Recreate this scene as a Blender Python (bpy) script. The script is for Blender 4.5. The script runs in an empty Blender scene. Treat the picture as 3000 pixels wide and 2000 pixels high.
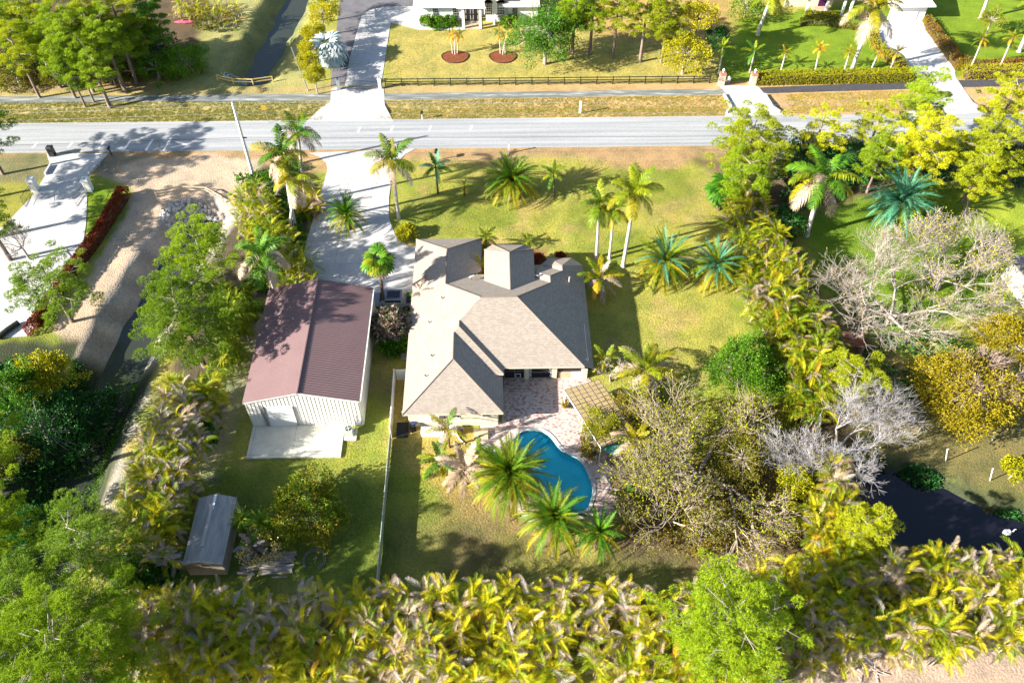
import bpy, math, random
import numpy as np
from mathutils import Vector, Matrix, Euler

random.seed(7)
RNG = np.random.default_rng(7)
scene = bpy.context.scene
COL = scene.collection

# ------------------------------------------------------------------ camera
F, PITCH, ROLL, YAW = 2432.87, math.radians(49.4769), math.radians(0.26539), math.radians(1.42044)
CH = 73.0
_r0 = np.array([math.cos(YAW), -math.sin(YAW), 0.0]); _f0 = np.array([math.sin(YAW), math.cos(YAW), 0.0])
FW = _f0*math.cos(PITCH) + np.array([0, 0, -math.sin(PITCH)])
UP0 = _f0*math.sin(PITCH) + np.array([0, 0, math.cos(PITCH)])
RR = _r0*math.cos(ROLL) + UP0*math.sin(ROLL)
UU = -_r0*math.sin(ROLL) + UP0*math.cos(ROLL)
cam_d = bpy.data.cameras.new('camera'); cam = bpy.data.objects.new('camera', cam_d); COL.objects.link(cam)
cam_d.sensor_fit = 'HORIZONTAL'; cam_d.sensor_width = 36.0; cam_d.lens = F/3000*36
cam_d.clip_start = 0.5; cam_d.clip_end = 5000
cam.matrix_world = Matrix(((RR[0], UU[0], -FW[0], 0), (RR[1], UU[1], -FW[1], 0), (RR[2], UU[2], -FW[2], CH), (0, 0, 0, 1)))
scene.camera = cam

# ------------------------------------------------------------------ light
SUN_AZ, SUN_EL = 251.0, 24.5
w = bpy.data.worlds.new('World'); scene.world = w; w.use_nodes = True
wn = w.node_tree; bg = wn.nodes['Background']
sky = wn.nodes.new('ShaderNodeTexSky'); sky.sky_type = 'NISHITA'; sky.sun_disc = False
sky.sun_elevation = math.radians(SUN_EL); sky.sun_rotation = math.radians(SUN_AZ)
wn.links.new(sky.outputs[0], bg.inputs[0]); bg.inputs[1].default_value = 0.065
sl = bpy.data.lights.new('sun', 'SUN'); sl.energy = 5.0; sl.angle = math.radians(0.6); sl.color = (1.0, 0.93, 0.82)
so = bpy.data.objects.new('sun', sl); COL.objects.link(so)
_a, _e = math.radians(SUN_AZ), math.radians(SUN_EL)
SD = Vector((math.sin(_a)*math.cos(_e), math.cos(_a)*math.cos(_e), math.sin(_e)))
so.rotation_euler = SD.to_track_quat('Z', 'Y').to_euler()
scene.view_settings.view_transform = 'Standard'; scene.view_settings.look = 'None'
scene.view_settings.gamma = 1.0; scene.view_settings.exposure = 1.72
scene.view_settings.use_curve_mapping = False
scene.cycles.max_bounces = 6; scene.cycles.diffuse_bounces = 3; scene.cycles.transparent_max_bounces = 6

# ------------------------------------------------------------------ places read off the photograph
def at(px, py, z=0.0):
    d = FW + RR*(px-1500)/F - UU*(py-1000)/F
    t = (z-CH)/d[2]
    p = np.array([0, 0, CH]) + d*t
    return Vector((float(p[0]), float(p[1]), z))
def ats(pts, z=0.0):
    return [tuple(at(x, y, z)[:2]) for x, y in pts]
def mpp(px, py, z=0.0):                       # metres per photograph pixel there
    p = np.array(at(px, py, z)) - np.array([0, 0, CH])
    return float(p @ FW)/F

# ------------------------------------------------------------------ materials
MATS = {}
def _mat(name):
    m = bpy.data.materials.new(name); m.use_nodes = True
    MATS[name] = m
    return m, m.node_tree.nodes, m.node_tree.links, m.node_tree.nodes['Principled BSDF']
def rgb(c): return (c[0], c[1], c[2], 1.0)
def ramp(n, stops):
    r = n.new('ShaderNodeValToRGB')
    el = r.color_ramp.elements
    el[0].position = stops[0][0]; el[0].color = rgb(stops[0][1])
    el[1].position = stops[-1][0]; el[1].color = rgb(stops[-1][1])
    for p, c in stops[1:-1]:
        e = el.new(p); e.color = rgb(c)
    return r
def mat(name, c, c2=None, scale=1.0, rough=0.8, metal=0.0, bump=0.0, bscale=None, detail=6, spec=0.3, stops=None, stretch=None):
    m, n, l, b = _mat(name)
    b.inputs['Roughness'].default_value = rough; b.inputs['Metallic'].default_value = metal
    b.inputs['Specular IOR Level'].default_value = spec
    tc = n.new('ShaderNodeTexCoord')
    src = tc.outputs['Object']
    if stretch:
        mp = n.new('ShaderNodeMapping'); mp.inputs['Scale'].default_value = stretch
        l.new(src, mp.inputs[0]); src = mp.outputs[0]
    if c2 is None: c2 = tuple(x*0.8 for x in c)
    nz = n.new('ShaderNodeTexNoise'); nz.inputs['Scale'].default_value = scale; nz.inputs['Detail'].default_value = detail
    nz.inputs['Roughness'].default_value = 0.65
    l.new(src, nz.inputs['Vector'])
    r = ramp(n, stops or [(0.32, c2), (0.68, c)])
    l.new(nz.outputs[0], r.inputs[0]); l.new(r.outputs[0], b.inputs['Base Color'])
    if bump:
        n2 = n.new('ShaderNodeTexNoise'); n2.inputs['Scale'].default_value = bscale or scale*6; n2.inputs['Detail'].default_value = 5
        l.new(src, n2.inputs['Vector'])
        bp = n.new('ShaderNodeBump'); bp.inputs['Strength'].default_value = bump; bp.inputs['Distance'].default_value = 0.1
        l.new(n2.outputs[0], bp.inputs['Height']); l.new(bp.outputs[0], b.inputs['Normal'])
    return m
def leaf(name, cols, transl=0.3, rough=0.5, nscale=0.5, g=(1.9, 2.0, 1.2)):
    cols = [tuple(min(.8, v*q) for v, q in zip(c, g)) for c in cols]
    m = bpy.data.materials.new(name); m.use_nodes = True; MATS[name] = m
    n, l = m.node_tree.nodes, m.node_tree.links
    out = n['Material Output']; n.remove(n['Principled BSDF'])
    g = n.new('ShaderNodeNewGeometry'); oi = n.new('ShaderNodeObjectInfo')
    tc = n.new('ShaderNodeTexCoord')
    nz = n.new('ShaderNodeTexNoise'); nz.inputs['Scale'].default_value = nscale; nz.inputs['Detail'].default_value = 2
    l.new(tc.outputs['Object'], nz.inputs['Vector'])
    a = n.new('ShaderNodeMath'); a.operation = 'MULTIPLY_ADD'; a.inputs[1].default_value = 0.45
    l.new(g.outputs['Random Per Island'], a.inputs[0])
    b = n.new('ShaderNodeMath'); b.operation = 'MULTIPLY_ADD'; b.inputs[1].default_value = 0.35; b.inputs[2].default_value = -0.08
    l.new(oi.outputs['Random'], b.inputs[0])
    c0 = n.new('ShaderNodeMath'); c0.operation = 'MULTIPLY_ADD'; c0.inputs[1].default_value = 0.45
    l.new(nz.outputs[0], c0.inputs[0]); l.new(b.outputs[0], c0.inputs[2]); l.new(c0.outputs[0], a.inputs[2])
    k = len(cols)-1
    r = ramp(n, [(0.12+0.76*i/k, c) for i, c in enumerate(cols)])
    l.new(a.outputs[0], r.inputs[0])
    p = n.new('ShaderNodeBsdfPrincipled'); p.inputs['Roughness'].default_value = rough; p.inputs['Specular IOR Level'].default_value = 0.25
    l.new(r.outputs[0], p.inputs['Base Color'])
    t = n.new('ShaderNodeBsdfTranslucent'); l.new(r.outputs[0], t.inputs[0])
    mx = n.new('ShaderNodeMixShader'); mx.inputs[0].default_value = transl
    l.new(p.outputs[0], mx.inputs[1]); l.new(t.outputs[0], mx.inputs[2]); l.new(mx.outputs[0], out.inputs[0])
    return m

leaf('pine_needles', [(0.05, 0.09, 0.01), (0.13, 0.19, 0.012), (0.22, 0.27, 0.015)], 0.3)
leaf('pine_needles_yellow', [(0.10, 0.14, 0.01), (0.24, 0.25, 0.012), (0.36, 0.33, 0.015)], 0.3)
leaf('pine_needles_pale', [(0.05, 0.10, 0.015), (0.14, 0.21, 0.022), (0.25, 0.29, 0.03)], 0.3, g=(1.6, 1.7, 1.2))
leaf('leaf_bright_green', [(0.02, 0.07, 0.005), (0.07, 0.17, 0.01), (0.15, 0.25, 0.015)], 0.3, g=(1.5, 1.5, 1.1))
leaf('leaf_dark_green', [(0.006, 0.03, 0.012), (0.015, 0.06, 0.02), (0.03, 0.11, 0.02)], 0.2)
leaf('leaf_mid_green', [(0.015, 0.05, 0.006), (0.04, 0.11, 0.01), (0.12, 0.2, 0.012)], 0.25)
leaf('leaf_yellow_green', [(0.08, 0.10, 0.006), (0.20, 0.19, 0.008), (0.34, 0.27, 0.01)], 0.3)
leaf('leaf_gold', [(0.10, 0.09, 0.006), (0.25, 0.21, 0.01), (0.42, 0.33, 0.02)], 0.3, g=(1.15, 1.15, 1), nscale=.4)
leaf('leaf_russet', [(0.02, 0.10, 0.008), (0.08, 0.18, 0.01), (0.20, 0.15, 0.012), (0.24, 0.08, 0.02)], 0.25, nscale=.35, g=(1.4, 1.5, 1.1))
leaf('leaf_red', [(0.05, 0.015, 0.008), (0.13, 0.02, 0.01), (0.20, 0.045, 0.015)], 0.15)
leaf('leaf_olive', [(0.04, 0.055, 0.008), (0.11, 0.115, 0.012), (0.22, 0.16, 0.04)], 0.3, g=(1.6, 1.6, 1.1))
leaf('leaf_pinkish', [(0.02, 0.06, 0.03), (0.06, 0.12, 0.03), (0.45, 0.30, 0.25), (0.7, 0.5, 0.46)], 0.2, g=(1, 1, 1))
leaf('leaf_tan', [(0.2, 0.12, 0.06), (0.38, 0.27, 0.15), (0.5, 0.4, 0.27)], 0.15)
leaf('palm_green', [(0.012, 0.06, 0.006), (0.05, 0.14, 0.008), (0.12, 0.22, 0.01)], 0.25, g=(1.35, 1.4, 1.1))
leaf('palm_lime', [(0.04, 0.09, 0.006), (0.12, 0.17, 0.008), (0.28, 0.28, 0.01)], 0.35, g=(1.35, 1.4, 1.1))
leaf('palm_yellow', [(0.10, 0.11, 0.006), (0.24, 0.21, 0.008), (0.38, 0.29, 0.01)], 0.35, g=(1.35, 1.4, 1.1))
leaf('palm_blue', [(0.02, 0.10, 0.07), (0.05, 0.19, 0.14), (0.12, 0.28, 0.19)], 0.2, g=(1.35, 1.4, 1.1))
leaf('palm_silver', [(0.26, 0.36, 0.36), (0.42, 0.50, 0.50), (0.54, 0.60, 0.60)], 0.1, g=(1, 1, 1))
leaf('palm_dry', [(0.20, 0.13, 0.08), (0.38, 0.28, 0.19), (0.54, 0.43, 0.32)], 0.2, g=(1.05, 1.05, 1.05))
leaf('palm_grey', [(0.16, 0.13, 0.115), (0.32, 0.27, 0.245), (0.50, 0.44, 0.41)], 0.15, g=(1, 1, 1))
leaf('areca_green', [(0.015, 0.045, 0.004), (0.07, 0.11, 0.005), (0.19, 0.20, 0.006)], 0.3, g=(2.1, 2.15, 1.3))
leaf('areca_yellow', [(0.06, 0.07, 0.004), (0.20, 0.185, 0.005), (0.35, 0.29, 0.008)], 0.35, g=(2.1, 2.15, 1.3))
leaf('areca_orange', [(0.25, 0.12, 0.01), (0.34, 0.17, 0.015), (0.40, 0.22, 0.03)], 0.3, g=(2.1, 2.15, 1.3))
leaf('lawn_blades', [(0.07, 0.10, 0.01), (0.16, 0.17, 0.02), (0.28, 0.24, 0.04)], 0.25, g=(1.3, 1.3, 1.1))
leaf('grass_blades', [(0.06, 0.075, 0.01), (0.14, 0.14, 0.02), (0.26, 0.2, 0.05)], 0.2)
mat('bark_pine', (0.30, 0.24, 0.20), (0.13, 0.09, 0.07), 3, 0.9, bump=0.8, stretch=(1, 1, 0.3))
mat('bark_grey', (0.42, 0.37, 0.33), (0.22, 0.18, 0.15), 3, 0.9, bump=0.5)
mat('bark_tan', (0.50, 0.41, 0.31), (0.28, 0.22, 0.16), 2, 0.85)
mat('bark_white', (0.52, 0.45, 0.40), (0.30, 0.25, 0.22), 2, 0.85)
mat('bark_silver', (0.47, 0.45, 0.46), (0.27, 0.255, 0.265), 2, 0.85)
mat('bark_pinkish', (0.50, 0.38, 0.33), (0.28, 0.19, 0.16), 2, 0.85)
mat('trunk_royal', (0.62, 0.58, 0.52), (0.42, 0.38, 0.34), 2, 0.75, stretch=(1, 1, 4), bump=0.3)
mat('trunk_date', (0.22, 0.15, 0.09), (0.07, 0.045, 0.03), 5, 0.95, bump=1.0)
mat('crownshaft', (0.22, 0.34, 0.06), (0.12, 0.22, 0.04), 2, 0.5)
mat('palm_heart', (0.42, 0.24, 0.03), (0.22, 0.12, 0.02), 4, 0.8)
mat('concrete', (0.52, 0.515, 0.51), (0.44, 0.44, 0.445), 0.35, 0.85, bump=0.12, bscale=9)
mat('concrete_bright', (0.55, 0.55, 0.56), (0.46, 0.46, 0.47), 0.5, 0.85, bump=0.1, bscale=9)
mat('concrete_shed_pad', (0.66, 0.65, 0.56), (0.55, 0.54, 0.46), 0.5, 0.85, bump=0.1, bscale=9)
mat('asphalt_dark', (0.075, 0.075, 0.085), (0.05, 0.05, 0.058), 1.2, 0.85, bump=0.2, bscale=20)
mat('asphalt_grey', (0.17, 0.165, 0.18), (0.12, 0.115, 0.13), 0.6, 0.85, bump=0.2, bscale=20)
mat('paint_white', (0.8, 0.8, 0.78), (0.7, 0.7, 0.68), 3, 0.6)
mat('paint_cream', (0.74, 0.66, 0.50), (0.66, 0.58, 0.44), 0.8, 0.75, bump=0.05)
mat('paint_siding', (0.84, 0.83, 0.78), (0.79, 0.77, 0.70), 0.5, 0.55)
mat('siding_side', (0.70, 0.66, 0.54), (0.55, 0.44, 0.28), 0.35, 0.6, stops=[(0.28, (0.5, 0.36, 0.2)), (0.38, (0.68, 0.64, 0.54)), (0.7, (0.72, 0.69, 0.59))])
mat('door_white', (0.8, 0.8, 0.8), (0.77, 0.77, 0.77), 1, 0.4)
mat('roof_metal', (0.215, 0.14, 0.14), (0.18, 0.117, 0.12), 0.4, 0.7, spec=0.15)
mat('shed_roof', (0.50, 0.47, 0.43), (0.30, 0.285, 0.27), 1.2, 0.7, stretch=(1.6, 0.35, 1))
mat('shed_wall', (0.34, 0.30, 0.26), (0.25, 0.22, 0.19), 1.5, 0.8)
mat('black', (0.012, 0.012, 0.014), (0.02, 0.02, 0.022), 4, 0.45)
mat('black_fence', (0.03, 0.035, 0.03), (0.018, 0.02, 0.018), 4, 0.6)
mat('dark_metal', (0.05, 0.05, 0.06), (0.03, 0.03, 0.035), 4, 0.4, metal=0.3)
mat('steel', (0.5, 0.52, 0.55), (0.42, 0.44, 0.47), 3, 0.35, metal=0.6)
mat('ac_case', (0.48, 0.55, 0.48), (0.42, 0.48, 0.42), 2, 0.5)
mat('glass_dark', (0.02, 0.022, 0.03), (0.012, 0.013, 0.018), 1, 0.12, spec=0.6)
mat('screen_mesh', (0.035, 0.033, 0.035), (0.02, 0.02, 0.022), 2, 0.5)
mat('wood_weathered', (0.42, 0.38, 0.34), (0.20, 0.18, 0.17), 3, 0.85, stretch=(0.4, 4, 1))
mat('wood_yellow', (0.60, 0.48, 0.18), (0.48, 0.36, 0.12), 3, 0.8)
mat('wood_tan', (0.60, 0.50, 0.34), (0.46, 0.36, 0.22), 3, 0.8)
mat('mulch_red', (0.28, 0.085, 0.03), (0.12, 0.035, 0.015), 5, 0.95, bump=1, bscale=20)
mat('mulch_brown', (0.16, 0.10, 0.06), (0.05, 0.032, 0.022), 3, 0.95, bump=1, bscale=14)
mat('rubble', (0.72, 0.69, 0.66), (0.44, 0.41, 0.39), 3, 0.9, bump=0.6)
mat('car_paint', (0.20, 0.205, 0.25), (0.18, 0.185, 0.23), 1, 0.28, spec=0.5)
mat('car_silver', (0.52, 0.54, 0.58), (0.48, 0.5, 0.54), 1, 0.3, spec=0.5)
mat('pink_plastic', (0.55, 0.12, 0.2), (0.45, 0.1, 0.16), 2, 0.4)
mat('brick_pillar', (0.62, 0.50, 0.42), (0.5, 0.36, 0.28), 3, 0.85)
mat('brick_cap', (0.42, 0.18, 0.12), (0.32, 0.12, 0.08), 4, 0.85)
mat('skin', (0.45, 0.26, 0.18), (0.42, 0.24, 0.16), 2, 0.6)
mat('jeans', (0.035, 0.05, 0.14), (0.025, 0.035, 0.10), 4, 0.85)
mat('shirt', (0.42, 0.42, 0.50), (0.36, 0.36, 0.44), 4, 0.85)
mat('hair', (0.03, 0.02, 0.015), (0.02, 0.015, 0.01), 4, 0.7)
mat('dirt_paving', (0.5, 0.40, 0.28), (0.36, 0.27, 0.18), 1.0, 0.95, bump=0.5)
mat('purple_glass', (0.08, 0.01, 0.09), (0.05, 0.01, 0.06), 2, 0.3)
mat('stone_grey', (0.34, 0.32, 0.31), (0.22, 0.2, 0.2), 5, 0.9, bump=0.5)
mat('fabric_white', (0.8, 0.8, 0.82), (0.7, 0.7, 0.74), 3, 0.8)
mat('terracotta', (0.36, 0.14, 0.07), (0.28, 0.1, 0.05), 3, 0.8)
mat('orange_sign', (0.55, 0.28, 0.02), (0.5, 0.24, 0.02), 3, 0.5)
mat('rust', (0.22, 0.09, 0.05), (0.12, 0.05, 0.03), 3, 0.9)

def joints(name, sx, sy, off=0.0):
    m = MATS[name]; n, l = m.node_tree.nodes, m.node_tree.links; b = n['Principled BSDF']
    src = b.inputs['Base Color'].links[0].from_socket
    tc = n.new('ShaderNodeTexCoord'); br = n.new('ShaderNodeTexBrick'); br.offset = off
    br.inputs['Scale'].default_value = 1.0; br.inputs['Brick Width'].default_value = sx; br.inputs['Row Height'].default_value = sy
    br.inputs['Mortar Size'].default_value = 0.035; br.inputs['Mortar Smooth'].default_value = 0.2
    br.inputs['Color1'].default_value = (0.94, 0.94, 0.94, 1); br.inputs['Color2'].default_value = (1, 1, 1, 1); br.inputs['Mortar'].default_value = (0.66, 0.66, 0.66, 1)
    l.new(tc.outputs['Object'], br.inputs['Vector'])
    n1 = n.new('ShaderNodeTexNoise'); n1.inputs['Scale'].default_value = 1.3; n1.inputs['Detail'].default_value = 8; n1.inputs['Roughness'].default_value = 0.75; l.new(tc.outputs['Object'], n1.inputs['Vector'])
    r = ramp(n, [(0.3, (0.82, 0.82, 0.84)), (0.6, (1.05, 1.04, 1.02))]); l.new(n1.outputs[0], r.inputs[0])
    a = n.new('ShaderNodeMix'); a.data_type = 'RGBA'; a.blend_type = 'MULTIPLY'; a.inputs[0].default_value = 1; l.new(src, a.inputs[6]); l.new(br.outputs['Color'], a.inputs[7])
    c = n.new('ShaderNodeMix'); c.data_type = 'RGBA'; c.blend_type = 'MULTIPLY'; c.inputs[0].default_value = 1; l.new(a.outputs[2], c.inputs[6]); l.new(r.outputs[0], c.inputs[7])
    l.new(c.outputs[2], b.inputs['Base Color'])
joints('concrete', 3.4, 4.2); joints('concrete_bright', 4.0, 5.0); joints('concrete_shed_pad', 4.3, 4.3)
def shingle_mat(name, cols, sx=3.2, sy=5.5):
    m, n, l, b = _mat(name)
    b.inputs['Roughness'].default_value = 0.9; b.inputs['Specular IOR Level'].default_value = 0.2
    tc = n.new('ShaderNodeTexCoord')
    uv = tc.outputs['UV']
    br = n.new('ShaderNodeTexBrick')
    br.inputs['Scale'].default_value = 1.0; br.inputs['Brick Width'].default_value = 1/sx; br.inputs['Row Height'].default_value = 1/sy
    br.inputs['Mortar Size'].default_value = 0.012; br.inputs['Mortar Smooth'].default_value = 0.3
    br.inputs['Color1'].default_value = (0, 0, 0, 1); br.inputs['Color2'].default_value = (1, 1, 1, 1); br.inputs['Mortar'].default_value = (0.3, 0.3, 0.3, 1)
    l.new(uv, br.inputs['Vector'])
    nz = n.new('ShaderNodeTexNoise'); nz.inputs['Scale'].default_value = 0.7; nz.inputs['Detail'].default_value = 5
    l.new(uv, nz.inputs['Vector'])
    mx = n.new('ShaderNodeMix'); mx.data_type = 'FLOAT'; mx.inputs[0].default_value = 0.45
    l.new(br.outputs['Color'], mx.inputs[2]); l.new(nz.outputs[0], mx.inputs[3])
    k = len(cols)-1
    r = ramp(n, [(0.15+0.7*i/k, c) for i, c in enumerate(cols)])
    l.new(mx.outputs[0], r.inputs[0])
    dk = n.new('ShaderNodeMix'); dk.data_type = 'RGBA'; dk.blend_type = 'MULTIPLY'; dk.inputs[7].default_value = (0.7, 0.66, 0.64, 1)
    l.new(br.outputs['Fac'], dk.inputs[0]); l.new(r.outputs[0], dk.inputs[6]); l.new(dk.outputs[2], b.inputs['Base Color'])
    bp = n.new('ShaderNodeBump'); bp.inputs['Strength'].default_value = 0.5; bp.inputs['Distance'].default_value = 0.03; bp.invert = True
    l.new(br.outputs['Fac'], bp.inputs['Height']); l.new(bp.outputs[0], b.inputs['Normal'])
    return m
shingle_mat('shingles', [(0.285, 0.25, 0.215), (0.335, 0.29, 0.245), (0.385, 0.338, 0.29)])
shingle_mat('shingles_grey', [(0.42, 0.37, 0.34), (0.5, 0.44, 0.40), (0.56, 0.5, 0.45)])
shingle_mat('roof_tiles_white', [(0.62, 0.57, 0.52), (0.7, 0.65, 0.6), (0.75, 0.7, 0.66)], 3, 3)
shingle_mat('pavers', [(0.20, 0.10, 0.115), (0.46, 0.31, 0.28), (0.60, 0.54, 0.50), (0.66, 0.56, 0.47), (0.36, 0.22, 0.25)], 3.6, 5.2)
shingle_mat('pavers_white', [(0.60, 0.58, 0.58), (0.66, 0.64, 0.62), (0.72, 0.7, 0.66)], 4, 4)

def ground_mat():
    m, n, l, b = _mat('ground_cover')
    b.inputs['Roughness'].default_value = 0.95; b.inputs['Specular IOR Level'].default_value = 0.1
    at_ = n.new('ShaderNodeAttribute'); at_.attribute_name = 'cover'
    tc = n.new('ShaderNodeTexCoord')
    n1 = n.new('ShaderNodeTexNoise'); n1.inputs['Scale'].default_value = 0.33; n1.inputs['Detail'].default_value = 9; n1.inputs['Roughness'].default_value = 0.72
    n2 = n.new('ShaderNodeTexNoise'); n2.inputs['Scale'].default_value = 4.0; n2.inputs['Detail'].default_value = 6; n2.inputs['Roughness'].default_value = 0.75
    for q in (n1, n2): l.new(tc.outputs['Object'], q.inputs['Vector'])
    r1 = ramp(n, [(0.3, (0.62, 0.72, 0.7)), (0.5, (1, 1, 1)), (0.72, (1.35, 1.2, 1.05))]); l.new(n1.outputs[0], r1.inputs[0])
    r2 = ramp(n, [(0.25, (0.45, 0.5, 0.5)), (0.5, (1, 1, 1)), (0.75, (1.5, 1.4, 1.3))]); l.new(n2.outputs[0], r2.inputs[0])
    a = n.new('ShaderNodeMix'); a.data_type = 'RGBA'; a.blend_type = 'MULTIPLY'; a.inputs[0].default_value = 1; a.clamp_result = False
    l.new(at_.outputs['Color'], a.inputs[6]); l.new(r1.outputs[0], a.inputs[7])
    c = n.new('ShaderNodeMix'); c.data_type = 'RGBA'; c.blend_type = 'MULTIPLY'; c.inputs[0].default_value = 0.9
    l.new(a.outputs[2], c.inputs[6]); l.new(r2.outputs[0], c.inputs[7])
    l.new(c.outputs[2], b.inputs['Base Color'])
    n3 = n.new('ShaderNodeTexNoise'); n3.inputs['Scale'].default_value = 5.0; n3.inputs['Detail'].default_value = 8
    l.new(tc.outputs['Object'], n3.inputs['Vector'])
    bp = n.new('ShaderNodeBump'); bp.inputs['Strength'].default_value = 0.8; bp.inputs['Distance'].default_value = 0.12
    l.new(n3.outputs[0], bp.inputs['Height']); l.new(bp.outputs[0], b.inputs['Normal'])
ground_mat()

def water_mat(name, c, rough=0.08, bump=0.1, scale=3):
    m, n, l, b = _mat(name)
    b.inputs['Base Color'].default_value = rgb(c); b.inputs['Roughness'].default_value = rough
    b.inputs['Specular IOR Level'].default_value = 0.5
    tc = n.new('ShaderNodeTexCoord')
    nz = n.new('ShaderNodeTexNoise'); nz.inputs['Scale'].default_value = scale; nz.inputs['Detail'].default_value = 3
    l.new(tc.outputs['Object'], nz.inputs['Vector'])
    bp = n.new('ShaderNodeBump'); bp.inputs['Strength'].default_value = bump; bp.inputs['Distance'].default_value = 0.05
    l.new(nz.outputs[0], bp.inputs['Height']); l.new(bp.outputs[0], b.inputs['Normal'])
    return m, n, l, b
water_mat('canal_water', (0.008, 0.008, 0.015), 0.06, 0.08)
water_mat('murky_water', (0.035, 0.042, 0.03), 0.2, 0.15)
def pool_mat():                                   # clear water over the painted shell
    m, n, l, b = water_mat('pool_water', (0.9, 0.98, 1.0), 0.02, 0.25, 2.5)
    b.inputs['Transmission Weight'].default_value = 1.0; b.inputs['IOR'].default_value = 1.33
    tr = n.new('ShaderNodeBsdfTransparent'); tr.inputs[0].default_value = (0.82, 0.99, 1.0, 1)
    gl = n.new('ShaderNodeBsdfGlossy'); gl.inputs['Roughness'].default_value = 0.05
    fr = n.new('ShaderNodeFresnel'); fr.inputs[0].default_value = 1.33
    mx = n.new('ShaderNodeMixShader'); l.new(fr.outputs[0], mx.inputs[0]); l.new(tr.outputs[0], mx.inputs[1]); l.new(gl.outputs[0], mx.inputs[2])
    l.new(mx.outputs[0], n['Material Output'].inputs[0])
pool_mat()
mat('pool_shell', (0.12, 0.93, 0.97), (0.06, 0.82, 0.95), 0.8, 0.6)
mat('polycarbonate', (0.40, 0.30, 0.14), (0.32, 0.24, 0.12), 1.5, 0.35)

# ------------------------------------------------------------------ mesh helpers
class MB:
    def __init__(s): s.v = []; s.f = []; s.m = []; s.mats = []; s.uv = None
    def mi(s, name):
        if name not in s.mats: s.mats.append(name)
        return s.mats.index(name)
    def add(s, vs, fs, m):
        o = len(s.v); s.v += [tuple(v) for v in vs]; k = s.mi(m)
        for f in fs: s.f.append(tuple(i+o for i in f)); s.m.append(k)
        return s
    def box(s, c, d, m, rz=0.0, top=1.0):
        x, y, z = d[0]/2, d[1]/2, d[2]/2
        vs = [(-x, -y, -z), (x, -y, -z), (x, y, -z), (-x, y, -z), (-x*top, -y*top, z), (x*top, -y*top, z), (x*top, y*top, z), (-x*top, y*top, z)]
        cr, sr = math.cos(rz), math.sin(rz)
        vs = [(c[0]+a*cr-b*sr, c[1]+a*sr+b*cr, c[2]+e) for a, b, e in vs]
        return s.add(vs, [(0, 3, 2, 1), (4, 5, 6, 7), (0, 1, 5, 4), (1, 2, 6, 5), (2, 3, 7, 6), (3, 0, 4, 7)], m)
    def tube(s, pts, rs, m, k=6, cap=True):
        pts = [Vector(p) for p in pts]
        if not hasattr(rs, '__len__'): rs = [rs]*len(pts)
        vs = []; fs = []
        for i, p in enumerate(pts):
            d = (pts[min(i+1, len(pts)-1)]-pts[max(i-1, 0)]).normalized()
            a = d.cross(Vector((0, 0, 1))) if abs(d.z) < 0.9 else d.cross(Vector((1, 0, 0)))
            a.normalize(); b = d.cross(a)
            for j in range(k):
                t = 2*math.pi*j/k
                vs.append(p + a*math.cos(t)*rs[i] + b*math.sin(t)*rs[i])
        for i in range(len(pts)-1):
            for j in range(k):
                fs.append((i*k+j, i*k+(j+1) % k, (i+1)*k+(j+1) % k, (i+1)*k+j))
        if cap:
            fs.append(tuple(range(k))); fs.append(tuple((len(pts)-1)*k+j for j in reversed(range(k))))
        return s.add(vs, fs, m)
    def prism(s, poly, z0, z1, m, msides=None):
        n = len(poly)
        vs = [(x, y, z0) for x, y in poly]+[(x, y, z1) for x, y in poly]
        s.add(vs, [tuple(range(n, 2*n))], m)
        s.add(vs, [(i, (i+1) % n, n+(i+1) % n, n+i) for i in range(n)], msides or m)
        return s
    def mesh(s, name, smooth=False):
        me = bpy.data.meshes.new(name); me.from_pydata(s.v, [], s.f)
        for q in s.mats: me.materials.append(MATS[q])
        me.polygons.foreach_set('material_index', s.m)
        if smooth: me.polygons.foreach_set('use_smooth', [True]*len(s.f))
        me.update(); return me
def np_mesh(name, V, Fc, mats, mi=None, smooth=False):
    """fast mesh from numpy triangles"""
    me = bpy.data.meshes.new(name)
    V = np.asarray(V, np.float32); Fc = np.asarray(Fc, np.int32)
    me.vertices.add(len(V)); me.vertices.foreach_set('co', V.ravel())
    k = Fc.shape[1]
    me.loops.add(Fc.size); me.loops.foreach_set('vertex_index', Fc.ravel())
    me.polygons.add(len(Fc)); me.polygons.foreach_set('loop_start', np.arange(0, Fc.size, k, dtype=np.int32))
    me.polygons.foreach_set('loop_total', np.full(len(Fc), k, np.int32))
    for q in mats: me.materials.append(MATS[q])
    if mi is not None: me.polygons.foreach_set('material_index', np.asarray(mi, np.int32))
    if smooth: me.polygons.foreach_set('use_smooth', np.ones(len(Fc), bool))
    me.update(); me.validate(); return me

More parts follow.
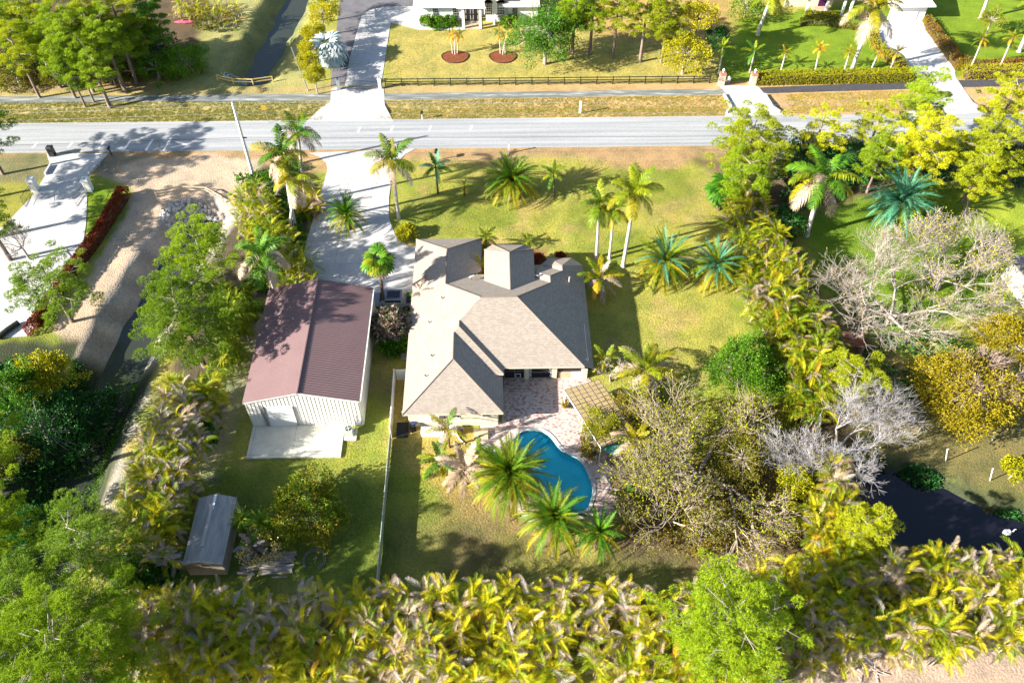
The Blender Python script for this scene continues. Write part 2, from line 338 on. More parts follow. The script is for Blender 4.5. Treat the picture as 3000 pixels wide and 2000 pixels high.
def ob(name, mesh, parent=None, loc=None, rot=None, scale=None):
    if isinstance(mesh, MB): mesh = mesh.mesh(name)
    o = bpy.data.objects.new(name, mesh); COL.objects.link(o)
    if parent is not None: o.parent = parent
    if loc is not None: o.location = loc
    if rot is not None: o.rotation_euler = rot
    if scale is not None: o.scale = scale if hasattr(scale, '__len__') else (scale,)*3
    return o
def tag(o, label, cat, group=None):
    o['label'] = label; o['category'] = cat
    if group: o['group'] = group
    return o
def thing(name, label, cat, loc=(0, 0, 0), rz=0.0, group=None):
    o = bpy.data.objects.new(name, None); COL.objects.link(o); o.empty_display_size = 0.3
    o.location = loc; o.rotation_euler = (0, 0, rz)
    return tag(o, label, cat, group)
def struct(name, mesh, loc=None):
    o = ob(name, mesh, None, loc); o['kind'] = 'structure'; return o
def copy_tree(o, parent=None, loc=None, rz=None, scale=None, label=None):
    c = o.copy(); COL.objects.link(c)
    if parent is not None: c.parent = parent
    if loc is not None: c.location = loc
    if rz is not None: c.rotation_euler[2] = rz
    if scale is not None: c.scale = (scale,)*3
    if label: c['label'] = label
    for ch in list(o.children): copy_tree(ch, c)
    return c

# ------------------------------------------------------------------ terrain
def seg_dist(P, pts):
    """distance of points P (N,2) to polyline"""
    best = np.full(len(P), 1e9)
    for a, b in zip(pts[:-1], pts[1:]):
        a = np.array(a); b = np.array(b); d = b-a
        t = np.clip(((P-a) @ d)/(d @ d), 0, 1)
        q = a + t[:, None]*d
        best = np.minimum(best, np.hypot(*(P-q).T))
    return best
def in_poly(P, poly):
    x, y = P[:, 0], P[:, 1]; ins = np.zeros(len(P), bool); n = len(poly)
    for i in range(n):
        x1, y1 = poly[i]; x2, y2 = poly[(i+1) % n]
        if y1 == y2: continue
        c = ((y1 > y) != (y2 > y)) & (x < (x2-x1)*(y-y1)/(y2-y1)+x1)
        ins ^= c
    return ins
def poly_sd(P, poly):
    d = seg_dist(P, list(poly)+[poly[0]])
    return np.where(in_poly(P, poly), -d, d)
def sstep(a, b, x):
    t = np.clip((x-a)/(b-a), 0, 1); return t*t*(3-2*t)
def vnoise(P, s, seed=0):
    r = np.random.default_rng(seed+100); T = r.random((256, 256))
    q = P/s; i = np.floor(q).astype(int); f = q-i; f = f*f*(3-2*f)
    g = lambda a, b: T[(i[:, 0]+a) % 256, (i[:, 1]+b) % 256]
    return (g(0, 0)*(1-f[:, 0])+g(1, 0)*f[:, 0])*(1-f[:, 1])+(g(0, 1)*(1-f[:, 0])+g(1, 1)*f[:, 0])*f[:, 1]

DITCHES = [  # centreline, half width of the bed, half width at the top, depth
    (ats([(585, 640), (500, 760), (400, 930), (330, 1080), (240, 1260), (150, 1480), (60, 1750), (-60, 2100), (-200, 2500)]), 1.7, 5.0, 2.3),
    (ats([(2650, 1470), (2800, 1530), (3000, 1600), (3300, 1700), (3700, 1820)]), 2.6, 5.6, 2.2),
    (ats([(738, 205), (775, 140), (830, 40), (880, -60), (960, -300)]), 1.3, 5.5, 2.2),
]
def terrain(P):
    P = np.asarray(P, float)
    z = np.zeros(len(P))
    for cl, hb, ht, dp in DITCHES:
        d = seg_dist(P, cl) + (vnoise(P, 2.5, 3)-0.5)*0.9
        z = np.minimum(z, -dp*(1-sstep(hb, ht, d)))
    # shallow swales along the road
    for yc in (109.3,):
        z = z - 0.25*np.exp(-((P[:, 1]-yc)/1.3)**2)*(np.abs(z) < 0.01)
    return z
def gz(x, y): return float(terrain(np.array([[x, y]]))[0])
def gat(px, py):
    p = at(px, py); p.z = gz(p.x, p.y); return p

def ground():
    def axis(lo, hi, step, far):
        a = list(np.arange(lo, hi+1e-6, step)); s = step
        while a[-1] < far: s *= 1.5; a.append(a[-1]+s)
        s = step
        while a[0] > -far: s *= 1.5; a.insert(0, a[0]-s)
        return np.array(a)
    X = axis(-98, 102, 0.45, 1500); Y = axis(18, 150, 0.45, 1500)
    gx, gy = np.meshgrid(X, Y); P = np.stack([gx.ravel(), gy.ravel()], 1)
    Z = terrain(P)
    near = (P[:, 0] > -98) & (P[:, 0] < 102) & (P[:, 1] > 18) & (P[:, 1] < 150)
    Z = Z + np.where(near, (vnoise(P, 1.1, 5)-0.5)*0.05, 0)
    lawn = np.array([0.30, 0.295, 0.06]); dry = np.array([0.42, 0.31, 0.14]); green = np.array([0.14, 0.24, 0.022])
    sand = np.array([0.46, 0.355, 0.26]); mud = np.array([0.07, 0.065, 0.055]); litter = np.array([0.13, 0.095, 0.06])
    pale = np.array([0.52, 0.50, 0.40]); dark = np.array([0.045, 0.055, 0.03]); bank = np.array([0.24, 0.25, 0.12])
    C = np.tile(lawn, (len(P), 1))
    n1 = vnoise(P, 6, 1); n2 = vnoise(P, 1.7, 2); n3 = vnoise(P, 0.9, 9)
    def zone(px, col, soft=0.8, amt=1.0, jit=1.2, world=False):
        nonlocal C
        poly = px if world else ats(px)
        d = poly_sd(P, poly) + (n2-0.5)*jit + (n3-0.5)*jit*0.5
        k = (1-sstep(-soft, soft, d))*amt
        C = C*(1-k[:, None]) + np.array(col)*k[:, None]
    # verges north and south of the road
    k = sstep(105, 106.5, P[:, 1])*(1-sstep(115, 117, P[:, 1]))
    vc = dry*0.92*(1-sstep(-40, 30, P[:, 0]))[:, None]*np.array([0.86, 0.98, 0.9]) + dry*sstep(-40, 30, P[:, 0])[:, None]*np.array([1.05, 0.92, 1.0])
    C = C*(1-k[:, None]) + vc*k[:, None]
    k = sstep(93.5, 96.5, P[:, 1]+(n1-0.5)*4)*(1-sstep(99, 99.5, P[:, 1]))
    C = C*(1-k[:, None]) + np.array([0.34, 0.23, 0.12])*k[:, None]
    k = sstep(0.55, 0.9, vnoise(P, 3.3, 31)+(n3-.5)*.5)*0.6*(P[:, 1] < 97)
    C = C*(1-k[:, None]) + np.array([0.36, 0.27, 0.11])*k[:, None]
    # lawn patches, greener at random, browner by the verge
    k = sstep(0.42, 0.75, n1+(n2-.5)*.4)*0.75*(P[:, 1] < 94)
    C = C*(1-k[:, None]) + np.array([0.16, 0.21, 0.028])*k[:, None]
    k = sstep(0.5, 0.9, vnoise(P, 4.1, 33)+(n3-.5)*.5)*0.5*(P[:, 1] > 114)
    C = C*(1-k[:, None]) + np.array([0.36, 0.27, 0.11])*k[:, None]
    zone([(2120, 60), (2280, 40), (3200, -80), (3200, 215), (2190, 232), (2100, 238)], (0.16, 0.24, 0.02), 1.0)
    zone([(1160, 60), (2100, 60), (2100, 240), (1130, 250)], (0.38, 0.32, 0.10), 1.0, 0.8)
    zone([(1700, 0), (2150, -20), (2150, 120), (2000, 150), (1850, 120), (1700, 90)], (0.40, 0.24, 0.10), 1.5, 0.7)
    zone([(2350, 620), (2560, 500), (3100, 470), (3200, 760), (2960, 900), (2560, 1010), (2400, 850)], (0.12, 0.20, 0.018), 1.0)
    zone([(2700, 520), (3100, 480), (3200, 740), (2960, 720)], (0.26, 0.32, 0.035), 2, 0.8)
    zone([(2040, 470), (2330, 430), (2700, 420), (3100, 430), (3100, 560), (2700, 520), (2400, 620), (2200, 600)], litter, 1.5)
    zone([(2250, 850), (2420, 860), (2700, 1100), (3100, 1200), (3100, 1480), (2640, 1380), (2540, 1300)], (0.15, 0.12, 0.06), 1.5, 0.8)
    # bottom right clearing
    zone([(2350, 1960), (2600, 1860), (3100, 1740), (3300, 1800), (3300, 2300), (2300, 2300)], (0.42, 0.31, 0.24), 1.0)
    zone([(1900, 1420), (2450, 1250), (2560, 1650), (2000, 1700), (1760, 1640)], (0.12, 0.09, 0.05), 1.5)
    zone([(1300, 1420), (1480, 1460), (1750, 1640), (1500, 1700), (1300, 1560)], (0.22, 0.15, 0.08), 2.0, 0.8)
    zone([(1130, 1060), (1440, 1300), (1480, 1440), (1300, 1440), (1150, 1330), (1140, 1280)], (0.42, 0.31, 0.09), 1.0, 0.7)
    zone([(560, 1380), (900, 1350), (1130, 1420), (1110, 1740), (400, 1740)], (0.10, 0.155, 0.025), 2.5, 0.9)  # deep shade over the back yard put into its grass colour
    zone([(1150, 1500), (1300, 1500), (1700, 1640), (2000, 1650), (2000, 1720), (1110, 1730)], (0.14, 0.15, 0.04), 2.0, 0.8)
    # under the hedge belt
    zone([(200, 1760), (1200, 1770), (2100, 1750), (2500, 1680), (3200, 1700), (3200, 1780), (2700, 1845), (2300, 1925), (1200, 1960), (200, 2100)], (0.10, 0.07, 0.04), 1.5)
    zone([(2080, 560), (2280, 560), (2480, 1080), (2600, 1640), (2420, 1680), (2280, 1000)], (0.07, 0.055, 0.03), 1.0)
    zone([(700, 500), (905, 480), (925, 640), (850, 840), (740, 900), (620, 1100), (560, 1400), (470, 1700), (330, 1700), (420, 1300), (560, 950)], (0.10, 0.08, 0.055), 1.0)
    zone([(740, 860), (790, 870), (720, 1180), (620, 1400), (560, 1400), (640, 1150)], (0.30, 0.28, 0.26), 1.0, 0.5)
    # east side of the house bed and the planting bed in front of it
    zone([(1400, 700), (1600, 740), (1580, 800), (1400, 830)], (0.22, 0.12, 0.06), 0.6)
    zone([(1290, 1560), (1440, 1540), (1480, 1680), (1300, 1690)], litter, 1.5, 0.6)
    # woods at top left
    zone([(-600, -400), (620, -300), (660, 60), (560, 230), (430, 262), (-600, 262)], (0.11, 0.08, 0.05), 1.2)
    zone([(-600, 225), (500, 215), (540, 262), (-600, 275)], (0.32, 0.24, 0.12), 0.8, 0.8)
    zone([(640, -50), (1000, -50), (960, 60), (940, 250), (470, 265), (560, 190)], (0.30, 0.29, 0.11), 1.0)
    # sandy lot at left
    zone([(275, 500), (360, 470), (640, 452), (760, 470), (730, 560), (720, 640), (560, 720), (470, 820), (300, 1010), (215, 1010), (150, 960), (230, 850), (300, 740), (400, 560)], sand, 0.5)
    zone([(265, 505), (330, 452), (430, 452), (360, 480), (350, 520)], (0.22, 0.19, 0.14), 0.8)
    zone([(253, 560), (330, 545), (345, 580), (260, 690), (240, 760)], (0.17, 0.26, 0.02), 0.5)
    zone([(-300, 470), (150, 455), (120, 580), (10, 660), (-300, 700)], (0.24, 0.24, 0.05), 0.7)
    zone([(-300, 455), (140, 455), (150, 500), (120, 530), (-300, 560)], (0.16, 0.15, 0.09), 0.7, 0.8)
    # track on the east bank of the ditch
    zone([(470, 860), (520, 900), (440, 1100), (400, 1250), (330, 1500), (270, 1480), (330, 1280), (400, 1060)], (0.42, 0.38, 0.33), 0.6, 0.9)
    zone([(-300, 1000), (250, 1000), (300, 1090), (260, 1200), (150, 1450), (60, 1700), (-300, 2000)], dark, 1.0)
    # banks and beds of the ditches
    d0 = seg_dist(P, DITCHES[0][0]); ym = P[:, 1]
    kk = (1-sstep(4.9, 5.3, d0))*sstep(58, 63, ym)
    bankc = np.array([0.36, 0.31, 0.27])*(0.85+0.3*(np.sin(ym*1.35)*0.5+0.5))[:, None]
    C = C*(1-kk[:, None]) + bankc*kk[:, None]
    kk = (1-sstep(4.6, 5.2, d0))*(1-sstep(58, 63, ym)); C = C*(1-kk[:, None]) + dark*kk[:, None]
    kk = (1-sstep(1.6, 2.4, d0)); C = C*(1-kk[:, None]) + np.array([0.09, 0.085, 0.065])*kk[:, None]
    d1 = seg_dist(P, DITCHES[1][0]); kk = (1-sstep(4.4, 6.5, d1)); C = C*(1-kk[:, None]) + np.array([0.05, 0.06, 0.03])*kk[:, None]
    d2 = seg_dist(P, DITCHES[2][0]); kk = (1-sstep(3.0, 5.6, d2)); C = C*(1-kk[:, None]) + np.array([0.17, 0.18, 0.075])*kk[:, None]
    kk = (1-sstep(1.2, 1.9, d2)); C = C*(1-kk[:, None]) + np.array([0.15, 0.15, 0.11])*kk[:, None]
    C *= (0.9+0.2*n2)[:, None]
    # a bed under the pool and patio keeps clear of the water
    pool = ats(POOL)
    dp = poly_sd(P, pool); Z = np.where(dp < 0.3, -2.4, Z)
    nx, ny = len(X), len(Y)
    idx = np.arange(nx*ny).reshape(ny, nx)
    Q = np.stack([idx[:-1, :-1].ravel(), idx[:-1, 1:].ravel(), idx[1:, 1:].ravel(), idx[1:, :-1].ravel()], 1)
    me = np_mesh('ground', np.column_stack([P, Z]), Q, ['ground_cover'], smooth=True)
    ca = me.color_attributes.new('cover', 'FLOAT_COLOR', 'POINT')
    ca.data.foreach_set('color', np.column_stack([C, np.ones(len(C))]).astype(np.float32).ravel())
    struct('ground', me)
POOL = [(1360+x/5.345, 1240+y/5.345) for x, y in [(757, 330), (772, 262), (830, 190), (905, 138), (1000, 112), (1110, 108), (1220, 132), (1310, 180), (1380, 250), (1440, 335), (1500, 405), (1560, 455), (1650, 490), (1750, 540), (1830, 610), (1885, 690), (1925, 780), (1965, 870), (1998, 960), (2008, 1050), (1992, 1150), (1968, 1230), (1945, 1310), (1880, 1372), (1780, 1400), (1640, 1420), (1480, 1400), (1330, 1330), (1200, 1210), (1080, 1040), (980, 850), (880, 650), (790, 470)]]
ground()

def sheet(name, pts, m, z, world=False, kind='structure', thick=0.12):
    poly = pts if world else ats(pts)
    mb = MB(); mb.prism(poly, z-thick, z, m)
    me = mb.mesh(name)
    return struct(name, me)
def uvbox(me, s=1.0):
    """planar uv in metres: along the contour and down the slope of each face"""
    uv = me.uv_layers.new(name='UVMap')
    for p in me.polygons:
        n = p.normal
        h = Vector((-n.y, n.x, 0)) if (n.x*n.x+n.y*n.y) > 1e-6 else Vector((1, 0, 0))
        h.normalize(); d = n.cross(h)
        for li in p.loop_indices:
            co = me.vertices[me.loops[li].vertex_index].co
            uv.data[li].uv = (co.dot(h)*s, co.dot(d)*s)

# road, path, drives
def road_mat():
    m, n, l, b = _mat('road_surface')
    b.inputs['Roughness'].default_value = 0.9
    tc = n.new('ShaderNodeTexCoord'); mp = n.new('ShaderNodeMapping'); mp.inputs['Scale'].default_value = (0.03, 1.1, 1)
    l.new(tc.outputs['Object'], mp.inputs[0])
    nz = n.new('ShaderNodeTexNoise'); nz.inputs['Scale'].default_value = 1.2; nz.inputs['Detail'].default_value = 6
    l.new(mp.outputs[0], nz.inputs['Vector'])
    n2 = n.new('ShaderNodeTexNoise'); n2.inputs['Scale'].default_value = 6; n2.inputs['Detail'].default_value = 6; l.new(tc.outputs['Object'], n2.inputs['Vector'])
    r = ramp(n, [(0.36, (0.23, 0.245, 0.26)), (0.62, (0.39, 0.40, 0.41))])
    a = n.new('ShaderNodeMix'); a.data_type = 'FLOAT'; a.inputs[0].default_value = 0.35; l.new(nz.outputs[0], a.inputs[2]); l.new(n2.outputs[0], a.inputs[3])
    l.new(a.outputs[0], r.inputs[0]); l.new(r.outputs[0], b.inputs['Base Color'])
    return m
road_mat()
def path_mat():
    m, n, l, b = _mat('path_surface')
    b.inputs['Roughness'].default_value = 0.9
    tc = n.new('ShaderNodeTexCoord'); mp = n.new('ShaderNodeMapping'); mp.inputs['Scale'].default_value = (0.13, 1.2, 1)
    l.new(tc.outputs['Object'], mp.inputs[0])
    nz = n.new('ShaderNodeTexNoise'); nz.inputs['Scale'].default_value = 1.5; nz.inputs['Detail'].default_value = 7; nz.inputs['Roughness'].default_value = 0.7
    l.new(mp.outputs[0], nz.inputs['Vector'])
    r = ramp(n, [(0.35, (0.10, 0.115, 0.115)), (0.52, (0.17, 0.185, 0.175)), (0.68, (0.46, 0.47, 0.43))])
    l.new(nz.outputs[0], r.inputs[0]); l.new(r.outputs[0], b.inputs['Base Color'])
path_mat()
sheet('road', [(-600, 99.1), (50, 99.15), (120, 99.9), (400, 104), (400, 112), (120, 107.3), (50, 106.4), (-600, 105.95)], 'road_surface', 0.05, True)
sheet('path', [(-600, 112.25), (-24, 111.5), (-24, 113.3), (-600, 114.0)], 'path_surface', 0.045, True)
sheet('path', [(-18, 111.5), (36, 112.1), (36, 113.6), (-18, 113.25)], 'path_surface', 0.045, True)
sheet('path', [(41.5, 112.3), (61.5, 113.0), (67, 113.3), (67, 115.3), (61.5, 114.9), (41.5, 113.9)], 'asphalt_dark', 0.046, True)
sheet('path', [(72, 113.5), (400, 118), (400, 120), (72, 115.4)], 'asphalt_dark', 0.046, True)
sheet('driveway', [(985, 256), (1124, 256), (1128, 310), (1153, 357), (898, 357), (935, 322), (968, 300), (970, 262)], 'concrete', 0.054)
sheet('driveway', [(1010, 253), (1116, 253), (1145, 66), (1235, 66), (1260, 18), (1120, 22), (1085, 30), (1060, 48), (1047, 90), (1025, 170)], 'concrete', 0.058)
sheet('driveway', [(968, 252), (1009, 252), (1024, 170), (1046, 90), (1059, 47), (1084, 29), (1120, 21), (1240, 17), (1250, -60), (1000, -60), (985, 100)], 'asphalt_grey', 0.05)
sheet('footpath', [(1146, 67), (1230, 88), (1388, 88), (1389, 74), (1250, 70), (1180, 62)], 'concrete_bright', 0.062)
sheet('driveway', [(908, 449), (1216, 437), (1188, 452), (1162, 478), (1148, 520), (1140, 580), (1140, 640), (1158, 690), (1198, 724), (1225, 722), (1222, 905), (1060, 915), (1060, 880), (870, 880), (880, 780), (900, 700), (925, 620), (950, 530), (960, 497), (955, 476), (935, 458)], 'concrete', 0.056)
sheet('driveway', [(136, 450), (318, 450), (262, 510), (246, 535), (256, 570), (252, 660), (243, 720), (235, 760), (150, 900), (80, 985), (-300, 1010), (-300, 780), (10, 665), (60, 612), (98, 572), (118, 540), (133, 515), (148, 487)], 'concrete_bright', 0.056)
sheet('driveway', [(2108, 252), (2218, 252), (2262, 300), (2295, 337), (2122, 342), (2142, 318), (2128, 275)], 'concrete_bright', 0.06)
sheet('driveway', [(2664, 212), (2796, 205), (2800, 228), (2850, 300), (2900, 330), (2640, 345), (2700, 300), (2720, 240)], 'concrete_bright', 0.06)
o = sheet('driveway', [(2545, 80), (2606, 62), (2690, 58), (2700, 62), (2800, 210), (2664, 214), (2600, 150)], 'pavers_white', 0.057); uvbox(o.data)
# lane marks
lm = MB()
for px, py, h in [(103, 426, 12), (207, 425, 12), (297, 425, 14), (374, 425, 22), (438, 425, 24), (490, 424, 28)]:
    a = at(px, py); lm2 = MB(); lm2.prism([(a.x-0.32, a.y-h*0.055), (a.x+0.0, a.y-h*0.055), (a.x+0.32, a.y+h*0.055), (a.x+0.0, a.y+h*0.055)], 0.05, 0.056, 'paint_white')
    struct('lane_mark', lm2.mesh('lane_mark'))
a = at(520, 424); lm2 = MB(); lm2.prism([(a.x-0.8, a.y-0.8), (a.x+1.5, a.y-0.05), (a.x-0.4, a.y+0.8), (a.x-0.5, a.y+0.6), (a.x+0.8, a.y-0.05), (a.x-0.8, a.y-0.55)], 0.05, 0.056, 'paint_white'); struct('lane_arrow', lm2.mesh('lane_arrow'))
for px, py in [(828, 382), (1052, 380), (1148, 378), (1260, 377), (1380, 376)]:
    a = at(px, py); lm2 = MB(); lm2.prism([(a.x-0.22, a.y-0.7), (a.x+0.05, a.y-0.7), (a.x+0.25, a.y+0.7), (a.x-0.02, a.y+0.7)], 0.05, 0.056, 'paint_white'); struct('lane_mark', lm2.mesh('lane_mark'))
# water
for k, (cl, hb, ht, dp) in enumerate(DITCHES):
    mb = MB(); zz = [-2.05, -1.15, -2.0][k]; wd = [2.6, 5.2, 2.6][k]
    pts = [Vector((a, b, 0)) for a, b in cl]; pts.insert(0, pts[0]-(pts[1]-pts[0]).normalized()*[2.0, 4.6, 2.0][k]); L = []; Rr = []
    for i, p in enumerate(pts):
        d = (pts[min(i+1, len(pts)-1)]-pts[max(i-1, 0)]).normalized(); s_ = Vector((-d.y, d.x, 0))
        L.append((p.x+s_.x*wd, p.y+s_.y*wd, zz)); Rr.append((p.x-s_.x*wd, p.y-s_.y*wd, zz))
    n = len(pts)
    mb.add(L+Rr, [(i, i+n, i+1+n, i+1) for i in range(n-1)], ['murky_water', 'canal_water', 'murky_water'][k])
    struct('canal_water', mb.mesh('canal_water'))

# ================================================================== the house
from mathutils.geometry import tessellate_polygon
def flat_with_holes(loops, z, m):
    vs = [[Vector((x, y, 0)) for x, y in lp] for lp in loops]
    flat = [p for lp in vs for p in lp]
    tris = tessellate_polygon(vs)
    mb = MB()
    out = []
    for t in tris:
        a, b, c = (flat[i] for i in t)
        out.append(t if (b-a).cross(c-a).z > 0 else (t[0], t[2], t[1]))
    mb.add([(p.x, p.y, z) for p in flat], out, m)
    return mb
def roof_face(vs, m, thick=0.0):
    """a roof plane, wound upward"""
    vs = [Vector(v) for v in vs]
    n = Vector((0, 0, 0))
    for i in range(len(vs)):
        n += vs[i].cross(vs[(i+1) % len(vs)])
    if n.z < 0: vs.reverse()
    mb = MB(); mb.add(vs, [tuple(range(len(vs)))], m); return mb
def add_plane(parent, vs, m, label=None):
    mb = roof_face(vs, m); me = mb.mesh('roof_plane'); uvbox(me)
    o = ob('roof_plane', me, parent)
    if label: o['label'] = label
    return o
def ridge_cap(parent, a, b, m, r=0.09):
    mb = MB(); a = Vector(a); b = Vector(b)
    mb.tube([a+Vector((0, 0, .01)), b+Vector((0, 0, .01))], r, m, 6, False)
    return ob('ridge_cap', mb, parent)
def wall(parent, pts, z0, z1, m, t=0.2, name='wall', closed=False):
    n = len(pts)
    for i in range(n if closed else n-1):
        a = Vector((*pts[i], 0)); b = Vector((*pts[(i+1) % n], 0)); d = b-a; L = d.length; c = (a+b)/2
        mb = MB(); mb.box((c.x, c.y, (z0+z1)/2), (L - 0.004, t, z1-z0), m, math.atan2(d.y, d.x)); ob(name, mb, parent)

house = thing('house', 'large cream house with brown shingle hip roofs between the maroon roofed building and the pool', 'house', (0, 0, 0))
E0 = 2.85; XW, XE = -10.06, 10.25; XA = 0.4
YS = 50.2; YBS = 54.95; YM = 55.8; XB = 0.5
sh = 'shingles'
zr = lambda d: E0+0.5*d
# ridge and valley points
RW = (-1.9, 62.9, 6.93); RE = (2.07, 62.9, 6.93)
pA = (-4.83, 55.43, 5.465); pA2 = (-4.83, 59.13, 5.465)
s1 = (-4.26, 59.7, 5.75); s0 = (-4.26, 60.56, 5.75)
gR = (-6.0, 67.0, 4.88); gN = (-6.0, 72.8, 4.88); XG = -1.94; YG = 76.85
# west plane
west = [(XW, YS, E0), (pA[0], pA[1], pA[2]), pA2, s1, s0, RW, gR, gN, (XW, YG, E0)]
add_plane(house, west, sh)
add_plane(house, [(XW, YS, E0), (XA, YS, E0), pA], sh)                                   # wing, south
add_plane(house, [(XA, YS, E0), (XA, YBS-1.05, E0), (-0.64, YBS, 3.37), pA2, pA], sh)    # wing, east
add_plane(house, [(XA, YBS-1.05, E0), (XA, YBS+0.4, E0), (-0.64, YBS+0.4, 3.37), (-0.64, YBS, 3.37)], sh)
add_plane(house, [(-0.64, YBS, 3.37), (XB, YBS, 3.37), s1, pA2], sh)                     # step, south
add_plane(house, [(XB, YBS, 3.37), (XB, YM, 3.37), s0, s1], sh)                          # step, east
add_plane(house, [(XB, YM, 3.37), (9.21, YM, 3.37), RE, RW, s0], sh)                     # main, south
add_plane(house, [(9.21, YM, 3.37), (XE, YM, E0), (XE, 71.9, E0), (7.63, 70.55, 4.16), (7.63, 69.6, 4.16), (6.05, 68.02, 4.95), (6.05, 66.9, 4.95), RE], sh)  # east
add_plane(house, [(XE, 71.9, E0), (8.98, 73.17, E0), (7.63, 70.55, 4.16)], sh)
add_plane(house, [(8.98, 73.17, E0), (6.28, 73.17, E0), (7.63, 70.55, 4.16)], sh)
add_plane(house, [(6.28, 73.17, E0), (5.01, 71.9, E0), (7.63, 70.55, 4.16)], sh)
add_plane(house, [(5.01, 71.9, E0), (5.2, 72.02, E0), (7.63, 69.6, 4.16), (7.63, 70.55, 4.16)], sh)   # bay, west
add_plane(house, [(5.2, 72.02, E0), (2.05, 72.02, E0), (6.05, 68.02, 4.95), (7.63, 69.6, 4.16)], sh)  # second step, north
add_plane(house, [(2.05, 72.02, E0), (2.05, 70.9, E0), (6.05, 66.9, 4.95), (6.05, 68.02, 4.95)], sh)  # second step, west
NE_ = (2.05, 70.0, 3.38)
add_plane(house, [gR, RW, RE, (6.05, 66.9, 4.95), (2.9, 70.0, 3.38), (-2.98, 70.0, 3.38)], sh)   # main, north
add_plane(house, [gR, (-2.98, 70.0, 3.38), (XG, 71.06, E0), (XG, YG, E0), gN], sh)       # garage, east
add_plane(house, [(XW, YG, E0), (XG, YG, E0), gN], sh)                                   # garage, north
# raised entry roof
eW, eE_, eN, eZ, rZ = -1.56, 4.34, 73.95, 4.45, 5.93
ap = (1.4, 71.0, rZ); eb = (1.4, 64.9, rZ)
add_plane(house, [(eW, 73.1, eZ), ap, eb, (eW, 67.86, eZ)], sh)
add_plane(house, [(eE_, 73.0, eZ), ap, eb, (eE_, 67.86, eZ)], sh)
add_plane(house, [(-0.62, eN, eZ), (3.4, eN-0.1, eZ), ap], sh)
add_plane(house, [(eW, 73.1, eZ), (-0.62, eN, eZ), ap], sh)
add_plane(house, [(eE_, 73.0, eZ), (3.4, eN-0.1, eZ), ap], sh)
for a, b in [((XW, YS, E0), pA), ((XA, YS, E0), pA), (pA, pA2), (s1, (XB, YBS, 3.37)), (s1, s0), (RW, RE), (RE, (9.21, YM, 3.37)), (RW, gR), (gR, gN), (gN, (XW, YG, E0)), (gN, (XG, YG, E0)),
             (RE, (6.05, 66.9, 4.95)), ((6.05, 66.9, 4.95), (6.05, 68.02, 4.95)), ((6.05, 68.02, 4.95), (7.63, 69.6, 4.16)), ((7.63, 69.6, 4.16), (7.63, 70.55, 4.16)), (ap, eb), (ap, (eW, 73.1, eZ)), (ap, (-0.62, eN, eZ)), (ap, (3.4, eN-.1, eZ)), (ap, (eE_, 73.0, eZ))]:
    ridge_cap(house, a, b, 'shingles', 0.08)
# fascias under the eaves
def fascia(pts, z, h=0.2):
    for a, b in zip(pts[:-1], pts[1:]):
        a = Vector((*a, 0)); b = Vector((*b, 0)); d = b-a; c = (a+b)/2
        mb = MB(); mb.box((c.x, c.y, z-h/2-0.006), (d.length, 0.04, h), 'paint_cream', math.atan2(d.y, d.x)); ob('fascia', mb, house)
fascia([(XW+.02, YG), (XW+.02, YS+.02), (XA-.02, YS+.02), (XA-.02, YBS-1.05)], E0)
fascia([(-0.64, YBS+.02), (XB-.02, YBS+.02), (XB-.02, YM+.02), (9.21, YM+.02)], 3.37)
fascia([(XE-.02, YM), (XE-.02, 71.9)], E0)
# sloped rake from hip end to the east eave
mb = MB(); mb.add([(9.21, YM-.01, 3.37), (XE, YM-.01, E0), (XE, YM-.01, E0-.2), (9.21, YM-.01, 3.15)], [(0, 1, 2, 3), (3, 2, 1, 0)], 'paint_white'); ob('rake_board', mb, house)
fascia([(eW+.02, 67.9), (eW+.02, 73.1), (-0.6, eN-.02), (3.4, eN-.12), (eE_-.02, 73.0), (eE_-.02, 67.9)], eZ)
fascia([(XG-.02, 71.1), (XG-.02, YG-.02), (XW, YG-.02)], E0)
# walls
wc = 'paint_cream'
wall(house, [(XW+.55, YG-.6), (XW+.55, YS+.6), (XA-.6, YS+.6), (XA-.6, 57.2), ], 0, E0-.02, wc)
wall(house, [(XG-.55, 70.4), (XG-.55, YG-.6), (XW+.55, YG-.6)], 0, E0-.02, wc)
wall(house, [(XG-.55, 69.5), (eW+.5, 69.5)], 0, 3.3, wc)
wall(house, [(eW+.5, 69.5), (eW+.5, 72.9), (-0.4, eN-.5), (3.2, eN-.6), (eE_-.5, 72.8), (eE_-.5, 69.5)], 0, eZ-.02, wc)
wall(house, [(5.3, 70.6), (5.6, 71.8), (6.4, 72.7), (8.8, 72.7), (9.7, 71.7), (9.7, 57.6)], 0, E0-.02, wc)
# soffit deck so nothing shines through
mb = MB(); mb.add([(XW+.1, YS+.1, E0-.19), (XA-.1, YS+.1, E0-.19), (XA-.1, 58.5, E0-.19), (XW+.1, 58.5, E0-.19)], [(0, 3, 2, 1)], 'paint_white'); ob('soffit', mb, house)
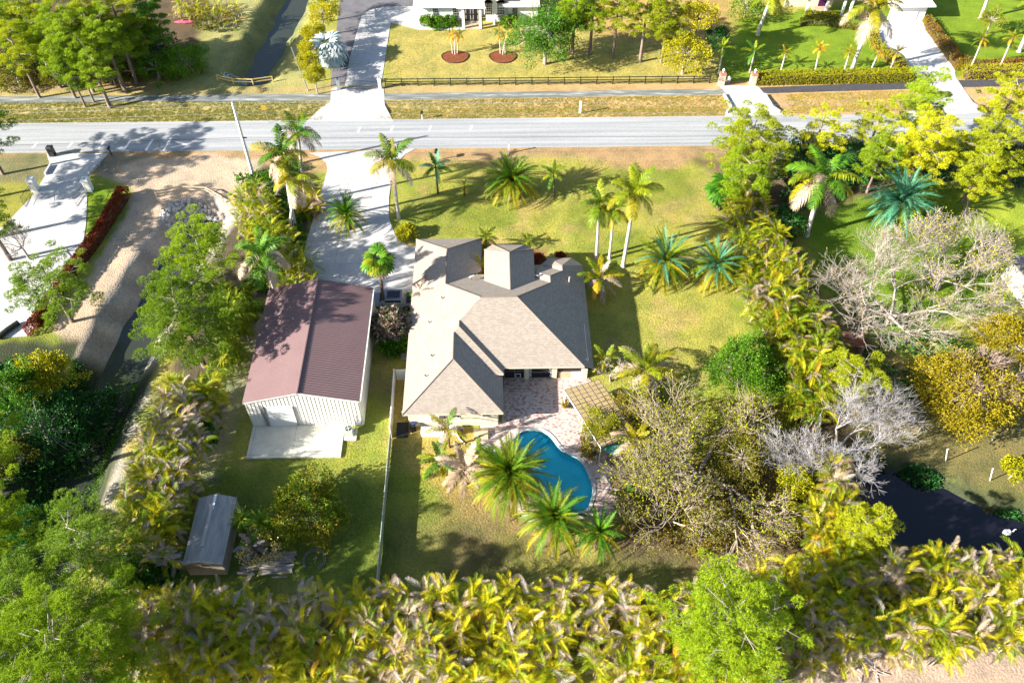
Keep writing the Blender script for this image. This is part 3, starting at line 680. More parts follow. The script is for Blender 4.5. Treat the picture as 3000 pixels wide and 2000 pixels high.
# screened porch on the south side
PY = 57.0
mb = MB(); mb.box((5.1, PY+2.6, 3.12), (9.2, 5.2, 0.06), 'paint_cream'); ob('porch_ceiling', mb, house)
mb = MB(); mb.box((5.1, PY+5.2, 1.55), (9.2, 0.15, 3.1), 'paint_cream'); ob('porch_wall', mb, house)
mb = MB(); mb.box((5.1, PY+2.6, 0.05), (9.2, 5.1, 0.1), 'stone_grey'); ob('porch_floor', mb, house)
for x, wdt in [(3.05, 0.5), (6.1, 0.55), (9.45, 0.6)]:
    mb = MB(); mb.box((x, PY, 1.58), (wdt, 0.45, 3.16), 'paint_cream'); ob('porch_column', mb, house)
mb = MB(); mb.box((5.0, PY-0.1, 3.2), (9.1, 0.3, 0.12), 'paint_cream'); ob('porch_beam', mb, house)
def screen(x0, x1, bars, rail=1.05):
    o = MB().box(((x0+x1)/2, PY+.02, 1.55), (x1-x0, 0.015, 3.05), 'screen_mesh')
    q = ob('screen_panel', o, house)
    for bx in [x0+.03]+bars+[x1-.03]:
        ob('screen_bar', MB().box((bx, PY-.02, 1.55), (0.06, 0.05, 3.05), 'steel'), q)
    for z in (0.06, rail, 3.02):
        ob('screen_bar', MB().box(((x0+x1)/2, PY-.02, z), (x1-x0, 0.05, 0.06), 'steel'), q)
    return q
screen(0.55, 2.8, [1.7], 1.3); screen(3.3, 5.82, [], 1.05); screen(6.38, 9.15, [], 1.05)
d_ = ob('screen_door', MB().box((2.1, PY-.06, 0.55), (0.62, 0.03, 0.7), 'paint_white'), house)
ob('pet_flap', MB().box((2.1, PY-.085, 0.53), (0.42, 0.03, 0.5), 'black'), d_)
def curtain(x0, x1, x2):
    mb = MB(); vs = []; k = 14
    for i in range(k):
        u = i/(k-1)
        xt = x0+(x1-x0)*u; xb = x2+(x1-x2)*0.0+0.12*(u-.5)
        yy = PY+0.10*math.sin(i*2.2)*0.5-0.12
        vs += [(xt, yy, 3.0), (xt*0.45+xb*0.55, yy, 1.9), (xb+0.08*u, yy, 1.0), (xb+0.2*(u-.3), yy, 0.35)]
    fs = []
    for i in range(k-1):
        for j in range(3): fs.append((4*i+j, 4*i+4+j, 4*i+5+j, 4*i+1+j))
    mb.add(vs, fs, 'fabric_white'); ob('curtain', mb, house)
curtain(3.35, 3.8, 3.42); curtain(5.78, 5.0, 5.7); 
ob('porch_cabinet', MB().box((8.55, PY-.05, 0.55), (1.1, 0.06, 1.05), 'fabric_white'), house)
ob('porch_cabinet', MB().box((7.3, PY-.05, 0.52), (1.4, 0.05, 0.95), 'wood_tan'), house)
# wing south wall: windows and pool equipment
for x, zz in [(-6.0, 1.7), (-1.45, 2.0), (-4.6, 1.9)]:
    fr = ob('window', MB().box((x, YS+.48, zz), (0.85, 0.06, 0.7), 'paint_white'), house)
    ob('pane', MB().box((x, YS+.44, zz), (0.68, 0.04, 0.54), 'glass_dark'), fr)
    ob('sill', MB().box((x, YS+.40, zz-.38), (0.95, 0.14, 0.06), 'paint_cream'), fr)
ob('meter_box', MB().box((-7.4, YS+.38, 1.5), (0.45, 0.22, 0.7), 'paint_white'), house)
ob('breaker_box', MB().box((-6.9, YS+.40, 1.2), (0.35, 0.18, 0.5), 'steel'), house)
ob('wall_trim', MB().box((-4.8, YS+.47, 0.9), (9.1, 0.04, 0.06), 'paint_white'), house)
# roof vents, dishes
def vent(x, y):
    z = zr(x-XW)
    v = ob('roof_vent', MB().tube([(x, y, z-.05), (x, y, z+.28)], 0.07, 'bark_white', 6), house)
    ob('vent_cap', MB().tube([(x, y, z+.28), (x, y, z+.34)], [0.11, 0.06], 'dark_metal', 6), v)
for px, py, zz in [(1294, 872, 4.9), (1256, 941, 4.3), (1264, 1042, 4.4), (1246, 1100, 4.2)]:
    p = at(px, py, zz); vent(p.x, p.y)
p = at(1668, 818, 4.4); ob('roof_vent', MB().tube([(p.x, p.y, 4.0), (p.x, p.y, 4.75)], 0.1, 'bark_white', 6), house)
def dish(px, py, z, label):
    p = at(px, py, z); t = thing('satellite_dish', label, 'satellite dish', (p.x, p.y, z))
    mb = MB(); vs = [(0, 0, 0)]; k = 12
    for r in (1, 2):
        for i in range(k):
            a = 2*math.pi*i/k; vs.append((0.3*r/2*1.0*math.cos(a)*1.3, 0.3*r*0.6*math.sin(a)*1.2, 0.05*r*r))
    fs = [(0, 1+i, 1+(i+1) % k) for i in range(k)]+[(1+i, 13+i, 13+(i+1) % k, 1+(i+1) % k) for i in range(k)]
    mb.add(vs, fs, 'fabric_white'); r_ = ob('reflector', mb, t, (0, 0, .45), (math.radians(-40), 0, 0.4))
    ob('mast', MB().tube([(0, 0, -.5), (0, 0, .42)], 0.025, 'dark_metal', 5), t)
    ob('feed_arm', MB().tube([(0, 0, .3), (0.1, -.35, .45)], 0.018, 'dark_metal', 5), t)
dish(1382, 822, 4.2, 'small satellite dish on the grey front slope of the large roof')
dish(1578, 817, 3.9, 'small white dish tucked in the roof valley right of the entry roof')
house['label'] = house['label']

# patio, pool
DECK = [(1478, 1107), (1722, 1103), (1742, 1132), (1800, 1240), (1806, 1330), (1855, 1400), (1820, 1500), (1760, 1545), (1600, 1570), (1440, 1440), (1415, 1385), (1408, 1290), (1406, 1240), (1470, 1236)]
pool_w = ats(POOL)
cx = sum(p[0] for p in pool_w)/len(pool_w); cy = sum(p[1] for p in pool_w)/len(pool_w)
def offset(poly, d):
    out = []
    n = len(poly)
    area = sum(poly[i][0]*poly[(i+1) % n][1]-poly[(i+1) % n][0]*poly[i][1] for i in range(n))
    sg = 1 if area > 0 else -1
    for i in range(n):
        a = Vector(poly[i-1]); b = Vector(poly[(i+1) % n]); t = (b-a).normalized()
        out.append((poly[i][0]+t.y*d*sg, poly[i][1]-t.x*d*sg))
    return out
cop = offset(pool_w, 0.36)
mb = flat_with_holes([ats(DECK), cop], 0.055, 'pavers'); me = mb.mesh('patio'); uvbox(me); struct('patio', me)
pt = thing('swimming_pool', 'freeform blue swimming pool with curved corner steps on the paved patio', 'swimming pool', (cx, cy, 0))
L_ = lambda pts: [(x-cx, y-cy) for x, y in pts]
cw = MB(); n = len(pool_w); a = L_(pool_w); b = L_(cop)
vs = [(x, y, .12) for x, y in a]+[(x, y, .12) for x, y in b]+[(x, y, 0) for x, y in b]+[(x, y, -.25) for x, y in a]
for i in range(n):
    j = (i+1) % n
    q = MB(); q.add([vs[i], vs[j], vs[n+j], vs[n+i], vs[2*n+i], vs[2*n+j], vs[3*n+i], vs[3*n+j]], [(0, 1, 2, 3), (3, 2, 5, 4), (1, 0, 6, 7)], 'concrete_bright')
    ob('coping_stone', q, pt)
sm = MB(); vs = [(x, y, .0) for x, y in a]+[(x, y, -1.15) for x, y in a]
sm.add(vs, [(i, (i+1) % n, n+(i+1) % n, n+i) for i in range(n)], 'pool_shell')
bm_ = flat_with_holes([a], -1.15, 'pool_shell'); sm.add(bm_.v, bm_.f, 'pool_shell'); ob('shell', sm, pt)
ob('water', flat_with_holes([a], -0.10, 'pool_water'), pt)
# three steps following the corner
c0 = at(1360+960/5.345, 1240+160/5.345)
for k, (rr_, z1) in enumerate([(1.5, -.2), (2.1, -.42), (2.75, -.66)]):
    ring = []
    for i in range(24):
        t = 2*math.pi*i/24; q = rr_*(1+0.18*math.sin(3*t+0.6)); ring.append((c0.x-cx-0.4+q*math.cos(t)*1.15, c0.y-cy+.3+q*math.sin(t)*.95))
    # keep to the inside of the shell
    A = np.array(ring); ins = in_poly(A, a)
    cen = np.array([c0.x-cx, c0.y-cy-.4])
    for i in range(24):
        p = A[i].copy(); s_ = 1.0
        while not in_poly(np.array([p]), a)[0] and s_ > 0.05:
            s_ -= 0.04; p = cen+(A[i]-cen)*s_
        A[i] = p
    ob('step', MB().prism([tuple(q) for q in A], -1.14, z1-0.003*k, 'pool_shell'), pt)

# ================================================================== metal building
wh = thing('metal_building', 'long metal building with maroon ribbed roof and pale siding left of the house', 'building', (0, 0, 0))
X0, X1, Y0, Y1, XR, ZE, ZR = -26.15, -14.45, 51.0, 66.9, -20.4, 4.4, 5.95
for sx, xe in ((-1, X0-.12), (1, X1+.12)):
    slope = roof_face([(xe, Y0-.15, ZE), (XR, Y0-.15, ZR), (XR, Y1+.15, ZR), (xe, Y1+.15, ZE)], 'roof_metal')
    rp = ob('roof_panel', slope, wh)
    L = math.hypot(XR-xe, ZR-ZE); ang = math.atan2(ZR-ZE, abs(XR-xe))
    rib = MB(); h_, w0, w1 = 0.035, 0.055, 0.025
    rib.add([(0, -w0, 0), (0, w0, 0), (L, w0, 0), (L, -w0, 0), (0, -w1, h_), (0, w1, h_), (L, w1, h_), (L, -w1, h_)], [(4, 5, 6, 7)[::-1], (0, 3, 7, 4)[::-1], (1, 5, 6, 2)[::-1], (0, 4, 5, 1)[::-1]], 'roof_metal')
    rme = rib.mesh('roof_rib')
    nr = 52
    for i in range(nr):
        y = Y0-.05+(Y1-Y0+.1)*i/(nr-1)
        o = ob('roof_rib', rme, rp, (xe, y, ZE+.003)); 
        o.rotation_euler = (0, -ang, 0) if sx < 0 else (0, -ang, math.pi)
ob('ridge_cap', MB().tube([(XR, Y0-.17, ZR+.0), (XR, Y1+.17, ZR+.0)], 0.13, 'roof_metal', 6), wh)
sd = MB(); sd.add([(X0, Y0, 0), (X1, Y0, 0), (X1, Y0, ZE-.02), (XR, Y0, ZR-.03), (X0, Y0, ZE-.02)], [(0, 1, 2, 3, 4)], 'paint_siding'); fw_ = ob('front_wall', sd, wh)
sd = MB(); sd.add([(X0, Y1, 0), (X1, Y1, 0), (X1, Y1, ZE-.02), (XR, Y1, ZR-.03), (X0, Y1, ZE-.02)], [(4, 3, 2, 1, 0)], 'paint_siding'); ob('rear_wall', sd, wh)
for x, m_ in ((X0, 'siding_side'), (X1, 'siding_side')):
    sd = MB(); sd.box((x, (Y0+Y1)/2, ZE/2-.01), (0.04, Y1-Y0, ZE-.02), m_); sw = ob('side_wall', sd, wh)
    rb = MB().box((0, 0, ZE/2-.01), (0.05, 0.07, ZE-.04), m_).mesh('wall_rib')
    for i in range(38): ob('wall_rib', rb, sw, (x, Y0+.25+(Y1-Y0-.5)*i/37, 0))
DX0, DX1, DZ = -24.7, -21.35, 3.6
for i in range(30):
    x = X0+.15+(X1-X0-.3)*i/29
    zt = (ZE+(ZR-ZE)*(1-abs(x-XR)/(XR-X0 if x < XR else X1-XR)))-.1
    z0 = DZ if DX0-.1 < x < DX1+.1 else 0.02
    ob('wall_rib', MB().box((x, Y0-.012, (z0+zt)/2), (0.035, 0.05, zt-z0), 'siding_side'), fw_)
mb = MB(); mb.add([(X0-.1, Y0-.16, ZE-.0), (XR, Y0-.16, ZR-.0), (XR, Y0-.16, ZR-.2), (X0-.1, Y0-.16, ZE-.2)], [(3, 2, 1, 0)], 'paint_white')
mb.add([(XR, Y0-.161, ZR-.0), (X1+.1, Y0-.161, ZE-.0), (X1+.1, Y0-.161, ZE-.2), (XR, Y0-.161, ZR-.2)], [(3, 2, 1, 0)], 'paint_white'); ob('gable_trim', mb, wh)
dr = ob('roller_door', MB().box(((DX0+DX1)/2+.25, Y0-.03, DZ/2), (DX1-DX0-.5, 0.03, DZ-.05), 'door_white'), wh)
for i in range(9): ob('door_slat', MB().box(((DX0+DX1)/2+.25, Y0-.05, .2+i*.38), (DX1-DX0-.55, 0.03, 0.34), 'door_white'), dr)
ob('door_jamb', MB().box((DX0+.2, Y0-.07, DZ/2), (0.34, 0.14, DZ), 'stone_grey'), wh)
ob('door_jamb', MB().box((DX1, Y0-.07, DZ/2), (0.06, 0.14, DZ), 'stone_grey'), wh)
ob('gutter', MB().box((X1+.2, (Y0+Y1)/2, ZE-.06), (0.12, Y1-Y0+.2, 0.1), 'paint_siding'), wh)
struct('concrete_pad', MB().prism([(X0-.0, Y0-.03), (-16.45, Y0-.03), (-16.45, 46.95), (X0-.0, 46.95)], -.1, 0.22, 'concrete_shed_pad').mesh('concrete_pad'))
# air conditioner
ac = thing('air_conditioner', 'grey green air conditioning unit on a slab at the corner of the metal building', 'air conditioner', (-15.75, 49.75, 0))
ob('slab', MB().box((0, 0, .08), (1.35, 1.5, .16), 'concrete_shed_pad'), ac)
cs = ob('casing', MB().box((-.1, .1, .62), (.85, .85, .9), 'ac_case'), ac)
ob('fan_guard', MB().tube([(-.1, .1, 1.07), (-.1, .1, 1.10)], .34, 'dark_metal', 16), ac)
for k in range(4):
    t = k*math.pi/2+.3; ob('fan_blade', MB().box((-.1+.15*math.cos(t), .1+.15*math.sin(t), 1.12), (.28, .09, .012), 'ac_case', t), ac)
ob('pipe', MB().tube([(.35, .3, .2), (.55, .8, .3), (.55, 1.1, 1.0)], .04, 'dark_metal', 6), ac)
eb_ = thing('electric_box', 'grey electric meter box with a pipe low on the metal building corner', 'electric box', (-14.9, 50.8, 0))
ob('cabinet', MB().box((0, 0, .6), (.5, .25, .7), 'steel'), eb_); ob('pipe', MB().tube([(-.1, 0, .95), (-.1, 0, 2.0)], .04, 'dark_metal', 6), eb_)
# slab edging between building and hedge
struct('stone_path', MB().prism([(-28.6, 62.5), (-26.5, 62.5), (-26.5, 67.5), (-28.4, 67.5)], 0, .05, 'stone_grey').mesh('stone_path'))

# ================================================================== garden shed
sh_ = thing('garden_shed', 'small weathered grey shed with a lifted ridge strip in the back corner of the yard', 'shed', (0, 0, 0))
SX0, SX1, SY0, SY1, SXR = -29.0, -25.55, 34.35, 41.1, -27.25
for xe in (SX0-.1, SX1+.1):
    rp = ob('roof_panel', roof_face([(xe, SY0-.1, 2.2), (SXR, SY0-.1, 2.95), (SXR, SY1+.1, 2.95), (xe, SY1+.1, 2.2)], 'shed_roof'), sh_)
    for i in range(12):
        u = (i+.5)/12; x = xe+(SXR-xe)*u; z = 2.2+.75*u
        ob('roof_board', MB().box((x, (SY0+SY1)/2, z+.03), (abs(SXR-xe)/12*0.72, SY1-SY0+.2, .02), 'shed_roof'), rp)
ob('ridge_strip', MB().box((SXR-.12, 37.8, 3.06), (.32, 4.2, .05), 'shed_roof'), sh_)
ob('ridge_strip', MB().box((SXR, 40.3, 3.02), (.22, 1.6, .05), 'fabric_white'), sh_)
mb = MB()
mb.add([(SX0, SY0, 0), (SX1, SY0, 0), (SX1, SY0, 2.22), (SXR, SY0, 2.92), (SX0, SY0, 2.22)], [(0, 1, 2, 3, 4)], 'shed_wall')
sfw = ob('front_wall', mb, sh_)
mb = MB(); mb.add([(SX0, SY1, 0), (SX1, SY1, 0), (SX1, SY1, 2.22), (SXR, SY1, 2.92), (SX0, SY1, 2.22)], [(4, 3, 2, 1, 0)], 'shed_wall'); ob('rear_wall', mb, sh_)
for x in (SX0, SX1): ob('side_wall', MB().box((x, (SY0+SY1)/2, 1.09), (.04, SY1-SY0, 2.18), 'shed_wall'), sh_)
wv = ob('wall_vent', MB().box((-27.2, SY0-.03, 2.0), (.62, .05, .45), 'shed_roof'), sh_)
for i in range(3): ob('slat', MB().box((-27.2, SY0-.06, 1.88+i*.12), (.5, .03, .05), 'black'), wv)
# planks beside it
pp = thing('plank_pile', 'pile of weathered grey planks lying on the ground right of the shed', 'plank pile', tuple(gat(815, 1652)))
plk = MB().box((0, 0, 0), (3.1, .22, .05), 'wood_weathered').mesh('plank')
for i in range(11):
    ob('plank', plk, pp, (random.uniform(-.15, .15), -.9+.2*i, .06+.06*(i % 3)), (0, random.uniform(-.02, .02), random.uniform(-.06, .1)))
for i in range(6): ob('plank', plk, pp, (-2.6+random.uniform(-.3, .3), -.9+.22*i, .08+.05*(i % 2)), (0, 0, random.uniform(-.2, .5)), (0.55, 1, 1))
wr = tag(ob('white_pipe', MB().tube([(0, 0, 0), (1.4, .05, 0)], .09, 'bark_grey', 8), None, tuple(gat(797, 1692)+Vector((0, 0, .1)))), 'short grey pipe lying below the pile of planks', 'pipe')
# cinder blocks in a ring
fc = gat(921, 1640); fp = thing('fire_ring', 'open ring of grey cinder blocks on the bare ground near the planks', 'fire ring', tuple(fc))
cb = MB()
for dx in (-.16, 0, .16): cb.box((dx, 0, .1), (.04, .16, .2), 'stone_grey')
for dy in (-.09, .09): cb.box((0, dy, .1), (.38, .035, .2), 'stone_grey')
cbm = cb.mesh('cinder_block')
for i in range(12):
    t = -0.9+i*.42; ob('cinder_block', cbm, fp, (.98*math.cos(t)*1.0, .98*math.sin(t), 0), (0, 0, t+1.57+random.uniform(-.2, .2)))
for i in range(4): ob('stick', MB().tube([(random.uniform(-.4, .3), random.uniform(-.4, .2), .05), (random.uniform(-.2, .4), random.uniform(-.1, .5), .12)], .025, 'bark_white', 5), fp)

# ================================================================== white fence and utility yard
wf = thing('white_fence', 'long white vinyl fence running from the house wing down through the yard to the hedge', 'fence', (0, 0, 0))
fx = -11.5; ys = [56.95, 55.0, 53.1, 51.2, 49.3]
for i in range(4):
    p = ob('fence_panel', MB().box((fx+.05*i*0.4, (ys[i]+ys[i+1])/2, .92), (.07, ys[i]-ys[i+1]-.14, 1.75), 'paint_white'), wf)
    ob('rail', MB().box((fx+.05*i*0.4, (ys[i]+ys[i+1])/2, 1.83), (.1, ys[i]-ys[i+1]-.14, .07), 'paint_white'), p)
for i in range(5): ob('fence_post', MB().box((fx+.02*i, ys[i], .97), (.13, .13, 1.95), 'paint_white'), wf)
ob('fence_panel', MB().box((-10.4, 57.0, .92), (1.9, .07, 1.8), 'paint_white'), wf)
yy = 49.15
while yy > 32.5:
    ob('fence_panel', MB().box((fx+.1, yy-1.2, .8), (.05, 2.28, 1.5), 'ac_case'), wf)
    ob('fence_post', MB().box((fx+.1, yy-2.4, .85), (.1, .1, 1.65), 'ac_case'), wf); yy -= 2.4
t = thing('water_tank', 'tall white water softener tank beside the house wing behind the fence', 'tank', (-9.95, 54.6, 0))
ob('body', MB().tube([(0, 0, 0), (0, 0, 1.5), (0, 0, 1.62)], [.27, .27, .18], 'fabric_white', 12), t); ob('valve', MB().tube([(0, 0, 1.62), (0, 0, 1.75)], .09, 'black', 8), t)
t = thing('pool_pump', 'white pool pump and pipes standing behind the fence', 'pump', (-10.3, 52.1, 0))
ob('body', MB().tube([(0, 0, 0), (0, 0, .75)], .2, 'fabric_white', 10), t); ob('pipe', MB().tube([(0, 0, .3), (.4, -.1, .3), (.5, -.1, .05)], .05, 'fabric_white', 6), t)
tag(ob('equipment_mat', MB().box((-10.3, 50.25, .06), (1.25, 1.9, .08), 'black')), 'black mat on the ground by the fence at the wing corner', 'mat')
t = thing('black_bin', 'black bin and blue cover leaning at the wing corner', 'bin', (-9.15, 50.25, 0))
ob('body', MB().box((0, 0, .45), (.55, .6, .9), 'black', .4, .9), t); ob('cover', MB().box((.1, .3, .95), (.6, .5, .06), 'jeans', .6), t)
t = thing('storage_box', 'long white storage box against the south wall of the wing', 'box', (-7.1, 49.75, 0))
ob('body', MB().box((0, 0, .3), (2.3, .85, .55), 'fabric_white'), t); ob('lid', MB().box((0, 0, .61), (2.4, .95, .07), 'paint_white'), t)
t = thing('pool_heater', 'white and black pool equipment on a slab under the wing wall', 'pool heater', (-4.9, 49.9, 0))
ob('body', MB().box((0, 0, .4), (.8, .7, .75), 'fabric_white'), t); ob('filter', MB().tube([(.75, -.15, 0), (.75, -.15, .6), (.75, -.15, .75)], [.28, .28, .1], 'black', 10), t); ob('pipe', MB().tube([(.3, -.3, .2), (.6, -.9, .1), (1.2, -1.5, .08)], .06, 'fabric_white', 6), t)
t = thing('brick_steps', 'low tan brick block on the sand under the wing wall', 'steps', (-2.0, 49.6, 0))
for k in range(3): ob('step', MB().box((0, -.15*k, .35-.12*k), (1.5, .9, .15), 'wood_tan'), t)

# pergola
ex = Vector((at(1755, 1112, 2.7)-at(1654, 1143, 2.7))); ex.z = 0; Wp = ex.length; ex.normalize()
ey = Vector((at(1762, 1312, 2.7)-at(1654, 1143, 2.7))); ey.z = 0; Lp = ey.length; ey.normalize()
pg0 = at(1654, 1143, 2.7)
pg = thing('pergola', 'pergola with an amber panelled roof and white front beam beside the patio', 'pergola', (pg0.x, pg0.y, 0))
P2 = lambda u, v, z: Vector((0, 0, z))+ex*(u)+ey*(v)
for u in (0.05, Wp-.1):
    for v in (.15, Lp*.5, Lp-.15): ob('post', MB().tube([P2(u, v, 0), P2(u, v, 2.62)], .07, 'paint_white', 4), pg)
ob('beam', MB().tube([P2(0, 0, 2.66), P2(0, Lp, 2.66)], .10, 'paint_white', 4), pg)
ob('beam', MB().tube([P2(Wp, 0, 2.66), P2(Wp, Lp, 2.66)], .08, 'paint_white', 4), pg)
nu, nv = 6, 14
for i in range(nu):
    for j in range(nv):
        a0, a1 = Wp*i/nu+.05, Wp*(i+1)/nu-.05; b0, b1 = Lp*j/nv+.05, Lp*(j+1)/nv-.05
        vs = [P2(a0, b0, 2.80), P2(a1, b0, 2.80), P2(a1, b1, 2.80), P2(a0, b1, 2.80)]
        ob('roof_pane', roof_face(vs, 'polycarbonate'), pg)
for i in range(nu+1): ob('batten', MB().tube([P2(Wp*i/nu, 0, 2.76), P2(Wp*i/nu, Lp, 2.76)], .05, 'dark_metal', 4), pg)
for j in range(nv+1): ob('batten', MB().tube([P2(0, Lp*j/nv, 2.74), P2(Wp, Lp*j/nv, 2.74)], .05, 'dark_metal', 4), pg)
t = thing('patio_umbrella', 'faded teal parasol canopy by the end of the pergola', 'parasol', tuple(at(1792, 1335, 0)))
mb = MB(); vs = [(0, 0, 2.6)]+[(1.25*math.cos(k*math.pi/4+.3), 1.25*math.sin(k*math.pi/4+.3), 2.15) for k in range(8)]
mat('teal_cloth', (0.08, 0.34, 0.28), (0.05, 0.26, 0.22), 2, 0.9)
mb = MB(); mb.add(vs, [(0, 1+k, 1+(k+1) % 8) for k in range(8)], 'teal_cloth'); ob('canopy', mb, t); ob('pole', MB().tube([(0, 0, 0), (0, 0, 2.65)], .03, 'paint_white', 6), t)
# curved garden edging
t = tag(ob('garden_edging', MB().tube([at(*q, .15) for q in [(1812, 1346), (1795, 1362), (1780, 1376), (1775, 1395), (1783, 1412), (1793, 1430)]], .08, 'steel', 6)), 'curved dark edging between the patio pavers and the planting bed', 'garden edging')

# ================================================================== truck beside the house
tk = thing('parked_truck', 'grey pickup with pale sides parked under shrubs between building and house', 'truck', tuple(gat(1150, 893)), 0.0)
prof = [(-2.7, .45), (-2.75, .95), (-2.55, 1.1), (-1.45, 1.2), (-0.85, 1.78), (1.3, 1.82), (1.75, 1.22), (2.75, 1.15), (2.8, .5)]
def loft(profile, hw_of, m, mtop):
    mb = MB(); L = len(profile); vs = []
    for x, z in profile: vs.append((x, -hw_of(z), z))
    for x, z in profile: vs.append((x, hw_of(z), z))
    mb.add(vs, [tuple(range(L))[::-1]], m); mb.add(vs, [tuple(range(L, 2*L))], m)
    for i in range(L-1): mb.add([vs[i], vs[i+1], vs[L+i+1], vs[L+i]], [(0, 1, 2, 3)], mtop)
    return mb
tb = ob('body', loft(prof, lambda z: .98 if z < 1.25 else .80, 'car_silver', 'car_paint'), tk)
ob('windscreen', MB().add([(-1.40, -.82, 1.27), (-.92, -.72, 1.76), (-.92, .72, 1.76), (-1.40, .82, 1.27)], [(0, 3, 2, 1), (0, 1, 2, 3)], 'glass_dark'), tk)
for s_ in (-1, 1):
    ob('side_window', MB().box((.25, s_*.91, 1.5), (1.9, .03, .36), 'glass_dark'), tk)
    ob('mirror', MB().box((-.95, s_*1.1, 1.3), (.15, .2, .16), 'car_paint'), tk)
    ob('headlight', MB().box((-2.74, s_*.7, .92), (.06, .35, .16), 'fabric_white'), tk)
    for x in (-1.75, 1.75):
        wl = ob('wheel', MB().tube([(x, s_*.78, .4), (x, s_*1.0, .4)], .4, 'black', 14), tk); ob('rim', MB().tube([(x, s_*1.0, .4), (x, s_*1.02, .4)], .22, 'steel', 10), wl)
ob('bumper', MB().box((-2.8, 0, .6), (.18, 1.9, .3), 'black'), tk)
ob('roof_glass', MB().box((.3, 0, 1.835), (1.5, 1.1, .02), 'glass_dark'), tk)
ob('bed_cover', MB().box((2.25, 0, 1.21), (.9, 1.7, .03), 'black'), tk)

# ================================================================== plants
def frond_np(L, pairs, ll, lw, a0, a1, vee=0.35, rise=0.0, fwd=0.5, droop=0.3, seed=0, base=0.12, tip=0.25, bent=True, side=0.0):
    """pinnate leaf along +X: rachis ribbon and leaflets, triangles"""
    r = np.random.default_rng(seed)
    n = 9; t = np.linspace(0, 1, n); ang = a0+(a1-a0)*t**1.1
    seg = L/(n-1)
    x = np.concatenate([[0], np.cumsum(np.cos(ang[:-1])*seg)]); z = np.concatenate([[0], np.cumsum(np.sin(ang[:-1])*seg)])
    y = side*L*t**2
    V = []; Fc = []
    wd = np.linspace(0.045, 0.012, n)*L/2.4
    for i in range(n):
        V += [(x[i], y[i]-wd[i], z[i]), (x[i], y[i]+wd[i], z[i])]
    for i in range(n-1):
        a = 2*i; Fc += [(a, a+1, a+3), (a, a+3, a+2)]
    for s in (-1, 1):
        for k in range(pairs):
            u = base+(1-base)*(k+0.5+r.uniform(-.25, .25))/pairs
            u = min(u, 0.995)
            q = u*(n-1); i = int(q); f = q-i
            c = np.array([x[i]*(1-f)+x[i+1]*f, y[i]*(1-f)+y[i+1]*f, z[i]*(1-f)+z[i+1]*f])
            an = ang[i]*(1-f)+ang[min(i+1, n-1)]*f
            T = np.array([math.cos(an), 0, math.sin(an)]); N = np.array([-math.sin(an), 0, math.cos(an)])
            l = ll*(0.45+0.55*math.sin(math.pi*min(1, (u-base)/(1-base)*0.8+0.18)))*r.uniform(.85, 1.12)
            if u > 0.8: l *= 1-(u-.8)*(1-tip)/.2*0.8
            fw = fwd+0.6*u; v = vee+r.uniform(-.22, .22)
            d = T*math.sin(fw)+np.array([0, s, 0])*math.cos(fw)*math.cos(v)+N*math.sin(v)*math.cos(fw)
            d /= np.linalg.norm(d)
            w2 = T*lw*0.5
            o = len(V)
            m = c+d*l*0.55; e = c+d*l+np.array([0, 0, -droop*l])
            if bent:
                V += [tuple(c-w2*0.6), tuple(c+w2*0.6), tuple(m-w2), tuple(m+w2), tuple(e)]
                Fc += [(o, o+1, o+3), (o, o+3, o+2), (o+2, o+3, o+4)]
            else:
                V += [tuple(c-w2), tuple(c+w2), tuple(e)]; Fc += [(o, o+1, o+2)]
    return np.array(V), np.array(Fc)
FR = {}
def fr(kind, var):
    k = (kind, var)
    if k in FR: return FR[k]
    s = hash_(kind)+var
    if kind == 'date':      # stiff and narrow
        a0, a1 = [(1.35, .65), (1.1, -.05), (.8, -.75), (.4, -1.2), (-.2, -1.45)][var]
        FR[k] = frond_np(1.0, 36, .14, .023, a0, a1, .35, fwd=.5, droop=.12, seed=s, base=.08, bent=False, side=(.14, -.12, .16, -.15, .1)[var])
    elif kind == 'royal':
        a0, a1 = [(1.3, .35), (1.0, -.3), (.65, -.9), (.15, -1.25), (-.4, -1.35)][var]
        FR[k] = frond_np(1.0, 30, .27, .034, a0, a1, .1, fwd=.35, droop=.35, seed=s, base=.1, side=.06)
    elif kind == 'areca':
        a0, a1 = [(1.35, .5), (1.15, -.1), (.95, -.7), (.7, -1.1), (.35, -1.3)][var]
        FR[k] = frond_np(1.0, 19, .27, .028, a0, a1, .5, fwd=.6, droop=.12, seed=s, base=.22, side=.08)
    elif kind == 'coco':
        a0, a1 = [(1.25, .6), (.95, -.1), (.6, -.6), (.2, -1.0), (-.3, -1.3)][var]
        FR[k] = frond_np(1.0, 25, .24, .036, a0, a1, .15, fwd=.5, droop=.3, seed=s, base=.15)
    return FR[k]
def hash_(s): return sum(ord(c)*(i+3) for i, c in enumerate(s)) % 1000
FM = {}
def fmesh(kind, var, m):
    k = (kind, var, m)
    if k not in FM:
        V, T = fr(kind, var); FM[k] = np_mesh('frond', V, T, [m])
    return FM[k]
def fan_np():
    V = []; Fc = []
    V += [(0, -.02, 0), (0, .02, 0), (.45, .015, .25), (.45, -.015, .25)]; Fc += [(0, 1, 2), (0, 2, 3)]
    c = np.array([.45, 0, .25]); k = 15
    for i in range(k):
        t = -2.1+4.2*i/(k-1); l = .55*(1-.12*abs(t)/2)
        d = np.array([math.cos(t), math.sin(t), -.15-.12*(i % 2)]); s = np.array([-math.sin(t), math.cos(t), 0])*.07
        o = len(V); m = c+d*l*.6; e = c+d*l+np.array([0, 0, -.1])
        V += [tuple(c), tuple(m-s+np.array([0, 0, .02])), tuple(m+s), tuple(e)]; Fc += [(o, o+1, o+2), (o+1, o+3, o+2)]
    return np.array(V), np.array(Fc)
FANV, FANF = fan_np()
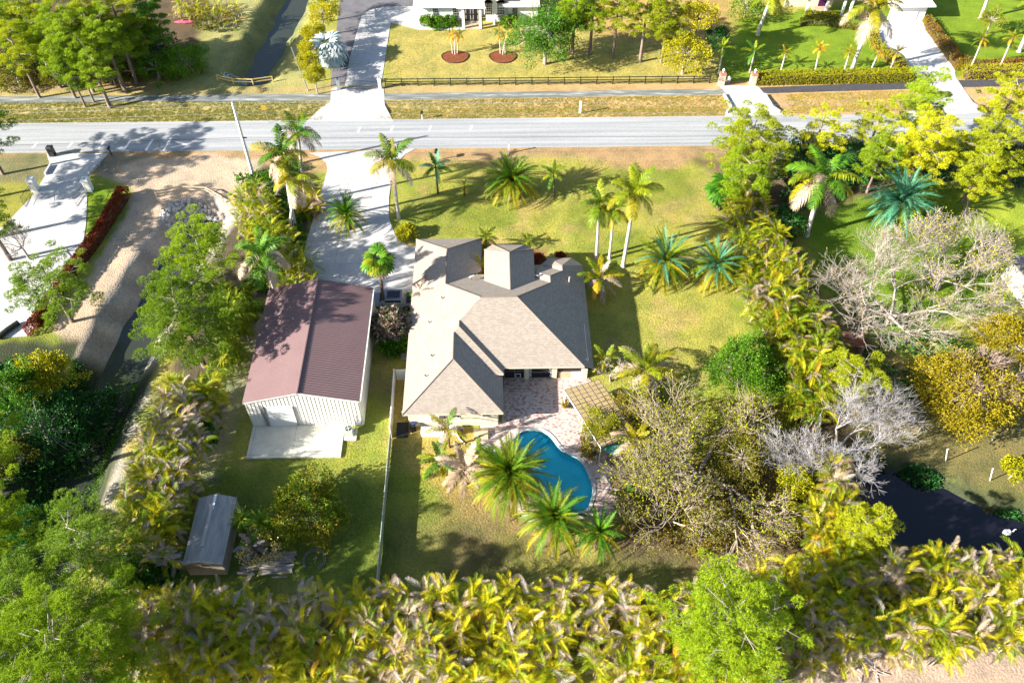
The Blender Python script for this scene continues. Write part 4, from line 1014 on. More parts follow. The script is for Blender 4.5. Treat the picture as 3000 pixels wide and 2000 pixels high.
def fanmesh(m):
    k = ('fan', 0, m)
    if k not in FM: FM[k] = np_mesh('frond', FANV, FANF, [m])
    return FM[k]

def trunk_mesh(pts, rs, m, k=8):
    return MB().tube(pts, rs, m, k, True).mesh('trunk', True)
def palm(label, base, h, L, kind='royal', n=16, mats=('palm_green',), r=0.2, lean=(0, 0), tm='trunk_royal', shaft=False, cat='palm tree', group=None, name='palm_tree', dry=0.0, lowm=None, seed=None, boots=False, spear=True):
    rr = random.Random(seed if seed is not None else hash_(label))
    b = gat(*base) if len(base) == 2 else Vector(base)
    t = thing(name, label, cat, tuple(b), rr.uniform(0, 6.28), group)
    lx, ly = lean
    cr, sr = math.cos(-t.rotation_euler[2]), math.sin(-t.rotation_euler[2]); lx, ly = lx*cr-ly*sr, lx*sr+ly*cr
    hs = h-(1.3 if shaft else 0)
    pts = [(lx*(u**1.3), ly*(u**1.3), hs*u-(0.15 if u == 0 else 0)) for u in (0, .06, .3, .6, 1)]
    ob('trunk', trunk_mesh(pts, [r*1.5, r*1.15, r, r*.95, r*.8], tm), t)
    top = Vector((lx, ly, h))
    if shaft: ob('crown_shaft', MB().tube([(lx, ly, hs-.02), (lx, ly, hs+.5), (lx, ly, h+.15)], [r*.85, r*.8, r*.35], 'crownshaft', 8).mesh('crown_shaft', True), t)
    if boots: ob('palm_heart', MB().tube([(lx, ly, h-.9), (lx, ly, h-.2), (lx, ly, h+.45)], [r*1.0, r*1.6, r*.5], 'palm_heart', 8).mesh('palm_heart', True), t)
    ga = 2.39996
    if kind == 'date': n = int(n*1.6)
    for i in range(n):
        u = i/(n-1) if n > 1 else 0
        var = min(4, int(u*5)) if kind != 'fan' else 0
        m = mats[rr.randrange(len(mats))]
        if lowm and u > 0.55: m = lowm[rr.randrange(len(lowm))]  # lower fronds: sunlit yellow put into the colour, plus dry old ones
        if rr.random() < dry or (dry and u > .85 and rr.random() < .6): m = 'palm_dry' if rr.random() < .6 else 'palm_grey'
        s = L*1.15*rr.uniform(.85, 1.08)*(0.8 if u < .12 else 1)
        rz = i*ga+rr.uniform(-.2, .2)
        if kind == 'fan':
            el = 1.1-2.0*u+rr.uniform(-.15, .15)
            ob('frond', fanmesh(m), t, tuple(top), (rr.uniform(-.2, .2), -el+.5, rz), s)
        else:
            ob('frond', fmesh(kind, var, m), t, (lx, ly, h-0.25*u), (rr.uniform(-.25, .25), rr.uniform(-.12, .12), rz), s)
    return t
def palm_c(label, crown, h, L, **k):            # placed by where the crown centre shows
    p = at(crown[0], crown[1], h); z = gz(p.x, p.y)
    return palm(label, (p.x-k.get('lean', (0, 0))[0], p.y-k.get('lean', (0, 0))[1], z), h-z, L, **k)

# ---- frond masses (areca hedges)
def xf(V, rx, ry, rz, s, loc):
    M = np.array(Euler((rx, ry, rz)).to_matrix())
    return V @ M.T*s+np.array(loc)
def areca_hedge(label, path, width, h, n_total, n_parts, mix, group=None, seed=1, L=(1.35, 2.15), name='areca_hedge', taper=0.25, zbias=1.0, shade=None):
    """path: photograph points of the crown line at height h; width in metres (number or list)"""
    r = np.random.default_rng(seed)
    P = [np.array(at(x, y, h*0.85))[:2] for x, y in path]
    if not hasattr(width, '__len__'): width = [width]*len(P)
    ln = [np.linalg.norm(b-a) for a, b in zip(P[:-1], P[1:])]; cum = np.concatenate([[0], np.cumsum(ln)])
    mid = P[len(P)//2]; t = thing(name, label, 'palm hedge', (float(mid[0]), float(mid[1]), 0), 0, group)
    areas = np.array([l*(width[i]+width[i+1])/2 for i, l in enumerate(ln)]); pr = areas/areas.sum()
    def spot():
        i = r.choice(len(ln), p=pr); f = r.random(); w_ = width[i]*(1-f)+width[i+1]*f
        a = P[i]*(1-f)+P[i+1]*f; d = (P[i+1]-P[i])/ln[i]; nn = np.array([-d[1], d[0]]); v = r.uniform(-1, 1)
        return a+nn*v*w_/2, v
    # clumps give an uneven top
    ncl = max(6, int(areas.sum()/1.05)); cl = []
    for _ in range(ncl):
        p, v = spot(); cl.append((p[0], p[1], h*(1-taper*abs(v)**2.5)*r.uniform(.74, 1.08), r.random()))
    recs = []; n_total = int(n_total*2.0)
    names = list(mix.keys()); wts = np.array(list(mix.values()), float); wts /= wts.sum()
    for _ in range(n_total):
        c = cl[r.integers(ncl)]; lay = r.random()**1.5
        z = c[2]-lay*2.6-.9
        if z < .1: z = .1
        a = r.random()*6.283; q = r.random()*.6
        # tones come in patches
        pn = vnoise(np.array([[c[0]+500, c[1]+500]]), 3.2, 21)[0]
        w2 = wts.copy()
        for k_, nm in enumerate(names):
            if nm in ('palm_dry', 'palm_grey'): w2[k_] *= (2.3 if pn > .55 else .45)
        w2 /= w2.sum()
        recs.append((lay, c[0]+q*math.cos(a), c[1]+q*math.sin(a), z, int(r.choice(5, p=[.2, .27, .27, .17, .09])), names[r.choice(len(names), p=w2)], r.random()*6.283, r.uniform(*L), r.uniform(-.3, .3), r.uniform(-.25, .25)))
    recs.sort(key=lambda q: -(q[3]))
    for q in recs[:n_parts]:
        ob('frond', fmesh('areca', q[4], q[5]), t, (q[1]-mid[0], q[2]-mid[1], q[3]), (q[8], q[9], q[6]), q[7])
    Vs = []; Fs = []; Mi = []; off = 0; mats = names
    for q in recs[n_parts:]:
        V, T = fr('areca', q[4]); V2 = xf(V, q[8], q[9], q[6], q[7], (q[1]-mid[0], q[2]-mid[1], q[3]))
        Vs.append(V2); Fs.append(T+off); off += len(V2); Mi.append(np.full(len(T), mats.index(q[5])))
    if Vs:
        o = ob('lower_fronds', np_mesh('lower_fronds', np.concatenate(Vs), np.concatenate(Fs), mats, np.concatenate(Mi)), t); o['kind'] = 'stuff'
    st = MB()
    for c in cl[::2]: st.tube([(c[0]-mid[0], c[1]-mid[1], -.1), (c[0]-mid[0]+.1, c[1]-mid[1], max(.5, c[2]-1.6))], [.09, .06], 'bark_grey', 4, False)
    o = ob('canes', st, t); o['kind'] = 'stuff'
    return t

# ---- leafy and needle crowns
def tufts(C, N, r, k, ln, wd, jitter=.5, flat=0.0, quad=False):
    """C centres (M,3), N outward directions (M,3): k thin leaves at each"""
    M = len(C); C = np.repeat(C, k, 0); N = np.repeat(N, k, 0)
    D = N+r.normal(0, jitter, C.shape); D /= np.linalg.norm(D, axis=1)[:, None]+1e-9
    D[:, 2] *= (1-flat)
    l = ln*r.uniform(.6, 1.2, (len(C), 1)); U = r.normal(0, 1, C.shape); S = np.cross(D, U); S /= np.linalg.norm(S, axis=1)[:, None]+1e-9
    S *= wd*r.uniform(.7, 1.2, (len(C), 1))*.5
    n = len(C); i = np.arange(n)
    if quad:
        V = np.stack([C, C+D*l*.5-S, C+D*l, C+D*l*.5+S], 1).reshape(-1, 3)
        Fc = np.stack([4*i, 4*i+1, 4*i+2, 4*i+3], 1)
        return V, Fc
    V = np.stack([C-S*.5, C+S*.5, C+D*l], 1).reshape(-1, 3)
    return V, np.stack([3*i, 3*i+1, 3*i+2], 1)
def pine_geo(seed, H, R, nb=16, hole=0.35, depth=0.55, dens=1.0, ln=.27, wd=.075, lean=0.0, k=9, tuftn=46):
    r = np.random.default_rng(seed); rr = random.Random(seed)
    br = MB(); lx, ly = lean*math.cos(seed), lean*math.sin(seed)
    tr = MB(); pts = [(lx*u*u, ly*u*u, H*u-.1) for u in (0, .25, .5, .75, .97)]
    tr.tube(pts, [H*.022+.04, H*.018+.03, H*.014+.02, H*.009+.02, .03], 'bark_pine', 7)
    Cs = []; Ns = []
    for i in range(nb):
        u = 1-depth*((i+.5)/nb); a = i*2.4+rr.uniform(-.4, .4)
        reach = R*math.sqrt(max(.1, 1-((u-(1-depth*.6))/(depth*.75))**2))*rr.uniform(.7, 1.08)
        z0 = H*u-.6; p0 = np.array([lx*u*u, ly*u*u, z0]); rise = rr.uniform(-.05, .35)*reach*.6+(.5 if u > .9 else 0)
        p1 = p0+np.array([math.cos(a)*reach*.5, math.sin(a)*reach*.5, rise*.3]); p2 = p0+np.array([math.cos(a)*reach, math.sin(a)*reach, rise])
        br.tube([p0, p1, p2], [.035+.012*R/2, .03, .012], 'bark_grey', 4, False)
        nc = max(3, int(reach*2.3))
        for j in range(nc):
            f = 0.38+.62*(j+.5)/nc+rr.uniform(-.08, .08)
            c = p0*(1-f)+p2*f+np.array([0, 0, rise*.1]); sp = reach*.30
            c = c+np.array([rr.uniform(-sp, sp)*1.25, rr.uniform(-sp, sp)*1.25, rr.uniform(-.5, .6)])
            rad = rr.uniform(.48, .85)*(.75+.1*R)
            if rr.random() > .97-hole*.25: continue
            br.tube([p0*(1-f*.8)+p2*f*.8, c], [.02, .008], 'bark_grey', 3, False)
            m = int(tuftn*dens*rad/.55)
            v = r.normal(0, 1, (m, 3)); v /= np.linalg.norm(v, axis=1)[:, None]; v[:, 2] = np.abs(v[:, 2])*.9-.1
            Cs.append(c+v*rad*np.array([.8, .8, .42])*r.uniform(.6, 1, (m, 1))); v2 = v.copy(); v2[:, 2] += .6; Ns.append(v2)
    V, T = tufts(np.concatenate(Cs), np.concatenate(Ns), r, k, ln, wd, .75)
    return tr, br, V, T
def leafy_geo(seed, H, R, clumps=60, per=40, ln=.22, wd=.14, zs=.75, crown0=.35, shell=.55, lobes=.22, bark='bark_grey', k=3, drop=0.0):
    r = np.random.default_rng(seed); rr = random.Random(seed)
    tr = MB(); zc = H-R*zs
    tr.tube([(0, 0, -.1), (.05, 0, zc*.5), (.1, .05, zc)], [.05*R+.05, .04*R+.04, .03*R+.02], bark, 7)
    br = MB(); Cs = []; Ns = []
    for i in range(clumps):
        v = r.normal(0, 1, 3); v /= np.linalg.norm(v); v[2] = abs(v[2])*1.0-.35 if rr.random() < .85 else v[2]
        q = shell+(1-shell)*rr.random()**.5
        q *= 1+lobes*math.sin(3*math.atan2(v[1], v[0])+seed)*rr.random()
        c = np.array([v[0]*R*q, v[1]*R*q, zc+v[2]*R*zs*q-drop*rr.random()*R*.5]); c[2] = max(c[2], .4)
        rad = R*rr.uniform(.13, .24)+.12
        if i % 2 == 0: br.tube([(.1, .05, zc*.9), tuple(c*.5+np.array([0, 0, zc*.45])), tuple(c)], [.03*R+.01, .02*R, .01], bark, 4, False)
        m = int(per)
        w_ = r.normal(0, 1, (m, 3)); w_ /= np.linalg.norm(w_, axis=1)[:, None]
        Cs.append(c+w_*rad*r.uniform(.4, 1, (m, 1))); Ns.append(w_*.7+v*.5+np.array([0, 0, .25-drop*.6]))
    V, T = tufts(np.concatenate(Cs), np.concatenate(Ns), r, k, ln, wd, .5, quad=True)
    return tr, br, V, T
GEO = {}
def tree(label, crown, zc, rpx, kind='pine', mats='pine_needles', cat='pine tree', name='pine_tree', seed=None, geo=None, group=None, H=None, vs=1.0, **k):
    """crown centre in the photograph at height zc; crown radius in photograph pixels"""
    p = at(crown[0], crown[1], zc); R = rpx*mpp(crown[0], crown[1], zc); z = gz(p.x, p.y)
    sd_ = seed if seed is not None else hash_(label)
    if kind == 'pine': H = H or zc+R*.55*vs
    else: H = H or zc+R*.6*vs
    key = (kind, geo) if geo is not None else (kind, label)
    t = thing(name, label, cat, (p.x, p.y, z), random.Random(sd_).uniform(0, 6.28), group)
    if key not in GEO:
        if kind == 'pine': g = pine_geo(sd_, H, R, **k)
        else: g = leafy_geo(sd_, H, R, **k)
        GEO[key] = (g, H, R, {})
    (tr, br, V, T), H0, R0, cache = GEO[key]
    if 'tr' not in cache: cache['tr'] = tr.mesh('trunk', True); cache['br'] = br.mesh('branches')
    if mats not in cache: cache[mats] = np_mesh('crown', V, T, [mats])
    s = (R/R0, R/R0, H/H0)
    ob('trunk', cache['tr'], t, None, None, s)
    if len(br.f): ob('branches', cache['br'], t, None, None, s)
    ob('crown', cache[mats], t, None, None, s)
    return t
def bare_geo(seed, H, R, bark, depth=6, spread=.72, split=(2, 3), lean=0.0, twigs=True, start=.22, up=.25, ratio=.8, limb=.017):
    rr = random.Random(seed); mb = MB(); tw = MB(); ends = []
    V = []; Fc = []; TV = []; TF = []
    def seg(a, b, r0, r1, store):
        d = (b-a).normalized(); u = d.cross(Vector((0.3, .2, 1))).normalized(); v = d.cross(u)
        (VV, FF) = (V, Fc) if store else (TV, TF); o = len(VV)
        for (p, q) in ((a, r0), (b, r1)):
            for k in range(3): t = 2.094*k; VV.append(tuple(p+u*math.cos(t)*q+v*math.sin(t)*q))
        for k in range(3): FF.append((o+k, o+(k+1) % 3, o+3+(k+1) % 3, o+3+k))
    def grow(p, d, l, r, lev):
        steps = 3
        for s in range(steps):
            d2 = (d+Vector((rr.uniform(-.2, .2), rr.uniform(-.2, .2), rr.uniform(-.12, .16)))).normalized()
            q = p+d2*l/steps
            seg(p, q, max(r, .011), max(r*.92, .011), lev < depth-2); p = q; d = d2; r *= .92
            if lev >= 2 and rr.random() < .6:
                side = (d+Vector((rr.uniform(-1, 1), rr.uniform(-1, 1), rr.uniform(-.3, .6)))*.8).normalized()
                if lev < depth: grow(p, side, l*ratio*.8, r*.5, lev+1)
        if lev >= depth: ends.append(p.copy()); return
        for _ in range(rr.choice(split)):
            nd = (d+Vector((rr.uniform(-1, 1), rr.uniform(-1, 1), rr.uniform(-.45, .7)))*spread+Vector((0, 0, up*.3))).normalized()
            grow(p, nd, l*ratio*rr.uniform(.85, 1.15), r*.68, lev+1)
    base = Vector((0, 0, -.1)); l0 = H*start
    tp = Vector((rr.uniform(-.3, .3), rr.uniform(-.3, .3), l0)); seg(base, tp, .045*R+.06, .04*R+.04, True)
    nmain = 5
    for i in range(nmain):
        a = 6.283*i/nmain+rr.uniform(-.4, .4)
        grow(tp, Vector((math.cos(a)*1.0, math.sin(a)*1.0, rr.uniform(.3, 1.1))).normalized(), R*.34, limb*R+.03, 1)
    A = np.array(V+TV); fs = np.array(Fc); ft = np.array(TF)+len(V)
    # fit to the wanted crown
    rad = np.percentile(np.hypot(A[:, 0], A[:, 1]), 97); hz = A[:, 2].max()
    A = A*np.array([R/rad, R/rad, H/hz]); E_ = np.array([tuple(e) for e in ends])*np.array([R/rad, R/rad, H/hz])
    return A[:len(V)], fs, A[len(V):], ft-len(V), E_
def bare_tree(label, crown, zc, rpx, bark='bark_white', name='bare_tree', cat='bare tree', H=None, leafm=None, leaves=0, seed=None, **k):
    p = at(crown[0], crown[1], zc); R = rpx*mpp(crown[0], crown[1], zc); H = H or zc*1.5
    sd_ = seed if seed is not None else hash_(label)
    V, Fc, TV, TF, E_ = bare_geo(sd_, H, R, bark, **k)
    t = thing(name, label, cat, (p.x, p.y, gz(p.x, p.y)), random.Random(sd_).uniform(0, 6.28))
    ob('trunk', np_mesh('trunk', V, Fc, [bark]), t)
    ob('twigs', np_mesh('twigs', TV, TF, [bark]), t)
    if leafm:
        r = np.random.default_rng(sd_); idx = r.integers(len(E_), size=leaves); C = E_[idx]+r.normal(0, .25, (leaves, 3)); N = r.normal(0, 1, (leaves, 3)); N[:, 2] += .5
        LV, LT = tufts(C, N, r, 4, .22, .12, .6, quad=True); ob('crown', np_mesh('crown', LV, LT, [leafm]), t)
    return t
def undergrowth(name, label, px, z, m, n, ln=.4, wd=.16, hmax=1.2, world=False, k=4, seed=3):
    poly = ats(px); A = np.array(poly); r = np.random.default_rng(seed)
    P = r.uniform(A.min(0), A.max(0), (n*3, 2)); P = P[in_poly(P, poly)][:n]
    pat = vnoise(P+300, 2.2, seed); keep = pat > .28; P = P[keep]; pat = pat[keep]
    Z = terrain(P)+r.random(len(P))*hmax*pat
    C = np.column_stack([P, Z]); N = np.tile([0, 0, .9], (len(C), 1))+r.normal(0, .5, C.shape)
    V, T = tufts(C, N, r, k, ln, wd, .5, quad=True); o = ob(name, np_mesh(name, V, T, [m])); o['kind'] = 'stuff'; o['label'] = label; o['category'] = 'undergrowth'
    return o

# ================================================================== planting
def palm_bt(label, base, crown, L, **k):
    b = gat(*base); lo, hi = .3, 30
    for _ in range(40):
        m = (lo+hi)/2
        if at(crown[0], crown[1], m).y > b.y: lo = m
        else: hi = m
    q = at(crown[0], crown[1], lo)
    return palm(label, tuple(b), lo-b.z, L, lean=(q.x-b.x, 0), **k)
ROY = dict(kind='royal', shaft=True)
G1 = 'royal palms of the front lawn'
palm_bt('tall royal palm by the right edge of the driveway with a long white trunk', (1168, 640), (1148, 470), 3.3, n=17, mats=('palm_lime', 'palm_green', 'palm_yellow'), lowm=('palm_yellow', 'palm_dry'), dry=.08, r=.21, **ROY)
palm_bt('leftmost of the three royal palms behind the house on the lawn', (1747, 754), (1757, 598), 2.7, n=15, mats=('palm_lime', 'palm_green'), lowm=('palm_yellow', 'palm_lime'), r=.19, group=G1, **ROY)
palm_bt('short middle one of the three royal palms on the lawn', (1785, 757), (1800, 612), 2.3, n=13, mats=('palm_lime', 'palm_yellow'), lowm=('palm_yellow',), r=.16, group=G1, **ROY)
palm_bt('largest of the three royal palms on the lawn, right of the other two', (1825, 782), (1862, 560), 3.2, n=17, mats=('palm_lime', 'palm_green', 'palm_lime'), lowm=('palm_yellow', 'palm_lime'), r=.22, group=G1, **ROY)
G2 = 'royal palms left of the driveway'
palm_bt('royal palm nearest the road in the row left of the driveway', (897, 595), (870, 385), 2.9, n=16, mats=('palm_green', 'palm_lime'), lowm=('palm_yellow', 'palm_dry'), dry=.05, r=.2, group=G2, **ROY)
palm_bt('second royal palm from the road, leaning over the low palms by the driveway', (865, 665), (826, 452), 3.4, n=18, mats=('palm_green', 'palm_lime', 'palm_yellow'), lowm=('palm_yellow', 'palm_dry'), dry=.08, r=.22, group=G2, **ROY)
palm_bt('third royal palm from the road with drooping tan lower fronds', (850, 690), (862, 522), 3.1, n=18, mats=('palm_green', 'palm_lime', 'palm_yellow'), lowm=('palm_dry', 'palm_yellow'), dry=.15, r=.2, group=G2, **ROY)
palm_bt('dark royal palm behind the metal building beside the large pine', (822, 905), (768, 742), 3.4, n=16, mats=('palm_green',), lowm=('palm_green', 'palm_dry'), dry=.1, r=.2, group=G2, **ROY)
palm_bt('royal palm with the big shaggy brown and green crown right of the front lawn', (2362, 690), (2412, 520), 4.3, n=20, mats=('palm_green', 'palm_lime'), lowm=('palm_dry', 'palm_yellow', 'palm_green', 'palm_lime'), dry=.08, r=.3, **ROY)
G3 = 'tall royal palms of the neighbouring garden'
palm_bt('tall royal palm rising out of the top of the photo left of the white garage', (2220, 103), (2262, -22), 3.6, n=14, mats=('palm_lime', 'palm_yellow'), r=.28, group=G3, **ROY)
palm_bt('tall royal palm whose crown hangs over the white garage', (2492, 213), (2562, 22), 4.6, n=18, mats=('palm_yellow', 'palm_lime'), lowm=('palm_yellow', 'palm_dry'), dry=.05, r=.32, group=G3, **ROY)
palm_bt('pale royal palm trunk at the top edge right of the white garage', (2872, 55), (2920, -75), 3.6, n=12, mats=('palm_lime',), r=.28, group=G3, **ROY)
palm_bt('royal palm trunk at the right edge above the clipped hedge', (2985, 152), (3050, 0), 3.2, n=12, mats=('palm_lime',), r=.28, group=G3, **ROY)
DT = dict(kind='date', tm='trunk_date', boots=True, cat='date palm', name='date_palm')
palm_c('big date palm with a dense round crown in the middle of the front lawn', (1500, 532), 2.6, 4.0, n=66, mats=('palm_green', 'palm_lime'), lowm=('palm_yellow', 'palm_lime'), r=.4, **DT)
palm_c('date palm standing in the driveway island', (1014, 628), 2.4, 2.9, n=54, mats=('palm_green',), lowm=('palm_green', 'palm_yellow'), r=.35, **DT)
palm_c('left one of the two pale date palms right of the house', (1948, 768), 2.6, 3.9, n=64, mats=('palm_lime', 'palm_blue', 'palm_lime'), lowm=('palm_yellow', 'palm_lime'), r=.4, **DT)
palm_c('right one of the two pale date palms, next to the tall right hedge', (2098, 780), 2.6, 3.5, n=60, mats=('palm_blue', 'palm_lime'), lowm=('palm_lime', 'palm_yellow'), r=.38, **DT)
palm_c('blue green date palm in the shade of the tall pines at right', (2640, 590), 4.0, 4.5, n=58, mats=('palm_blue',), lowm=('palm_blue', 'palm_blue', 'palm_lime'), r=.4, **DT)
palm_c('large golden green date palm overhanging the left side of the pool', (1492, 1392), 4.0, 4.1, n=84, mats=('palm_lime', 'palm_green', 'palm_lime'), lowm=('palm_yellow', 'palm_yellow', 'palm_lime'), r=.45, **DT)
palm_c('dark green date palm at the lower end of the pool', (1622, 1518), 3.4, 3.6, n=66, mats=('palm_green', 'palm_lime'), lowm=('palm_lime', 'palm_yellow', 'palm_green'), r=.42, **DT)
palm_c('small date palm between the pool and the leafless tree', (1755, 1560), 2.8, 2.7, n=36, mats=('palm_green',), lowm=('palm_yellow', 'palm_green'), r=.28, **DT)
palm_c('small green pygmy palm touching the garden shed roof', (708, 1522), 2.0, 1.45, n=34, mats=('palm_lime', 'palm_green'), r=.14, **DT)
palm_c('small green pygmy palm between the shed palm and the russet tree', (768, 1534), 2.2, 1.6, n=34, mats=('palm_green', 'palm_lime'), lowm=('palm_lime',), r=.14, **DT)
# fan and silver palms
palm_bt('fan palm with a ring of yellow green leaves beside the truck', (1128, 905), (1108, 765), 1.9, kind='fan', n=24, mats=('palm_green', 'palm_lime'), lowm=('palm_yellow', 'palm_dry'), tm='trunk_date', r=.19, cat='fan palm', name='fan_palm')
palm_c('silver blue fan palm beside the gate of the far drive', (962, 140), 2.8, 3.3, kind='fan', n=24, mats=('palm_silver',), tm='trunk_date', r=.3, cat='fan palm', name='fan_palm')
palm_c('green fan palm at the foot of the pines left of the shaggy royal palm', (2120, 555), 3.5, 2.3, kind='fan', n=30, mats=('palm_green',), tm='trunk_date', r=.2, cat='fan palm', name='fan_palm')
# small lawn palms
CO = dict(kind='coco', cat='palm tree', name='small_palm', tm='trunk_date')
palm_bt('feathery green palm on the lawn below the black mailbox', (1283, 566), (1276, 488), 2.1, n=18, mats=('palm_green', 'palm_blue'), r=.14, **CO)
palm_bt('tiny palm between the feathery palm and the big date palm', (1361, 572), (1362, 543), 1.05, n=11, mats=('palm_lime', 'palm_yellow'), r=.09, **CO)
palm_bt('thin palm just right of the big date palm on the lawn', (1623, 576), (1622, 508), 1.9, n=14, mats=('palm_green', 'palm_lime'), r=.12, **CO)
palm_c('orange tinged coconut palm at the right corner of the house roof', (1757, 812), 3.0, 2.9, n=20, mats=('palm_lime', 'palm_yellow'), lowm=('areca_orange', 'palm_dry', 'palm_yellow'), dry=.1, r=.18, **CO)
palm_c('coconut palm with yellow fronds behind the pergola', (1893, 1080), 3.2, 3.4, n=18, mats=('palm_yellow', 'palm_lime'), lowm=('palm_yellow', 'palm_dry'), r=.18, **CO)
palm_c('lime green coconut palm among bare branches right of the pergola', (1862, 1290), 3.2, 2.4, n=18, mats=('palm_lime', 'palm_yellow'), lowm=('palm_yellow', 'palm_dry'), dry=.1, r=.18, **CO)
palm_c('half dead palm with spear leaves against the south wall of the wing', (1312, 1255), 3.4, 2.2, n=11, mats=('palm_green', 'palm_yellow', 'rust'), dry=.2, r=.1, **CO)
palm_c('dead tan palm at the left side of the golden green date palm', (1362, 1370), 3.2, 2.8, n=18, mats=('palm_dry',), lowm=('palm_dry',), r=.14, **CO)
palm_c('green palm on the brown grass left of the patio', (1290, 1350), 2.2, 2.4, n=16, mats=('palm_green', 'palm_lime'), lowm=('palm_yellow', 'palm_lime'), r=.14, **CO)
palm_c('dark glossy palm at the lower left corner of the patio', (1402, 1340), 1.8, 1.9, n=16, mats=('palm_green',), r=.12, **CO)
palm_c('brownish palm hanging over the parked truck', (1238, 858), 2.8, 1.9, n=15, mats=('palm_dry', 'palm_green'), dry=.4, r=.1, **CO)
palm_c('yellow palm in the courtyard between the garage and the entry roof', (1408, 778), 2.6, 1.5, n=18, mats=('palm_yellow', 'palm_lime'), lowm=('areca_orange', 'palm_yellow'), r=.1, **CO)
palm_c('bright green palm at the front of the courtyard', (1424, 693), 2.6, 1.6, n=20, mats=('palm_lime',), r=.1, **CO)
palm_c('low green palm in front of the entry roof', (1545, 702), 1.2, 1.1, n=14, mats=('palm_lime',), r=.08, **CO)
palm_c('yellow palm beside the white branched shrub at the pergola corner', (1775, 1050), 2.4, 1.8, n=16, mats=('palm_yellow', 'palm_lime'), r=.1, **CO)
palm_c('upright green palm in the bed between pool and bare tree', (1832, 1448), 1.6, 1.8, n=12, mats=('palm_lime', 'palm_green'), r=.1, **CO)
palm_c('dry palm clump left of the shed pygmy palm root', (740, 1600), 1.4, 1.7, n=20, mats=('palm_dry', 'palm_grey', 'palm_green'), dry=.5, r=.1, **CO)
G4 = 'small golden palms in a row behind the clipped hedge'
rowp = [((2105, 216), (2118, 140), 1.9, 'left'), ((2196, 213), (2212, 150), 2.0, 'left'), ((2284, 222), (2302, 155), 1.25, 'a'), ((2385, 219), (2402, 140), 1.35, 'a'), ((2470, 217), (2490, 152), 1.3, 'a'), ((2548, 214), (2578, 148), 1.4, 'a'), ((2604, 213), (2630, 152), 1.4, 'a'), ((2842, 203), (2880, 113), 1.35, 'b'), ((2926, 203), (2966, 112), 1.45, 'b')]
rl = ['dark green palm with thin arching fronds by the left gate pillar', 'green palm behind the right gate pillar with a bowed frond', 'first small golden palm from the gate pillars behind the hedge', 'second small golden palm from the gate pillars behind the hedge', 'small golden palm left of the thick royal trunk behind the hedge', 'small golden palm right of the thick royal trunk behind the hedge', 'small golden palm nearest the white driveway, behind the hedge end', 'small golden palm right of the white driveway', 'small golden palm near the right edge above the short hedge']
for (b, c, L, kk), lb in zip(rowp, rl):
    palm_bt(lb, b, c, L, kind='coco', n=15 if kk != 'left' else 12, mats=('palm_green', 'palm_lime') if kk == 'left' else ('palm_yellow', 'areca_orange', 'palm_lime'), tm='trunk_royal', r=.12, group=G4, name='small_palm')
for bx, crs, lb in [(1333, [(1318, 103), (1332, 96), (1346, 101)], 'left'), (1473, [(1462, 92), (1486, 92), (1478, 108)], 'right')]:
    for k, c in enumerate(crs):
        palm_bt('%s palm of the three growing from the %s red mulch ring' % (['leftmost', 'middle', 'rightmost'][k], lb), (bx+(k-1)*7, 158+k % 2*3), c, 1.2, kind='coco', n=11, mats=('areca_orange', 'palm_yellow', 'palm_green'), tm='trunk_royal', r=.08, name='small_palm', group='palms in the red mulch rings')
    p = at(bx, 168); rg = []
    for i in range(22):
        t = 6.283*i/22; rg.append((p.x+2.2*math.cos(t)*(1+.06*math.sin(3*t)), p.y+1.9*math.sin(t)))
    struct('mulch_bed', MB().prism(rg, -.05, .08, 'mulch_red').mesh('mulch_bed'))
    t_ = thing('bed_edging', 'black edging round the %s red mulch ring' % lb, 'garden edging', (p.x, p.y, 0)); ob('edging_strip', MB().tube([(x-p.x, y-p.y, .1) for x, y in rg+rg[:1]], .05, 'black', 4), t_)

# ---- pines
P_ = lambda lb, c, z, r, **k: tree(lb, c, z, r, 'pine', **k)
P_('broad pine on the ditch bank with its crown over the sandy slope', (575, 705), 9.0, 98, mats='pine_needles', nb=22, tuftn=40)
P_('large dense pine left of the metal building, in front of the broad one', (525, 905), 9.5, 142, mats='pine_needles', nb=34, depth=.6, tuftn=44)
P_('leaning pine beside the white drive and the red hedge', (128, 800), 8.0, 118, mats='pine_needles_pale', nb=15, depth=.7, lean=1.5)
P_('pine over the canal at the bottom left with a bent pale limb', (215, 1570), 10.0, 155, mats='pine_needles_pale', nb=20, depth=.6, tuftn=36)
P_('pine filling the bottom left corner', (170, 1890), 12.0, 225, mats='pine_needles', nb=44, depth=.5, tuftn=46)
P_('pine at the left edge above the bottom corner', (30, 1720), 11.0, 130, mats='pine_needles_pale', nb=20)
P_('round pine standing in the bottom palm hedge', (2150, 1800), 11.0, 165, mats='pine_needles', nb=40, depth=.6, tuftn=46)
P_('second crown of yellow green pine below the round one', (2180, 1960), 7.0, 80, mats='pine_needles_yellow', nb=14, vs=.8)
P_('bright yellow green young pine at the end of the dark canal', (2545, 1540), 6.5, 82, mats='pine_needles_yellow', nb=20, depth=.7)
P_('soft yellow green pine between the palm hedge and the silver bare tree', (2510, 1092), 6.5, 88, mats='pine_needles_yellow', nb=18, depth=.6, vs=.8)
P_('pine at the upper left end of the long side hedge by the road', (2205, 395), 8.5, 108, mats='pine_needles_yellow', nb=26, depth=.6)
P_('lower pine crown just below the one at the hedge end', (2195, 500), 7.0, 85, mats='pine_needles', nb=18, geo='pa')
P_('small sparse pine in front of the road left of the tallest pines', (2410, 362), 8.0, 75, mats='pine_needles_yellow', nb=15, geo='pb')
P_('tallest round pine with a pale centre in front of the white drive', (2725, 265), 11.5, 80, mats='pine_needles', nb=22, depth=.5, geo='pc')
